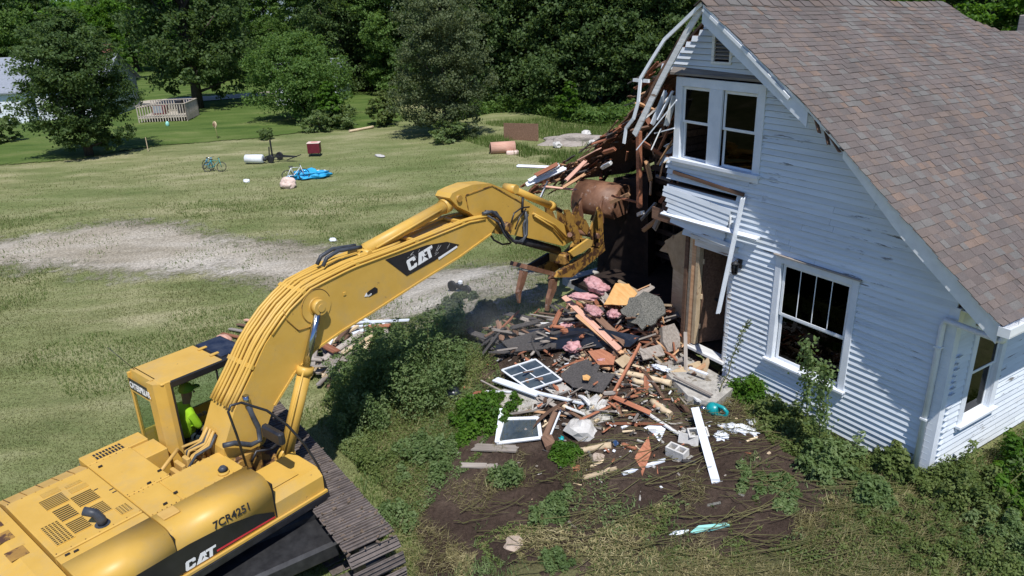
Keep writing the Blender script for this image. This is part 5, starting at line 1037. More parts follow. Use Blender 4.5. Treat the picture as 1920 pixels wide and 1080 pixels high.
plate('tar_sheet', 'dark tar roofing sheet with an orange patch amid the rubble', 'roofing', [(-6.063,-2.589,0.016), (-6.049,-2.304,0.155), (-5.883,-2.091,0.257), (-5.506,-2.048,0.279), (-5.377,-2.217,0.220), (-5.065,-2.004,0.264), (-4.899,-2.465,0.065), (-5.273,-2.573,0.001), (-5.561,-2.668,-0.051), (-5.944,-2.650,-0.034)], .02, M['roofmat'], rough=.06)
plate('foam_patch', 'small orange foam patch stuck on the dark tar sheet', 'foam', [(-5.508,-2.473,0.172), (-5.449,-2.412,0.202), (-5.334,-2.410,0.204), (-5.294,-2.493,0.165), (-5.404,-2.539,0.143)], .015, M['ply'], rough=.2)
def framed(name, label, quad, wd, nx, ny, lift=.0):
    e = empty(name, sum((Vector(q) for q in quad), Vector()) / 4, 0, label, 'window'); O = Matrix.Translation(-e.location)
    A, B_, C_, D_ = [Vector(q) for q in quad]; n = (B_ - A).cross(D_ - A).normalized(); n = n if n.z > 0 else -n
    for p, q in ((A, B_), (B_, C_), (C_, D_), (D_, A)):
        MB().bar(p, q, wd, .03, n).build('frame_rail', M['metal_white'], e, O)
    for k in range(1, nx): MB().bar(A.lerp(B_, k / nx) + n * .004, D_.lerp(C_, k / nx) + n * .004, .02, .02, n).build('muntin', M['metal_white'], e, O)
    for k in range(1, ny): MB().bar(A.lerp(D_, k / ny) + n * .004, B_.lerp(C_, k / ny) + n * .004, .02, .018, n).build('muntin', M['metal_white'], e, O)
    MB().extrude([A - n * .006, B_ - n * .006, C_ - n * .006, D_ - n * .006], -n * .003).build('pane', M['loose_glass'], e, O); return e
framed('window_frame', 'loose white window frame with crossing muntins lying on the rubble', [(-7.414,-3.180,-0.304), (-7.016,-2.572,-0.065), (-5.902,-2.693,-0.027), (-6.342,-3.179,-0.299)], .035, 2, 3)
framed('window_frame', 'small white window frame with reddish view through its glass, lower left of the rubble', [(-6.107,-3.962,-0.596), (-5.527,-3.527,-0.437), (-5.107,-3.756,-0.576), (-5.711,-4.360,-0.789)], .07, 1, 1)
B('board', 'short white board standing at the left end of the small window frame', (-6.341,-3.851,-0.505), (-5.679,-4.378,-0.754), .09, .025, 'trim', jag=.1)
plate('table_top', 'faded reddish panel lying under the small window frame', 'panel', [(-6.100,-3.895,-0.665), (-5.619,-3.529,-0.529), (-5.277,-3.714,-0.622), (-5.802,-4.207,-0.786)], .02, M['salmon'])
B('board', 'long wide white board lying across the concrete slab', (-7.324,-3.413,-0.411), (-6.038,-3.162,-0.276), .17, .03, 'trim', jag=.15, roll=.1)
B('board', 'thin white board continuing past the dark tar sheet', (-6.211,-3.174,-0.291), (-5.019,-2.769,-0.134), .09, .03, 'trim', jag=.3)
B('board', 'narrow white stick on the left edge of the concrete slab', (-7.218,-3.721,-0.559), (-6.697,-3.382,-0.444), .05, .03, 'trim', jag=.2)
plate('concrete_slab', 'broad flat broken concrete slab under the white boards', 'concrete', [(-7.126,-3.672,-0.583), (-6.966,-3.411,-0.482), (-6.200,-3.052,-0.325), (-5.682,-3.023,-0.302), (-5.900,-3.388,-0.475), (-6.154,-3.683,-0.607), (-6.680,-3.723,-0.611)], .14, M['concrete'], rough=.08)
plate('concrete_slab', 'second concrete piece peeking out right of the window frame', 'concrete', [(-6.370,-2.935,-0.255), (-6.054,-2.623,-0.115), (-5.595,-2.669,-0.114), (-5.816,-2.927,-0.251)], .1, M['concrete'], rough=.08)
rock('concrete_chunk', 'rough pale concrete chunk at the right end of the white boards', 'concrete', (-4.877,-2.571,-0.145), .22, M['concrete_light'], (1.1, .8, .55), 3, .5)
rock('concrete_block', 'large whitish concrete lump in front of the rubble', 'concrete', (-4.629,-3.143,-0.379), .30, M['concrete_light'], (1.15, .85, .62), 5, .35)
plate('concrete_slab', 'grey slab leaning behind the large whitish lump', 'concrete', [(-5.101,-2.936,-0.245), (-4.688,-2.619,-0.120), (-4.359,-2.631,-0.184), (-4.586,-2.952,-0.310)], .08, M['concrete'], rough=.1)
B('stick', 'long reddish brown stick standing up diagonally in the rubble', (-5.253,-1.195,0.631), (-4.797,-2.274,0.027), .05, .045, 'wood_red', jag=1.)
def log(lb, p0, p1, r_, mt='wood_pale'):
    P0, P1 = Vector(p0), Vector(p1); m = MB(); n = 6; path = [P0.lerp(P1, i / n) + Vector((random.uniform(-.012, .012), random.uniform(-.012, .012), random.uniform(-.01, .01))) for i in range(n + 1)]; c = (P0 + P1) / 2
    m.tube([p - c for p in path], [r_ * random.uniform(.85, 1.1) for _ in path], 9); return tag(link('log', m.mesh('log'), M[mt], None, Matrix.Translation(c)), lb, 'log')
log('longest barkless log lying on the porch side of the rubble', (-5.214,-1.796,0.184), (-4.277,-1.286,0.163), .06); log('shorter pale log in front of the longest one', (-4.844,-1.756,0.142), (-4.350,-1.530,0.104), .05)
log('stubby splintered log right of the whitish mesh scrap', (-4.163,-1.873,0.027), (-3.664,-1.858,-0.033), .065); log('split log with a pale end lying on the dark soil edge', (-4.304,-3.500,-0.530), (-3.928,-3.032,-0.370), .06)
B('board', 'grey-white batten running to the cinder blocks', (-4.274,-2.221,0.023), (-3.034,-2.073,-0.143), .06, .03, 'trim_old', jag=.5)
B('board', 'long white board leaning to the ground at the right front of the rubble', (-3.307,-1.634,0.218), (-2.027,-2.402,-0.320), .14, .03, 'trim', jag=.15, roll=.25)
B('board', 'slim white plank on the soil with a bark slab across it', (-3.308,-3.340,-0.520), (-2.949,-2.623,-0.287), .07, .03, 'trim', jag=.8)
B('board', 'cream plank left of the slim white plank on the soil', (-3.768,-3.801,-0.667), (-3.450,-3.281,-0.495), .09, .03, 'wood_pale', jag=.6)
B('board', 'little red-brown board behind the bark slab', (-3.790,-2.903,-0.322), (-3.500,-2.808,-0.313), .07, .03, 'wood_red')
plate('bark_slab', 'pointed rusty bark slab lying across the white plank', 'bark', [(-3.508,-2.536,-0.155), (-3.241,-2.711,-0.252), (-3.097,-2.957,-0.358), (-3.003,-3.121,-0.453), (-3.152,-3.038,-0.400), (-3.370,-2.982,-0.350), (-3.419,-2.808,-0.269)], .03, M['wood_red'])
rock('stone', 'round brown stone in front of the split log', 'stone', (-3.919,-3.341,-0.515), .13, M['rock'], (1, .85, .6), 8, .25)
rock('stone', 'flat tan stone at the bottom on the churned soil', 'stone', (-3.430,-5.430,-1.076), .20, M['rock'], (1.2, .8, .4), 9, .25)
rock('brick_lump', 'reddish brick lump on the soil left of the cream plank', 'brick', (-4.031,-3.730,-0.648), .10, M['wood_red'], (.8, 1, .5), 10, .3)
m = MB().tube([(0, 0, -.05), (0, 0, .05)], .055, 14); tag(link('tin_can', m.mesh('can'), M['chrome'], None, Matrix.Translation((-3.857,-2.958,-0.337)) @ Matrix.Rotation(1.0, 4, 'X')), 'shiny tin can at the end of the split log', 'can')
def cinder(lb, c, rz, tilt=0.):
    e = empty('cinder_block', c, 0, lb, 'block'); W, D, H = .36, .19, .19; m = MB(); t = .032
    m.bbox((-W / 2, -D / 2, 0), (W / 2, -D / 2 + t, H), .004).bbox((-W / 2, D / 2 - t, 0), (W / 2, D / 2, H), .004)
    for x in (-W / 2, -t / 2, W / 2 - t): m.bbox((x, -D / 2 + t, 0), (x + t, D / 2 - t, H - .001), .003)
    m.build('block_shell', M['concrete_light'], e); e.rotation_euler = (tilt, 0, rz); return e
cinder('cinder block with open cores standing alone on the soil', (-2.909,-2.413,-0.293), .25, .12); cinder('cinder block behind the leaning white board', (-3.000,-1.888,-0.150), 1.1, .5); cinder('half-buried cinder block touching the leaning board from the left', (-3.001,-2.049,-0.221), .5, -.3)
B('board', 'flat grey board on the ground left of the dark box', (-6.055,-4.735,-0.916), (-5.204,-4.105,-0.743), .22, .03, 'wood_grey', jag=.5)
B('board', 'weathered board left of the soil beneath the weeds', (-5.774,-5.153,-1.006), (-5.162,-4.630,-0.889), .14, .03, 'wood_grey', jag=.6)
B('board', 'brown plank leaning with white edge right of the small window frame', (-5.376,-3.165,-0.228), (-5.060,-3.716,-0.602), .11, .03, 'wood_brown', jag=.2); B('board', 'white strip lying along the leaning brown plank', (-5.229,-3.196,-0.218), (-4.977,-3.651,-0.558), .03, .03, 'trim', jag=.2)
plate('box', 'dark brown box below the small window frame', 'box', [(-5.082,-3.772,-0.522), (-4.953,-3.618,-0.466), (-4.730,-3.680,-0.510), (-4.810,-3.865,-0.575)], .15, M['wood_brown'])
plate('foam_shard', 'aqua and white foam shard on the cut weeds', 'foam', [(-1.603,-3.392,-0.555), (-1.596,-3.223,-0.499), (-1.326,-2.919,-0.408), (-1.264,-2.917,-0.408), (-1.417,-3.181,-0.488), (-1.527,-3.336,-0.540)], .03, M['aqua'], rough=.08)
plate('foam_shard', 'white tail piece left of the aqua foam shard', 'foam', [(-1.819,-3.645,-0.635), (-1.789,-3.522,-0.590), (-1.651,-3.368,-0.548), (-1.626,-3.413,-0.571), (-1.753,-3.598,-0.622)], .03, M['trim'], rough=.05)
plate('mesh_scrap', 'whitish plastic sheet scrap at the middle front of the rubble', 'scrap', [(-3.764,-2.420,-0.152), (-3.664,-2.194,-0.082), (-3.473,-2.164,-0.118), (-3.355,-2.421,-0.227), (-3.572,-2.375,-0.181)], .01, M['cloth'], rough=.2)
B('stud', 'short grey stud standing upright beside the door step', (-4.921,-0.316,0.750), (-4.514,-0.656,0.109), .07, .05, 'wood_grey', jag=.3)
plate('cardboard_box', 'crushed brown cardboard box left of the doorway', 'box', [(-5.532,-0.363,0.659), (-5.559,-0.002,0.627), (-5.351,-0.041,0.492), (-5.159,-0.179,0.223), (-5.166,-0.505,0.252), (-5.338,-0.516,0.432)], .12, M['wood_grey'], rough=.1)
plate('brown_panel', 'tan board flat in front of the crushed box', 'panel', [(-5.384,-1.126,0.393), (-5.344,-0.582,0.387), (-5.047,-0.722,0.303), (-5.117,-1.247,0.320)], .03, M['wood_grey'], rough=.05)
plate('brown_panel', 'reddish brown panel curling above the dark tar sheet', 'panel', [(-6.032,-1.935,0.345), (-5.792,-1.739,0.432), (-5.448,-1.688,0.387), (-5.300,-1.864,0.310), (-5.550,-2.040,0.259)], .02, M['wood_red'], rough=.1)
plate('brown_panel', 'buff panel left of the brown stick', 'panel', [(-5.405,-1.750,0.328), (-5.410,-1.471,0.387), (-5.236,-1.423,0.347), (-5.167,-1.728,0.254)], .03, M['plaster'], rough=.1)
plate('step_slab', 'cracked concrete porch step under the door', 'step', [(-5.5,-.12,.12),(-3.65,-.12,.02),(-3.590,-0.051,0.156),(-3.316,-1.118,0.116),(-3.766,-1.343,0.149),(-4.543,-1.150,0.225)], .34, M['concrete'], rough=.04)
B('board', 'small white strip on the porch step', (-4.367,-0.744,0.304), (-4.000,-0.597,0.265), .07, .02, 'trim', jag=.3)
B('board', 'thin dusty plank running along the porch step edge', (-4.286,-1.232,0.303), (-3.437,-1.054,0.206), .06, .03, 'wood_grey', jag=.5)
plate('black_tarp_and_shadow', 'black plastic sheet behind the rubble, its black also painting in the boom shadow', 'tarp', [(-9.231,-2.849,-0.411), (-8.696,-2.102,-0.165), (-7.540,-1.517,0.236), (-6.299,-1.333,0.589), (-5.585,-0.928,0.573), (-5.598,-1.197,0.402), (-7.008,-1.933,0.008), (-8.267,-2.669,-0.359)], .02, M['tarp'], rough=.1)  # partly a real sheet, partly the thumb and boom shadow painted as black
plate('roofing_slab', 'black shingled roof fragment at the far left of the rubble', 'roofing', [(-8.444,-2.553,-0.191), (-7.940,-1.855,0.102), (-7.303,-1.689,0.200), (-7.104,-2.006,0.016), (-7.938,-2.587,-0.251)], .05, M['roofmat'], rough=.1)
# teal watering jug
e = empty('watering_jug', Vector((-3.261,-1.129,-0.088)), .2, 'teal plastic jug with a big handle by the porch step', 'jug')
m = MB(); m.tube([(-.16, 0, .10), (-.15, 0, .10), (-.08, 0, .10), (.03, 0, .10), (.05, 0, .10)], [.06, .11, .125, .12, .08], 18); m.build('jug_body', M['teal'], e)
MB().tube([(.02, 0, .02), (.14, 0, .03), (.22, 0, .09), (.22, 0, .15), (.14, 0, .205), (.0, 0, .21), (-.05, 0, .18)], .034, 12).build('handle', M['teal'], e); MB().tube([(-.15, 0, .12), (-.23, 0, .18)], [.035, .02], 10).build('spout', M['teal'], e)
m = MB().tube([(0, 0, 0), (0, 0, .05), (0, 0, .09), (0, 0, .10)], [.08, .085, .05, .01], 16); tag(link('lamp_cap', m.mesh('cap'), M['chrome'], None, Matrix.Translation((-3.458,-1.258,-0.027))), 'round grey metal cap beside the teal jug', 'cap')
for i, (lb, c, rx, ry, rz) in enumerate((('bright white crumpled cloth right of the teal jug', (-2.655,-1.162,-0.083), .26, .12, .07), ('bluish white cloth scrap nearer the leaning board', (-2.748,-1.537,-0.125), .13, .09, .05), ('small white rag close to the house foundation', (-2.677,-0.808,-0.067), .13, .08, .05), ('white paper scrap among the sticks', (-4.682,-1.164,0.287), .16, .06, .03))):
    crumple('cloth', lb, 'cloth', c, rx, ry, rz, M['cloth'], 20 + i, .5 + i, 4, .8, 3.)
rock('stone', 'upright tan stone at the foot of the house wall', 'stone', (-2.822,-0.429,-0.048), .13, M['rock'], (.6, .6, 1.2), 12, .2)
crumple('trash_bag', 'dark blue-black bag half hidden in the green bush', 'bag', (-7.806,-4.180,-0.729), .2, .16, .16, M['tarp'], 31, 0, 3, .4)
crumple('bucket_lump', 'small teal scrap beside the large whitish lump', 'scrap', (-4.815,-3.498,-0.530), .08, .05, .04, M['teal'], 33, 0, 2, .4)
# loose splintered boards of the heap: individually built, grouped
rs = random.Random(21)
kinds = [('wood_red', 'splintered reddish board lying in the rubble heap'), ('wood_brown', 'dark brown splintered board lying in the rubble heap'), ('wood_new', 'fresh orange-brown broken board lying in the rubble heap'), ('wood_grey', 'weathered grey broken board lying in the rubble heap'), ('trim_old', 'chipped white broken board lying in the rubble heap'), ('wood_pale', 'pale splintered stick lying in the rubble heap')]
HEAP = [(-7.920,-3.029,-0.511), (-8.068,-1.923,-0.223), (-8.565,-0.326,0.003), (-9.212,1.386,-0.116), (-6.833,0.687,0.068), (-5.326,0.060,0.025), (-3.756,-1.338,-0.051), (-3.422,-2.181,-0.207), (-4.505,-2.889,-0.338), (-5.515,-3.400,-0.547), (-7.099,-3.534,-0.642)]
LMK = [('close to the dark tar sheet', (-5.823,-2.121,-0.086)), ('beside the muntined window frame', (-7.106,-2.712,-0.393)), ('around the small window frame', (-5.751,-3.808,-0.701)), ('by the large whitish concrete lump', (-4.616,-3.115,-0.428)), ('next to the long salmon plank', (-7.244,-0.871,0.198)), ('below the grey roofing slab', (-6.182,-0.309,0.242)), ('at the foot of the porch step', (-3.945,-1.152,-0.031)), ('around the barkless logs', (-4.618,-1.556,0.027)), ('near the pale concrete chunk', (-4.821,-2.576,-0.198)), ('by the cinder blocks', (-3.156,-1.988,-0.194)), ('under the thumb beside the insulation', (-9.058,0.556,-0.091)), ('behind the window frame at the left of the heap', (-8.227,-2.407,-0.351))]
hx = [p[0] for p in HEAP]; hy = [p[1] for p in HEAP]; cnt = 0
while cnt < 150:
    x = rs.uniform(min(hx), max(hx)); y = rs.uniform(min(hy), max(hy))
    if float(signed(np.array([x]), np.array([y]), HEAP)[0]) < -.05: continue
    a = rs.uniform(0, 6.28); L = rs.choice((.3, .5, .8, 1.1)) * rs.uniform(.7, 1.3); mt, lb = rs.choices(kinds, [5, 7, 2, 6, 1.6, 2])[0]; z = rs.uniform(.05, .22); dz = rs.uniform(-.10, .16)
    d = Vector((math.cos(a), math.sin(a), 0)) * L / 2; p = G(x, y, z); lm = min(LMK, key=lambda q: math.hypot(q[1][0] - x, q[1][1] - y))[0]; sz_ = 'short' if L < .45 else 'long' if L > .85 else 'middling'; board('plank', p - d - Vector((0, 0, dz)), p + d + Vector((0, 0, dz)), rs.uniform(.03, .11), rs.uniform(.012, .035), M[mt], sz_ + ' ' + lb.replace('lying in the rubble heap', '') + lm, 'board', GR, roll=rs.uniform(-.5, .5), jag=rs.uniform(.3, 2.), warp=rs.choice((0, 0, .03))); cnt += 1
rs = random.Random(77)
for k in range(110):
    t = rs.random(); x = rs.gauss(-6.4, .75); y = rs.gauss(-.45, .55)
    if x > -5.3 and y > -.3: continue
    hz = .75 * math.exp(-((x + 6.6) ** 2 / 1.2 + (y + .1) ** 2 / .7)); a = rs.uniform(0, 6.28); L = rs.uniform(.3, 1.1); dz = rs.uniform(-.2, .25); d = Vector((math.cos(a), math.sin(a), 0)) * L / 2; p = G(x, y, rs.uniform(.05, .15) + hz * rs.uniform(.4, 1.)); mt, wd_ = rs.choice((('wood_brown', 'dark brown'), ('wood_red', 'rust-brown'), ('wood_red', 'rust-brown'), ('wood_grey', 'dusty grey'), ('wood_new', 'orange-brown'), ('plaster', 'tan')))
    board('plank', p - d - Vector((0, 0, dz)), p + d + Vector((0, 0, dz)), rs.uniform(.04, .16), rs.uniform(.015, .05), M[mt], wd_ + ' snapped board piled up in the opening left of the door', 'board', 'snapped boards piled in the opening', roll=rs.uniform(-.8, .8), jag=rs.uniform(.4, 2.2))
DARKP = [(-9.355,-2.825,-0.465), (-9.179,-1.797,-0.228), (-8.410,-0.920,-0.016), (-6.657,-0.125,0.291), (-5.954,-0.883,0.173), (-6.799,-1.944,-0.136), (-7.917,-2.890,-0.472)]
hx = [p[0] for p in DARKP]; hy = [p[1] for p in DARKP]; cnt = 0
while cnt < 60:
    x = rs.uniform(min(hx), max(hx)); y = rs.uniform(min(hy), max(hy))
    if float(signed(np.array([x]), np.array([y]), DARKP)[0]) < 0: continue
    a = rs.uniform(0, 6.28); L = rs.uniform(.3, 1.2); mt, wd_ = rs.choice((('wood_brown', 'dark brown'), ('roofmat', 'tarry black'), ('wood_red', 'reddish'), ('wood_grey', 'grey'), ('roofmat', 'tarry black'))); d = Vector((math.cos(a), math.sin(a), 0)) * L / 2; dz = rs.uniform(-.12, .2); p = G(x, y, rs.uniform(.12, .34))
    board('plank', p - d - Vector((0, 0, dz)), p + d + Vector((0, 0, dz)), rs.uniform(.05, .2), .025, M[mt], wd_ + ' torn board strewn on the black plastic sheet behind the heap', 'board', 'torn boards on the black sheet', roll=rs.uniform(-.6, .6), jag=rs.uniform(.5, 2.)); cnt += 1
# small scrap nobody could count
m = MB(); mats_ = ['wood_grey', 'trim_old', 'wood_red', 'greymat', 'wood_pale', 'cloth', 'roofmat', 'concrete']
for mi, mt in enumerate(mats_):
    m = MB()
    for k in range((300, 60, 260, 120, 110, 40, 160, 240)[mi]):
        x = rs.gauss(-5.3, 1.5); y = rs.gauss(-1.9, 1.0)
        if y > -.1 or x < -8.2: continue
        s = rs.uniform(.008, .05); L = s * rs.choice((1, 2, 4, 7)); R3 = Matrix.Rotation(rs.uniform(0, 6.28), 3, 'Z') @ Matrix.Rotation(rs.uniform(-.6, .6), 3, 'X') @ Matrix.Rotation(rs.uniform(-.4, .4), 3, 'Y'); m.box(G(x, y, rs.uniform(.02, .17) * math.exp(-((x + 5.4) ** 2 + (y + 1.6) ** 2) / 3.5) + .03), (L, s, s * rs.uniform(.2, .8)), R3)
    tag(m.build('rubble_scraps', M[mt]), 'small splinters and crumbs strewn through the rubble', kind='stuff')
# lumber heap beyond the bush
def ang(p0, p1, **k): pass
LB = 'weathered board stacked in the old lumber heap behind the bush'; WP = (('wood_grey', LB), ('wood_grey', LB), ('wood_brown', 'dark brown board in the old lumber heap behind the bush'), ('wood_pale', 'pale board in the old lumber heap behind the bush'))
px = [((-10.908,-6.105,-0.837), (-11.349,-4.666,-0.570)), ((-11.041,-5.954,-0.726), (-11.504,-4.736,-0.492)), ((-11.455,-5.734,-0.859), (-11.145,-4.618,-0.651)), ((-11.741,-5.786,-0.770), (-11.966,-4.667,-0.503)), ((-10.990,-6.175,-0.992), (-11.085,-4.906,-0.764)), ((-10.926,-5.815,-0.861), (-11.207,-4.759,-0.635)), ((-11.867,-5.920,-0.884), (-12.538,-4.697,-0.550)), ((-12.835,-5.723,-0.991), (-10.797,-6.012,-1.030)), ((-11.948,-5.674,-0.664), (-10.718,-5.876,-0.967)), ((-12.025,-5.724,-0.621), (-11.251,-6.205,-1.094)), ((-11.505,-5.410,-0.568), (-12.104,-4.778,-0.434)), ((-11.022,-5.492,-0.670), (-11.079,-4.625,-0.451)), ((-10.843,-5.936,-1.073), (-10.848,-4.901,-0.858)), ((-12.261,-6.057,-1.047), (-11.866,-5.193,-0.796)), ((-11.735,-4.584,-0.471), (-10.904,-4.873,-0.802)), ((-12.886,-4.815,-0.797), (-11.918,-3.990,-0.545)), ((-12.232,-4.905,-0.716), (-11.473,-4.034,-0.522))]
rs = random.Random(5)
for i, (a, b_) in enumerate(px):
    mt, lb = WP[i % 4]; board('plank', a, b_, rs.uniform(.09, .16), .04, M[mt], lb, 'board', lb.replace('board ', 'boards ', 1), roll=rs.uniform(-.3, .3), jag=.3)
for i in range(34):
    a = Vector(px[i % 7][0]).lerp(Vector(px[(i * 3) % 17][1]), rs.random()); t = rs.choice((2.45, 2.5, 2.3, 2.7, 1.2, .9)); L = rs.uniform(.5, 1.5); d = Vector((math.cos(t), math.sin(t), rs.uniform(-.12, .12))) * L / 2; a.z = float(gz(np.array([a.x]), np.array([a.y]))[0]) + rs.uniform(.08, .4); mt, lb = WP[i % 4]
    board('plank', a - d, a + d, rs.uniform(.07, .15), .035, M[mt], lb, 'board', lb.replace('board ', 'boards ', 1), roll=rs.uniform(-.5, .5), jag=.5)
for lb, a, b_, w, mt in (('long white board across the back of the lumber heap', (-12.780,-4.955,-0.660), (-11.338,-3.526,-0.430), .11, 'trim'), ('second white board under the long one on the lumber heap', (-12.516,-4.940,-0.690), (-11.707,-4.052,-0.543), .10, 'trim'), ('short white board sticking up left on the lumber heap', (-13.401,-4.315,-0.766), (-11.890,-4.294,-0.515), .08, 'trim'), ('white stick leaning in the middle of the lumber heap', (-11.362,-5.714,-0.656), (-11.607,-5.477,-0.531), .04, 'trim'), ('red-brown board lying on top of the lumber heap', (-11.715,-5.807,-0.552), (-10.910,-5.626,-0.558), .20, 'wood_red'), ('rusty red board at the right end of the lumber heap', (-11.845,-4.489,-0.537), (-11.401,-4.031,-0.467), .14, 'wood_red'), ('white board peeping out right of the lumber heap', (-11.657,-4.963,-0.546), (-11.576,-4.564,-0.477), .12, 'trim')):
    B('plank', lb, a, b_, w, .03, mt, jag=.2)
for i, (lb, c, rx, ry, rz, mt) in enumerate((('tan bundle seen past the cab roof', (-14.218,-7.548,-0.950), .26, .16, .12, 'salmon'), ('pale plank end seen between cab and boom', (-13.144,-7.589,-1.000), .26, .07, .04, 'wood_pale'))): crumple('bundle', lb, 'bundle', c, rx, ry, rz, M[mt], 40 + i, .4, 3, .2)
for k in range(5): 
    B('board', ('brown', 'red-brown', 'grey', 'dark', 'long tan')[k] + ' board on the grass just beyond the cab roof', Vector((-14.864,-7.709,-1.120)) + Vector((-.2 * k, .25 * k, 0)), Vector((-13.937,-7.285,-1.100)) + Vector((-.15 * k, .3 * k, .05)), .10, .03, ('wood_brown', 'wood_red', 'wood_grey', 'wood_brown', 'salmon')[k])
# rusty fence panel pieces in the weeds
for lb, a, b_ in (('rusty bar standing up in the weeds beyond the bush', (-10.339,-3.260,-0.231), (-9.930,-3.172,-0.107)), ('leaning rusty bar falling from the first in the weeds', (-9.985,-3.198,-0.064), (-9.544,-3.222,-0.370)), ('lowest rusty bar in the weeds beyond the bush', (-9.704,-3.486,-0.442), (-9.386,-3.305,-0.343))): B('bar', lb, a, b_, .09, .05, 'wood_red')
# dead branches on the gravel
m = MB(); rs = random.Random(9)
for k in range(16):
    p = Vector((-14.335,-2.297,-0.865)) + Vector((rs.uniform(-1.4, 1.4), rs.uniform(-.9, .9), 0)); a = rs.uniform(.2, 1.2); path = [p]
    for j in range(5): a += rs.uniform(-.35, .35); path.append(path[-1] + Vector((math.cos(a) * .35, math.sin(a) * .35, rs.uniform(-.03, .05))))
    for q in path: q.z = max(q.z, float(gz(np.array([q.x]), np.array([q.y]))[0]) + .02)
    m.tube(path, [.018, .015, .012, .01, .007, .004], 5)
tag(m.build('fallen_branches', M['bark']), 'tangle of bare dead branches lying on the gravel under the boom', 'branches')
# toy wagon wheels by the gravel edge
e = empty('toy_cart', Vector((-11.962,-1.723,-0.328)), .3, 'small dark toy cart with two wheels at the gravel edge', 'cart')
for x in (-.28, .28): MB().tube([(x, -.03, .15), (x, .03, .15)], .15, 16).build('wheel', M['steel_dark'], e)
MB().bbox((-.28, -.03, .13), (.28, .03, .20), .01).bbox((-.12, -.08, .18), (.1, .08, .28), .02).build('cart_frame', M['steel_dark'], e); MB().bbox((.0, -.05, .28), (.10, .05, .38), .02).build('cart_seat', M['cloth'], e)

# ------------------------------------------------------------------ things out on the field
def at(p, rz=0.): return Matrix.Translation(Vector(p)) @ Matrix.Rotation(rz, 4, 'Z')
# red box with pink-white top
e = empty('garden_cart', Vector((-38.475,3.028,-1.200)), R(60), 'maroon cart with pinkish white lid standing alone on the field', 'cart')
MB().bbox((-.35, -.28, .18), (.35, .28, .75), .02).build('cart_box', M['maroon'], e); MB().bbox((-.37, -.30, .752), (.37, .30, .80), .02).build('lid', M['pinkbag'], e); MB().bbox((-.15, -.08, .801), (.22, .08, .806), .002).build('lid_print', M['red'], e)
for x in (-.3, .3):
    for y in (-.24, .24): MB().tube([(x, y, 0), (x * .9, y * .9, .2)], .025, 6).build('leg', M['steel_dark'], e)
# black trailer frame
e = empty('trailer_frame', Vector((-38.042,0.971,-1.200)), R(40), 'black metal trailer frame with upright post on the grass', 'trailer')
for a, b_ in (((-.85, -.3, .3), (.9, .1, .3)), ((-.85, .3, .3), (.9, .1, .3)), ((-.85, -.35, .3), (-.85, .35, .3)), ((-.3, -.2, .3), (-.3, .25, .3))): MB().bar(a, b_, .07, .07).build('frame_bar', M['steel_dark'], e)
MB().bar((-.85, .3, .2), (-.86, .3, 1.15), .07, .07, (0, 1, 0)).bar((-.85, .0, .2), (-.85, .1, .8), .05, .05, (0, 1, 0)).build('post', M['steel_dark'], e)
for y in (-.45, .45): MB().tube([(-.5, y, .22), (-.5, y + .1, .22)], .22, 14).build('wheel', M['black'], e)
MB().bar((.3, 0, .1), (1.2, .1, .42), .05, .05).build('drawbar', M['steel_dark'], e)
# white tank lying down
e = empty('white_tank', Vector((-38.670,-0.431,-1.200)), R(48), 'bright white tank lying on the grass left of the trailer frame', 'tank')
MB().tube([(-.55, 0, .25), (-.5, 0, .25), (.5, 0, .25), (.55, 0, .25)], [.17, .25, .25, .17], 16).build('tank_body', M['metal_white'], e); MB().tube([(.55, 0, .25), (.72, .05, .18)], .10, 10).build('tank_base', M['steel_dark'], e)
# child's bicycle
def bicycle(lb, p, rz, s, mt):
    e = empty('bicycle', Vector(p), rz, lb, 'bicycle'); e.scale = (s, s, s); tl = .35
    for x in (-.45, .45):
        pts = [(x + .30 * math.cos(t), math.sin(t) * .30 * math.sin(tl), .31 + .30 * math.sin(t) * math.cos(tl)) for t in np.linspace(0, 2 * math.pi, 19)]; w = MB().tube(pts, .025, 6, False).build('wheel', M['black'], e)
        m = MB(); [m.tube([pts[k], (x, 0, .31)], .004, 3) for k in range(0, 18, 2)]; m.build('spokes', M['chrome'], w)
    MB().tube([(-.45, 0, .31), (-.1, 0, .30), (.3, .1, .70), (-.2, .1, .72), (-.1, 0, .30)], .022, 6).tube([(-.45, 0, .31), (-.2, .1, .72)], .018, 6).tube([(.45, 0, .31), (.30, .12, .85)], .02, 6).build('bicycle_frame', M[mt], e)
    MB().tube([(.30, -.12, .86), (.28, .12, .85), (.30, .35, .86)], .018, 6).build('handlebar', M['chrome'], e); MB().bbox((-.32, .06, .74), (-.10, .18, .80), .02).build('saddle', M['black'], e); return e
bicycle('small teal bicycle leaning on the field left of the white tank', (-37.766,-2.786,-1.200), R(55), .85, 'teal'); bicycle('dark bicycle tangled behind the small teal one', (-38.604,-2.947,-1.200), R(20), .8, 'blue')
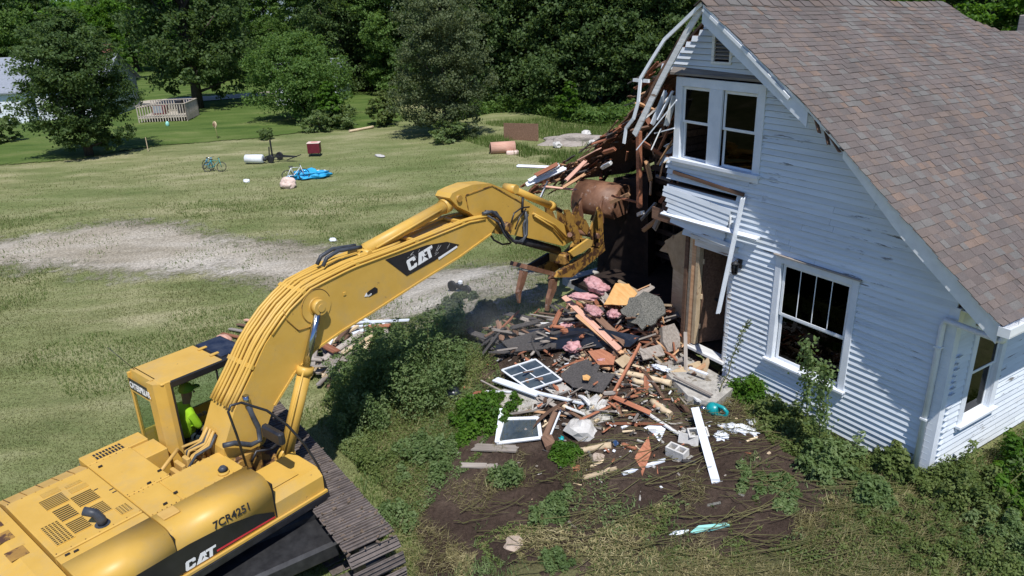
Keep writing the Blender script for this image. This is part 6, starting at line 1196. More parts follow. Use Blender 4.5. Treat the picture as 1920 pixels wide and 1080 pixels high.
# heap with pink bag and blue tarp
crumple('plastic_bag', 'pale pink stuffed bag at the left of the junk heap on the field', 'bag', (-31.399,-0.693,-1.000), .42, .30, .30, M['pinkbag'], 51, .5, 4, .25, 1.5); crumple('blue_tarp', 'bright blue tarp crumpled over the junk heap', 'tarp', (-32.836,0.841,-1.050), .85, .38, .25, M['blue'], 52, R(70), 4, .6)
crumple('white_sheet', 'white sheet crumpled right of the blue tarp', 'sheet', (-33.238,1.481,-1.100), .38, .18, .12, M['cloth'], 53, R(70), 4, .5); crumple('white_bag', 'small white bag alone on the grass below the tank', 'bag', (-34.043,-2.053,-1.140), .22, .15, .08, M['cloth'], 54, 0, 3, .4)
bicycle('blue and white bicycle lying in the junk heap beside the pink bag', (-32.632,0.091,-1.180), R(80), .9, 'cloth')
crumple('plastic_bag', 'bluish bag on the gravel above the boom', 'bag', (-21.528,-1.985,-1.160), .16, .12, .08, M['cloth'], 55, 0, 3, .3)
crumple('paper_scrap', 'white scrap at the pale hay beside the tree shadow', 'scrap', (-35.681,5.933,-1.160), .5, .2, .05, M['concrete_light'], 56, 0, 3, .3)
# brown panel, rolled carpet, rock heap by the far weeds
plate('brown_panel', 'flat dark brown panel standing in the far weeds', 'panel', [(-35.407,14.235,-1.200), Vector((-35.407,14.235,-1.200)) + Vector((0, 0, 1.05)), Vector((-33.668,15.613,-1.200)) + Vector((0, 0, 1.05)), (-33.668,15.613,-1.200)], .05, M['wood_brown'], vec=(.03, .05, 0))
e = empty('sofa', Vector((-31.634,11.817,-1.200)), R(58), 'overturned pinkish sofa cushion roll near the brown panel', 'sofa')
MB().tube([(-.7, -.1, .35), (.7, .1, .35)], .34, 14).build('roll', M['salmon'], e); MB().tube([(-.72, -.1, .35), (-.76, -.1, .35)], .22, 14).build('roll_end', M['wood_brown'], e); MB().bbox((.2, -.6, 0), (.9, -.1, .22), .05).build('cushion', M['pinkbag'], e)
rock('rubble_mound', 'long grey mound of rubble in the far weeds left of the roof debris', 'mound', (-31.543,16.907,-1.200), 1.35, M['wood_grey'], (1.5, .8, .42), 14, .25, 4); bpy.data.objects['rubble_mound'].rotation_euler = (0, 0, R(58))
for k, (lb, c) in enumerate((('white stone on the left foot of the grey mound', (-31.033,15.229,-1.050)), ('pale stone on the right foot of the grey mound', (-30.169,17.217,-1.050)), ('pale stone on the crown of the grey mound', (-32.125,18.251,-0.850)))): rock('stone', lb, 'stone', c, .32, M['concrete_light'], (1, .8, .6), 60 + k, .3)
log('pale fallen trunk at the hedge foot right of the young green tree', (-44.995,7.649,-1.100), (-45.564,9.655,-1.100), .10, 'wood_pale')
e = empty('garden_ornament', Vector((-48.543,-0.315,-1.200)), 0, 'round flower-like garden ornament on a thin pole on the lawn', 'ornament')
MB().tube([(0, 0, 0), (-.25, 0, .85)], .02, 6).build('pole', M['stem'], e); MB().tube([(-.25, -.03, .98), (-.27, .03, .98)], .22, 14).build('petals', M['wood_pale'], e); MB().tube([(-.24, -.05, .98), (-.22, -.06, .98)], .10, 12).build('flower_centre', M['wood_brown'], e)
B('stake', 'thin pale stake standing in the lawn by the dark tree', (-47.129,-4.864,-1.200), Vector((-47.129,-4.864,-1.200)) + Vector((0, 0, .9)), .04, .04, 'wood_pale')
e = empty('hose_stand', Vector((-57.362,-2.067,-1.200)), 0, 'small light blue bottle on the lawn in front of the deck', 'bottle'); MB().tube([(0, 0, 0), (0, 0, .3), (0, 0, .42)], [.14, .13, .05], 10).build('bottle', M['aqua'], e)

# ------------------------------------------------------------------ neighbouring houses and deck
def far_house(name, lb, base, rz, L, D, H, RH, wins, chim=None):
    e = empty(name, base, rz, lb, 'house')
    MB().span((-L / 2, -D / 2, 0), (L / 2, D / 2, H)).extrude([(-L / 2, -D / 2, H), (-L / 2, D / 2, H), (-L / 2, 0, H + RH)], (.05, 0, 0)).extrude([(L / 2 - .05, -D / 2, H), (L / 2 - .05, D / 2, H), (L / 2 - .05, 0, H + RH)], (.05, 0, 0)).build('wall', M['trim'], e)
    for sg in (-1, 1):
        MB().extrude([(-L / 2 - .3, sg * (D / 2 + .35), H - .12), (L / 2 + .3, sg * (D / 2 + .35), H - .12), (L / 2 + .3, 0, H + RH + .02), (-L / 2 - .3, 0, H + RH + .02)], (0, 0, .1)).build('roof', M['roofgrey'], e)
    for (x, z, w, h_, sd) in wins:
        y = sd * D / 2; f_ = MB().bbox((x - w / 2 - .07, y - .03, z - h_ / 2 - .07), (x + w / 2 + .07, y + .03, z + h_ / 2 + .07), .01).build('window', M['metal_white'], e); MB().span((x - w / 2, y - .045, z - h_ / 2), (x + w / 2, y + .045, z + h_ / 2)).build('pane', M['black'], f_)
    if chim: MB().bbox((chim[0] - .35, chim[1] - .35, H), (chim[0] + .35, chim[1] + .35, H + RH + .9), .02).build('chimney', M['brick'], e); MB().bbox((chim[0] - .25, chim[1] - .25, H + RH + .9), (chim[0] + .25, chim[1] + .25, H + RH + 1.15), .02).build('chimney_pot', M['steel_dark'], e)
    return e
hb1 = Vector((-65.487,-4.479,-1.200)) + Vector((-2.5, -1.2, 0))
far_house('neighbour_house', 'white neighbouring house with grey roof half hidden by the dark tree', Vector((-68.224,-9.788,-1.200)) + Vector((-3.4, 2.1, 0)), R(62), 9.4, 7, 2.7, 2.1, [(4, 1.5, 1, 1.1, -1), (1, 1.5, 1, 1.1, -1), (-3, 1.5, 1, 1.1, -1)], (4.3, -.2))
far_house('neighbour_house', 'grey-roofed house at the far left edge of the field', Vector((-70.272,-15.109,-1.200)) + Vector((-3, 2, 0)), R(62), 9, 7, 2.5, 2.0, [(2, 1.4, 1, 1, -1), (-2, 1.4, 1, 1, -1)])
far_house('neighbour_house', 'bluish house glimpsed behind the round light green tree', Vector((-61.069,9.716,-1.200)) + Vector((-3.4, 2.1, 0)), R(58), 5.5, 6, 2.4, 1.2, [(1.5, 1.3, 1, 1, -1), (-1, 1.3, 1, 1, -1)])
# deck
D0 = Vector((-60.862,-3.579,-1.200)); D1 = Vector((-59.221,-0.317,-1.200)); dx_ = (D1 - D0); dx_.z = 0; DLn = dx_.length; e = empty('wooden_deck', D0, math.atan2(dx_.y, dx_.x), 'weathered wooden deck with baluster railing beside the neighbouring house', 'deck')
MB().bbox((0, 0, .35), (DLn, 3.2, .45), .02).build('deck_floor', M['deckwood'], e)
for (x0, y0, x1, y1) in ((0, 0, DLn, 0), (DLn, 0, DLn, 3.2), (0, 3.2, DLn, 3.2)):
    MB().bar((x0, y0, 1.4), (x1, y1, 1.4), .10, .05).bar((x0, y0, .55), (x1, y1, .55), .05, .06).build('handrail', M['deckwood'], e); n = int(math.hypot(x1 - x0, y1 - y0) / .20)
    for k in range(n + 1):
        x, y = x0 + (x1 - x0) * k / n, y0 + (y1 - y0) * k / n; MB().span((x - .035, y - .025, .1 if k % 8 else 0), (x + .035, y + .025, 1.42 if k % 8 == 0 else 1.37)).build('baluster', M['deckwood'], e)
for a, b_ in (((1.2, -.02, .75), (1.9, .02, 1.3)),): MB().span(a, b_).build('notice_panel', M['roofgrey'], e)
MB().bbox((.6, 1.4, .45), (1.6, 2.2, 1.1), .03).build('deck_table', M['maroon'], e); MB().bbox((DLn - 1.2, 1.6, .45), (DLn - .7, 2.1, 1.5), .05).build('deck_chair', M['black'], e)

# ------------------------------------------------------------------ trees
def crownpts(rs, lobes, leaves, ls):
    """lobes: (centre, radii). leaf clusters scattered through each lobe, denser to the outside"""
    P_ = []; N_ = []
    tot = sum(l[1][0] * l[1][2] for l in lobes)
    for c, r_ in lobes:
        n = int(leaves * r_[0] * r_[2] / tot); k = max(6, n // 60); u = rs.normal(size=(k, 3)); u /= np.linalg.norm(u, axis=1)[:, None]; rad = (.45 + .6 * rs.random(k) ** .6)[:, None]
        cc = np.array(c) + u * rad * np.array(r_); cs = .13 * np.mean(r_) * (.6 + .9 * rs.random(k)); idx = rs.integers(0, k, n); g_ = rs.normal(size=(n, 3)); P_.append(cc[idx] + g_ * cs[idx][:, None] * np.array([1.1, 1.1, .6])); N_.append(u[idx] * .5 + rs.normal(size=(n, 3)) * .8 + np.array([.1, 0, .6]))
    return np.concatenate(P_), np.concatenate(N_)
def treemesh(seed, H, Rr, leaves, ls, mat, base=.2, nl=16, shape='round', trunk=.25):
    rs = np.random.default_rng(seed); lobes = []
    for i in range(nl):
        f = base + (1 - base) * (i + .5) / nl; a = i * 2.4 + rs.random(); 
        if shape == 'round': w = math.sin(math.pi * min(1, (f - base) / (1 - base) * .86 + .12)) ** .7
        elif shape == 'cone': w = (1 - (f - base) / (1 - base)) * .95 + .08
        else: w = .75 + .25 * rs.random()
        d = Rr * w * .62 * (.5 + .6 * rs.random()); rr_ = Rr * (.30 + .24 * rs.random()) * (.55 + .5 * w); lobes.append(((d * math.cos(a), d * math.sin(a), H * f * .94), (rr_, rr_, rr_ * .75)))
    P_, N_ = crownpts(rs, lobes, leaves, ls); cr = cloud('crown', P_, N_, ls, mat, None, 1.5)
    m = MB(); hh = H * .8; path = [(0, 0, -.2), (.03 * H * .2, 0, H * .15), (0, .02 * H, H * .4), (.02 * H, 0, hh)]; m.tube(path, [trunk * 1.25, trunk, trunk * .7, trunk * .2], 9)
    for (c, r_) in lobes[::2]:
        z0 = min(c[2] * .62, hh * .8); m.tube([(0, 0, z0), (c[0] * .5, c[1] * .5, z0 + (c[2] - z0) * .45), c], [trunk * .42, trunk * .25, .03], 6)
    tk = m.build('trunk', M['bark']); return cr, tk
protos = {}
def tree(kind, lb, pos, rz=0., s=1., group=None, name='tree', sz=None, cat='tree'):
    if kind not in protos:
        cr, tk = treemesh(*TK[kind]); protos[kind] = (cr.data, tk.data); bpy.data.objects.remove(cr); bpy.data.objects.remove(tk)
    e = empty(name, Vector(pos) - Vector((0, 0, .1)), rz, lb, cat, group); e.scale = (s, s, sz or s); link('crown', protos[kind][0], None, e); link('trunk', protos[kind][1], None, e); return e
TK = {'oak': (1, 12, 4.6, 42000, .15, M['leaf_dark'], .10, 22, 'round', .3), 'oak2': (2, 16, 5.0, 48000, .16, M['leaf_dark'], .12, 26, 'column', .35), 'maple': (3, 15, 5.2, 46000, .17, M['leaf_mid'], .08, 24, 'column', .3), 'apple': (4, 6.5, 4.2, 40000, .12, M['leaf_mid'], .22, 20, 'round', .14),
      'willow': (5, 10.5, 3.9, 46000, .10, M['leaf_willow'], .06, 24, 'round', .2), 'bright': (6, 9, 3.6, 30000, .17, M['leaf_bright'], .04, 18, 'column', .2), 'wood': (7, 17, 5.5, 48000, .17, M['leaf_dark'], .03, 28, 'column', .3), 'young': (8, 3.2, 1.0, 9000, .11, M['leaf_bright'], .05, 12, 'round', .06), 'shrub': (9, 1.6, 1.1, 6000, .09, M['leaf_weed'], .02, 10, 'round', .05), 'yshrub': (10, 2.6, 1.2, 7000, .11, M['leaf_yellow'], .04, 10, 'round', .05)}
tree('oak', 'broad dark tree standing on the lawn in front of the neighbouring house', (-48.147,-8.079,-1.200), .3, .78, sz=.74); tree('oak2', 'tallest dark tree with a bare lower trunk beside the deck', (-66.926,1.976,-1.200), 1.2, 1.15)
tree('apple', 'round light green tree with several stems on the lawn', (-52.907,7.080,-1.200), .4, .98); tree('willow', 'hazy grey-green tree standing out on the field in front of the wood', (-38.641,11.800,-1.200), 0, .92, sz=1.0)
tree('young', 'bright young tree at the corner of the hedge', (-47.868,7.407,-1.200), 0, 1.1); tree('yshrub', 'yellow-green bush with reddish tips in front of the hazy tree', (-46.028,10.741,-1.200), 0, 1.); tree('shrub', 'low shrub on the lawn left of the young tree', (-46.186,2.296,-1.200), 0, .55); tree('shrub', 'bushy weed clump at the foot of the young tree', (-46.626,6.113,-1.200), 1, 1.0)
tree('shrub', 'dark bush in the shade below the hazy tree', (-37.119,11.228,-1.200), 2, 1.1, sz=.9); tree('young', 'bright sapling among the weeds near the roof debris', (-38.401,21.588,-1.200), 2, .95); tree('bright', 'leafy tree behind the far end of the farmhouse roof', Vector((-68.164,137.310,-1.200)) * 0 + Vector((-13, 34, -1.2)), 0, 1.15)
tree('shrub', 'green shrub at the left edge of the field', (-57.967,-12.591,-1.200), 2, 1.3); tree('shrub', 'green bush left of the young tree on the lawn edge', (-47.369,7.943,-1.200), 3, 1.1)
rs = random.Random(12); i = 0
for lb, la, fo, s_ in (('tall tree just outside the left edge throwing shade on the field', -28.5, 33, .62), ('second tree outside the left edge behind the first', -33, 36, .8)):
    tree('oak', lb, (4.9 - .8503 * fo + .5263 * la, -10.48 + .5263 * fo + .8503 * la, -1.2), 0, s_)
WD = [('wood', -60, 80), ('maple', 60, 98), ('bright', 10, 112), ('wood', 130, 110), ('bright', 240, 96), ('oak2', 300, 112), ('bright', 420, 92), ('wood', 480, 100), ('maple', 540, 92), ('maple', 610, 84), ('wood', 660, 76), ('wood', 720, 80), ('maple', 770, 74), ('oak2', 850, 72), ('wood', 905, 66), ('maple', 960, 70), ('wood', 1010, 64), ('oak2', 1070, 66), ('wood', 1120, 60), ('wood', 1180, 64), ('oak2', 1240, 58), ('wood', 1300, 64), ('maple', 1360, 62), ('wood', 1430, 68), ('oak2', 1500, 74), ('wood', 690, 92), ('maple', 905, 80), ('wood', 1000, 62), ('oak2', 1200, 58), ('wood', 1620, 66), ('bright', 1740, 46), ('wood', 1830, 56), ('bright', 1900, 50), ('maple', 1990, 54), ('wood', 1880, 66), ('maple', 1790, 60)]
"""pairs of bearing and distance from the field's near corner, turned into places on the ground"""
cF = Vector((-.9094, .4160, 0)).normalized(); cR = Vector((.4160, .9094, 0)).normalized(); C0 = Vector((4.9, -10.48, 0))
fh = Vector((-math.sin(R(58.24)), math.cos(R(58.24)), 0)); rh = Vector((math.cos(R(58.24)), math.sin(R(58.24)), 0))
ADJ = ('tall dark', 'full green', 'bright leafy'); pos_words = {}
for (kd, b_, d_) in WD:
    p = C0 + fh * d_ + rh * d_ * (b_ - 960) / 1400; p.z = -1.2; sc_ = rs.uniform(.85, 1.12)
    where = next(w for lim, w in ((-20, 'just past the left edge house'), (100, 'behind the left part of the neighbouring house'), (260, 'behind the neighbouring house chimney'), (460, 'behind the wooden deck and gravel road'), (560, 'behind the left half of the round light green tree'), (680, 'behind the right half of the round light green tree'), (800, 'behind the left side of the hazy grey-green tree'), (900, 'behind the right side of the hazy grey-green tree'), (1000, 'behind the flat brown panel'), (1100, 'behind the bright sapling and grey mound'), (1220, 'behind the torn left roof edge'), (1400, 'behind the gable peak'), (9999, 'behind the far end of the farmhouse roof')) if b_ < lim)
    kw = {'wood': 'dark', 'oak2': 'tall blackish', 'maple': 'mid-green', 'bright': 'bright yellow-green'}[kd]; lb = kw + (' near tree ' if d_ < 66 else ' far tree ' if d_ > 90 else ' tree ') + 'in the wood ' + where
    tree(kd, lb, p, rs.random() * 6.28, sc_, kw + ' trees of the wood')

# far wood that reads as one mass, to the horizon
fp = []; r_ = RNG
n = 110000; bear = -1.0 + .62 * r_.random(n); dist = 105 + 90 * r_.random(n) ** .8; P3 = np.stack([4.9 + dist * (fh.x + rh.x * bear), -10.48 + dist * (fh.y + rh.y * bear), np.zeros(n)], 1)
hgt = 6.5 + 6 * vnoise(P3[:, 0], P3[:, 1], .12, 4, 2) ; P3[:, 2] = -1.2 + hgt * r_.random(n) ** .5; cloud('far_wood', P3, r_.normal(size=(n, 3)) + np.array([.3, -.1, .9]), .42, M['leaf_bright'], None, 1.4); tag(bpy.data.objects['far_wood'], 'far green wood running to the horizon', kind='stuff')
# undergrowth at the foot of the wood
n = 60000; t = r_.random(n); b2 = 860 + 540 * t; d2 = 55 + 6 * r_.random(n) + 4 * np.sin(t * 9); P3 = np.stack([4.9 + d2 * (fh.x + rh.x * (b2 - 960) / 1400), -10.48 + d2 * (fh.y + rh.y * (b2 - 960) / 1400), -1.2 + 1.5 * r_.random(n) * vnoise(b2 * .05, d2, 1., 2, 2)], 1)
cloud('undergrowth', P3, r_.normal(size=(n, 3)) + np.array([0, 0, 1]), .15, M['leaf_mid']); tag(bpy.data.objects['undergrowth'], 'tangled undergrowth along the foot of the wood', kind='stuff')

# ------------------------------------------------------------------ near plants
def bush(name, lb, c, rx, ry, h, n, ls, mat, seed, cat='bush', stems=40, lobes=1):
    """a patch of upright stems of uneven height, each with leaves in whorls and a looser tip"""
    rs = np.random.default_rng(seed); K = max(10, int(n / 130)); a = rs.random(K) * 6.283; r_ = rs.random(K) ** .6
    wob = .65 + .7 * vnoise(np.cos(a) * 2 + seed, np.sin(a) * 2, 1., seed % 7, 2); sx = c[0] + rx * r_ * np.cos(a) * wob; sy = c[1] + ry * r_ * np.sin(a) * wob
    if lobes > 1: k = vnoise(sx, sy, 1.5, seed % 9, 2) > .36; sx, sy, r_ = sx[k], sy[k], r_[k]; K = len(sx)
    hh = h * (.35 + .9 * vnoise(sx, sy, 1.1, seed % 5, 2)) * (.55 + .75 * rs.random(K)) * (1.05 - .5 * r_ ** 2); z0 = gz(sx, sy); lean = rs.normal(size=(K, 2)) * .22
    L0 = Vector((c[0], c[1], float(gz(np.array([c[0]]), np.array([c[1]]))[0]))); e = empty(name, L0, 0, lb, cat)
    per_ = np.maximum(12, (n / K * (.4 + hh / h * .9)).astype(int)); idx = np.repeat(np.arange(K), per_); m_ = len(idx); t = .12 + .88 * rs.random(m_) ** .75; whorl = np.round(t * 7) / 7 + rs.normal(size=m_) * .02
    ang_ = rs.random(m_) * 6.283; rad = (.035 + .11 * (1.1 - t) * (.5 + hh[idx])) * rs.random(m_) ** .6 * 1.5
    P_ = np.stack([sx[idx] + lean[idx, 0] * hh[idx] * whorl + rad * np.cos(ang_), sy[idx] + lean[idx, 1] * hh[idx] * whorl + rad * np.sin(ang_), z0[idx] + hh[idx] * whorl - rad * .4 + .02], 1)
    N_ = np.stack([np.cos(ang_) * .5, np.sin(ang_) * .5, np.ones(m_)], 1) + rs.normal(size=(m_, 3)) * .55; tone = rs.random(K); P_ -= np.array(L0)
    cloud('foliage', P_, N_, ls * (.5 + .9 * rs.random(m_)), M[mat], e, 2.0, np.clip(.55 * tone[idx] + .45 * rs.random(m_), 0, 1)); m = MB()
    for k in range(0, K, max(1, K // 70)):
        b0 = Vector((sx[k], sy[k], z0[k] - .03)) - L0; m.tube([b0, b0 + Vector((lean[k, 0] * hh[k] * 1.02, lean[k, 1] * hh[k] * 1.02, hh[k] * 1.05))], [.007, .003], 4)
    tag(m.build('stem', M['stem'], e), kind='stuff'); return e
bush('bush', 'big blue-green bush filling the space between excavator and rubble', (-8.593,-5.291,-1.082), 1.05, 1.3, 1.75, 52000, .032, 'leaf_weed', 3, lobes=6, stems=80); bush('bush', 'paler airy weeds at the back of the big bush', (-10.025,-4.573,-0.930), 1.4, .8, .9, 15000, .030, 'leaf_weed', 4, lobes=4)
bush('bush', 'leafy dark green bush close to the left end of the rubble', (-9.417,-3.378,-0.613), .75, .7, .85, 13000, .032, 'leaf_weed', 5, lobes=4); bush('weed_clump', 'bright green weeds directly left of the white boards', (-6.598,-4.162,-0.819), .55, .75, .45, 9000, .04, 'leaf_bright', 6, lobes=3); bush('weed_clump', 'feathery green tuft hanging at the lower left of the big bush', (-6.404,-5.656,-1.140), .75, .55, .5, 9000, .035, 'leaf_weed', 7, lobes=3)
bush('weed_clump', 'single blue-green thistle on the dark soil', (-4.741,-4.780,-0.976), .26, .26, .5, 2600, .035, 'leaf_weed', 8, stems=14); bush('weed_clump', 'straggling green weed in the middle of the churned soil', (-3.582,-4.571,-0.927), .30, .40, .35, 3000, .035, 'leaf_weed', 9, lobes=2, stems=16)
bush('weed_clump', 'fresh grass tuft behind the split log', (-4.450,-3.667,-0.649), .42, .22, .22, 3500, .03, 'leaf_bright', 10); bush('weed_clump', 'bright leafy clump between porch step and house wall', (-3.286,-0.247,-0.104), .32, .28, .42, 4500, .032, 'leaf_bright', 11, stems=12); bush('weed_clump', 'low bluish weeds right of the white board tip', (-1.410,-1.902,-0.252), .65, .35, .22, 5000, .035, 'leaf_weed', 12, lobes=2)
bush('weed_clump', 'dark weed mat along the foundation under the window', (-2.319,-0.413,-0.115), .55, .35, .45, 6500, .035, 'leaf_yellow', 13, lobes=2); bush('weed_clump', 'tangled weeds at the base of the tall stem plants', (-1.124,-0.918,-0.128), .42, .40, .55, 6000, .04, 'leaf_weed', 14, lobes=2); bush('weed_clump', 'leafy weed in front of the house corner', (-0.266,-0.999,-0.134), .38, .32, .38, 4500, .036, 'leaf_weed', 15, lobes=2)
bush('weed_clump', 'brown-tipped weed tangle at the foot of the downspout', (-0.254,-0.191,-0.120), .55, .3, .4, 7000, .034, 'leaf_yellow', 16, lobes=3)
bush('weed_thicket', 'dense green weed thicket right of the house corner', (0.710,0.152,-0.120), .9, .8, .6, 18000, .030, 'leaf_yellow', 17, lobes=6, stems=70); bush('weed_thicket', 'yellow-green weeds at the lower right corner', (1.101,-1.124,-0.159), 1.1, .7, .35, 12000, .026, 'leaf_yellow', 18, lobes=5); bush('weed_thicket', 'bright weeds growing up against the side wall', (1.15, 1.6, 0), .7, 1.5, .95, 16000, .04, 'leaf_bright', 19, lobes=5, stems=50)
bush('weed_thicket', 'dark green weeds at the right edge of the view', (1.468,0.105,-0.124), .8, .9, .5, 12000, .030, 'leaf_weed', 20, lobes=4); bush('weed_clump', 'green weeds left of the excavator track', (-6.917,-6.544,-1.200), .5, .5, .35, 5000, .03, 'leaf_yellow', 21, lobes=2)
bush('weed_clump', 'small green sprig on the cut weeds', (-2.658,-5.187,-1.063), .3, .22, .22, 1800, .03, 'leaf_weed', 22); bush('weed_clump', 'sprigs near the bottom left of the soil', (-5.086,-6.757,-1.200), .35, .35, .3, 3200, .03, 'leaf_weed', 23, lobes=2); bush('weed_clump', 'faint green weeds in the dusty patch beyond the thumb', (-10.509,-2.240,-0.324), 1.4, .6, .3, 9000, .04, 'leaf_willow', 24, lobes=4)
rs = random.Random(4)
def tallplant(lb, base, top, n, seed, mat='leaf_weed', lw=.045, spread=.09):
    r2 = np.random.default_rng(seed); A = Vector(base); B_ = Vector(top); e = empty('tall_weed', A, 0, lb, 'plant'); d = B_ - A; path = [Vector((0, 0, -.05))] + [d * (k / 6) + Vector((r2.normal() * .015, r2.normal() * .015, 0)) for k in range(1, 7)]
    MB().tube(path, [.011, .011, .010, .009, .008, .006, .003], 6).build('stem', M['stem'], e); t = .18 + .82 * r2.random(n) ** .8; P_ = np.array([tuple(d * float(x)) for x in t]) + r2.normal(size=(n, 3)) * spread * (1.1 - t * .45)[:, None]; cloud('foliage', P_, r2.normal(size=(n, 3)) + np.array([0, -.2, .8]), lw, M[mat], e, 1.5)
tallplant('tall leafy stem in front of the lower window, left one', (-2.097,-0.089,-0.118), (-1.639,-1.000,1.988), 520, 1); tallplant('tall leafy stem in front of the lower window, right one', (-1.450,-0.616,-0.119), (-1.239,-1.100,1.791), 600, 2); tallplant('leaning leafy sapling in front of the side window', (.75, .35, -.1), (1.62, 1.55, 1.75), 520, 3, 'leaf_weed', .05, .10)
tallplant('thin weed arching by the porch light side of the door', (-3.555,-0.787,0.030), (-3.364,-0.350,1.571), 170, 4, 'leaf_willow', .035, .05); tallplant('slender weed standing in the dusty patch past the bush', (-9.576,-2.982,-0.506), Vector((-9.576,-2.982,-0.506)) + Vector((0, 0, 1.0)), 160, 5, 'leaf_weed', .04, .06)
# long dry stalks lying on the soil
m = MB(); rs = random.Random(8)
for k in range(560):
    x = rs.uniform(-4.6, 1.4); y = rs.uniform(-6.0, -.7); s_ = rs.random()
    if y > -1.2 - .35 * (x + 4.5) * 0 and rs.random() < .5: continue
    a = rs.gauss(.75, .32); L = rs.uniform(.15, .9) * (1 if rs.random() < .8 else 1.8); p = [Vector((x + math.cos(a + j * .05) * L * j / 3, y + math.sin(a + j * .05) * L * j / 3, 0)) for j in range(4)]
    for j, q in enumerate(p): q.z = float(gz(np.array([q.x]), np.array([q.y]))[0]) + .10 + rs.uniform(0, .06)
    m.tube(p, rs.uniform(.003, .008), 4, False)
tag(m.build('dry_stalks', M['straw']), 'long dry stalks lying across the churned soil', kind='stuff')

# ------------------------------------------------------------------ grass
def scatter(n, rmin, rmax, a0, a1, keep, pw=1.):
    u = RNG.random(n); d = rmin * (rmax / rmin) ** (u ** pw); a = a0 + (a1 - a0) * RNG.random(n); x = 4.9 + d * (fh.x + rh.x * a); y = -10.48 + d * (fh.y + rh.y * a); k = keep(x, y) & ~((x > -10.6) & (x < .0) & (y > .0)); return x[k], y[k], d[k]
def field_ok(x, y): return (signed(x, y, GRAVEL) < .0 + .9 * (vnoise(x, y, 1.2, 2, 2) - .35)) & (signed(x, y, SOIL) < .25 * (vnoise(x, y, 2., 2, 2) - .3)) & ~((y < -1) & (x > -4.8) & (vnoise(x, y, 1.3, 4, 2) > .42)) 
x, y, d = scatter(420000, 9, 58, -1.05, .35, lambda x, y: field_ok(x, y) & (RNG.random(len(x)) > smooth(20, 56, np.hypot(x - 4.9, y + 10.48))), .9)
base = np.stack([x, y, gz(x, y)], 1); hgt = (.035 + .045 * RNG.random(len(x))) * (1 + d * .012); tall = vnoise(x, y, .35, 6, 3); hgt *= .35 + 1.5 * tall ** 1.5
dr = R(28) + RNG.normal(size=len(x)) * .9; blades('field_grass', base, hgt, .006 + .0006 * d, M['grass_blade'], 1.35, np.clip(RNG.random(len(x)) * .8 + .5 * (tall - .5) * -1 + .1, 0, 1), np.stack([np.cos(dr), np.sin(dr), np.zeros(len(x))], 1)); tag(bpy.data.objects['field_grass'], 'mown hay grass over the field', kind='stuff')
x, y, d = scatter(130000, 9, 34, -1.05, .2, lambda x, y: (signed(x, y, GRAVEL) < -.2) & (signed(x, y, SOIL) < 0) & (vnoise(x, y, .22, 11, 3) > .52))
blades('lush_grass', np.stack([x, y, gz(x, y)], 1), (.05 + .09 * RNG.random(len(x))), .008 + .0006 * d, M['grass_lush'], .9); tag(bpy.data.objects['lush_grass'], 'greener tufts of grass in the field', kind='stuff')
x, y, d = scatter(60000, 36, 62, -.15, .2, lambda x, y: vnoise(x, y, .3, 5, 2) > .40); k = (x > -42) & (y > 12) ; x, y, d = x[k], y[k], d[k]
blades('far_tall_grass', np.stack([x, y, gz(x, y)], 1), .15 + .3 * RNG.random(len(x)), .03 + 0 * x, M['grass_lush'], .8); tag(bpy.data.objects['far_tall_grass'], 'tall pale grass by the far weeds', kind='stuff')
x, y, d = scatter(26000, 14, 34, -.80, .1, lambda x, y: (signed(x, y, GRAVEL) > -.6) & (vnoise(x, y, .7, 15, 3) > .50))
blades('gravel_weeds', np.stack([x, y, gz(x, y) + .03], 1), .04 + .10 * RNG.random(len(x)) ** 2, .010 + .0008 * d, M['grass_lush'], 1.); tag(bpy.data.objects['gravel_weeds'], 'thin weeds coming up through the gravel', kind='stuff')
AQ = Vector((-1.593,-3.220,-0.568))
def cover(name, lb, poly, n, hmax, ls, mat, thr, seed, asp=2.0):
    P2 = np.array([tuple(p)[:2] for p in poly]); lo = P2.min(0); hi = P2.max(0); x = lo[0] + (hi[0] - lo[0]) * RNG.random(n); y = lo[1] + (hi[1] - lo[1]) * RNG.random(n); q = vnoise(x, y, 1.3, seed, 4)
    k = (signed(x, y, poly) > 0) & (q > thr) & (np.hypot((x - AQ.x), (y - AQ.y)) > .45) & ~((x > -9.9) & (x < .06) & (y > -.05)); x, y, q = x[k], y[k], q[k]; z = gz(x, y) + .04 + hmax * (q - thr) / (1 - thr) * 1.6 * RNG.random(len(x))
    cloud(name, np.stack([x, y, z], 1), RNG.normal(size=(len(x), 3)) * .55 + np.array([0, 0, 1.]), ls * (.5 + .9 * RNG.random(len(x))), M[mat], None, asp, np.clip(q * .8 + .3 * RNG.random(len(x)), 0, 1)); tag(bpy.data.objects[name], lb, kind='stuff')
BUSHA = [(-9.834,-6.493,-1.200), (-11.150,-5.498,-1.123), (-12.004,-3.984,-0.851), (-11.630,-2.907,-0.542), (-10.038,-2.200,-0.315), (-8.651,-2.580,-0.400), (-7.312,-3.267,-0.567), (-6.228,-4.069,-0.789), (-5.690,-4.759,-0.971), (-5.482,-5.341,-1.091), (-4.967,-6.462,-1.200), (-6.595,-6.675,-1.200), (-8.233,-6.818,-1.200)]
cover('ground_cover', 'low leafy ground cover under and around the big bush', BUSHA, 40000, .26, .028, 'leaf_weed', .42, 2)
cover('yellow_ground_cover', 'yellow-green low plants between the bush and the soil', BUSHA, 45000, .20, .024, 'leaf_yellow', .40, 6)
RIGHTA = [(-1.229,-0.569,-0.119), (-0.168,-0.189,-0.120), (.1,-.15,0), (.1,3.5,0), (3.2,3.5,0), (1.410,2.208,-0.123), (2.142,-0.642,-0.167), (1.220,-1.816,-0.261), (0.207,-1.568,-0.198)]
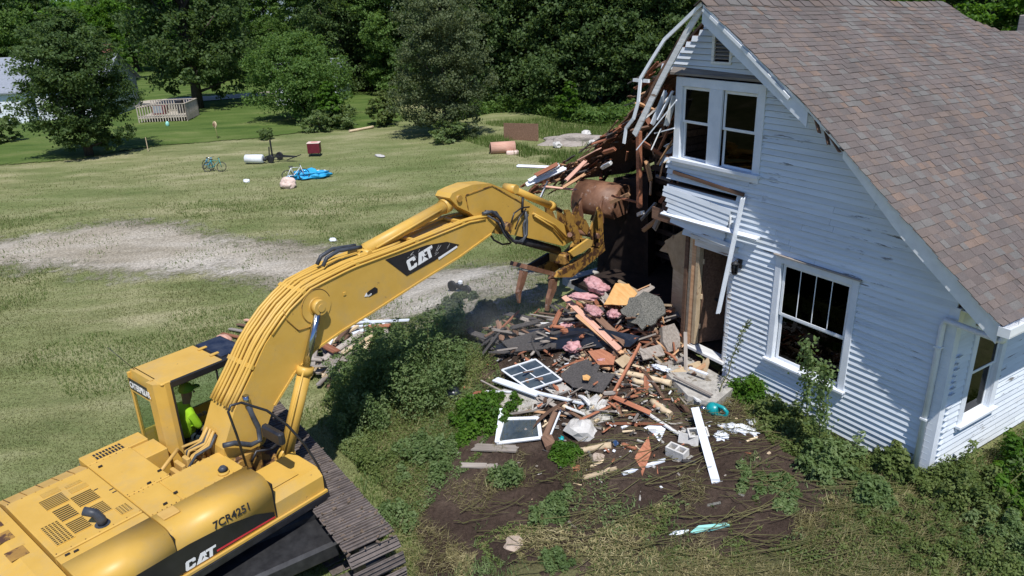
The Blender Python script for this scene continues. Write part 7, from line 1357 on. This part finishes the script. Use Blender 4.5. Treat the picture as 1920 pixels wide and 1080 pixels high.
cover('side_ground_cover', 'low leafy plants covering the ground right of the house corner', RIGHTA, 30000, .30, .026, 'leaf_weed', .46, 3)
cover('side_yellow_cover', 'yellow-green low plants by the house corner', RIGHTA, 60000, .26, .024, 'leaf_yellow', .42, 7)
STRIPA = [(-3.447,-0.241,-0.101), (-2.789,-0.126,-0.114), (-1.125,-0.149,-0.120), (-0.052,-0.021,-0.120), (-0.022,-0.567,-0.120), (-0.880,-1.048,-0.137), (-1.998,-1.081,-0.134), (-2.805,-0.824,-0.104)]
cover('wall_foot_cover', 'weeds along the foot of the gable wall', STRIPA, 16000, .22, .03, 'leaf_yellow', .34, 9)
SOILA = [(-5.482,-5.341,-1.091), (-2.528,-2.413,-0.336), (-0.880,-1.048,-0.137), (0.207,-1.568,-0.198), (1.310,-1.962,-0.292), (-3.089,-6.744,-1.200)]
cover('soil_weeds', 'scattered low weeds on the churned soil', SOILA, 30000, .14, .026, 'leaf_weed', .61, 11)
LIT = [(-4.112,-6.392,-1.199), (-3.834,-5.224,-1.070), (-2.722,-4.516,-0.915), (-2.334,-3.301,-0.584), (-1.129,-2.693,-0.430), (-0.650,-1.359,-0.169), (0.335,-1.263,-0.159), (1.760,-2.140,-0.348), (-2.338,-6.718,-1.200)]
cover('litter_green', 'green cut weeds in the litter at the bottom edge', LIT, 50000, .10, .020, 'leaf_yellow', .50, 13, 3.)
cover('litter_straw', 'straw-coloured cut stems matted at the bottom edge', LIT, 60000, .09, .013, 'straw', .47, 17, 9.)
# straw and cut weeds over the soil
x, y, d = scatter(110000, 7.5, 19, -.22, .8, lambda x, y: (y < -.3) & (x > -9) & (((signed(x, y, SOIL) > 0) & (vnoise(x, y, 1.1, 21, 3) > .56)) | ((signed(x, y, SOIL) <= .1))) & (signed(x, y, GRAVEL) < 0) | ((x > 0.1) & (y < 4)))
dr = R(32) + RNG.normal(size=len(x)) * .7; blades('straw_litter', np.stack([x, y, gz(x, y) + .06 + .05 * RNG.random(len(x))], 1), .06 + .22 * RNG.random(len(x)) ** 2, .005 + .006 * RNG.random(len(x)), M['straw'], 1.75, RNG.random(len(x)), np.stack([np.cos(dr), np.sin(dr), np.zeros(len(x))], 1)); tag(bpy.data.objects['straw_litter'], 'dry straw and cut weeds scattered on the soil', kind='stuff')
x, y, d = scatter(50000, 7.5, 19, -.25, .8, lambda x, y: (y < -.3) & (x > -9.5) & (vnoise(x, y, .8, 31, 3) > .60) & (signed(x, y, GRAVEL) < 0))
blades('low_weeds', np.stack([x, y, gz(x, y) + .04], 1), .05 + .10 * RNG.random(len(x)), .014 + .012 * RNG.random(len(x)), M['leaf_weed'], 1.2); tag(bpy.data.objects['low_weeds'], 'low green weeds between the straw', kind='stuff')
# dust drifting round the thumb
def dust(nm, lb, c, r_, dens):
    m, nt, b = newmat(nm); nt.nodes.remove(b); out = nt.nodes['Material Output']; tc = N(nt, 'TexCoord'); ln = N(nt, 'VectorMath', operation='LENGTH'); nt.links.new(tc.outputs['Object'], ln.inputs[0]); mr = N(nt, 'MapRange'); mr.inputs[1].default_value = 1.; mr.inputs[2].default_value = .1; mr.inputs[3].default_value = 0; mr.inputs[4].default_value = 1; nt.links.new(ln.outputs['Value'], mr.inputs[0])
    f = noise(nt, tc.outputs['Object'], 1.6, 3); r2 = ramp(nt, [(.38, (0, 0, 0)), (.65, (1, 1, 1))]); nt.links.new(f, r2.inputs[0]); mu = N(nt, 'Math', operation='MULTIPLY'); nt.links.new(mr.outputs[0], mu.inputs[0]); nt.links.new(r2.outputs[0], mu.inputs[1]); m2 = N(nt, 'Math', operation='MULTIPLY'); m2.inputs[1].default_value = dens; nt.links.new(mu.outputs[0], m2.inputs[0])
    pv = N(nt, 'VolumePrincipled'); pv.inputs['Color'].default_value = (.98, .98, .93, 1); nt.links.new(m2.outputs[0], pv.inputs['Density']); nt.links.new(pv.outputs[0], out.inputs['Volume'])
    import bmesh
    bm = bmesh.new(); bmesh.ops.create_icosphere(bm, subdivisions=3, radius=1); me = bpy.data.meshes.new(nm); bm.to_mesh(me); bm.free(); o = link(nm, me, m, None, Matrix.Translation(Vector(c)) @ Matrix.Diagonal((*r_, 1))); tag(o, lb, kind='stuff')
dust('dust_cloud', 'thin dust drifting over the grass beyond the thumb', (-9.783,-2.318,0.259), (2.8, 2.4, 1.0), .17)
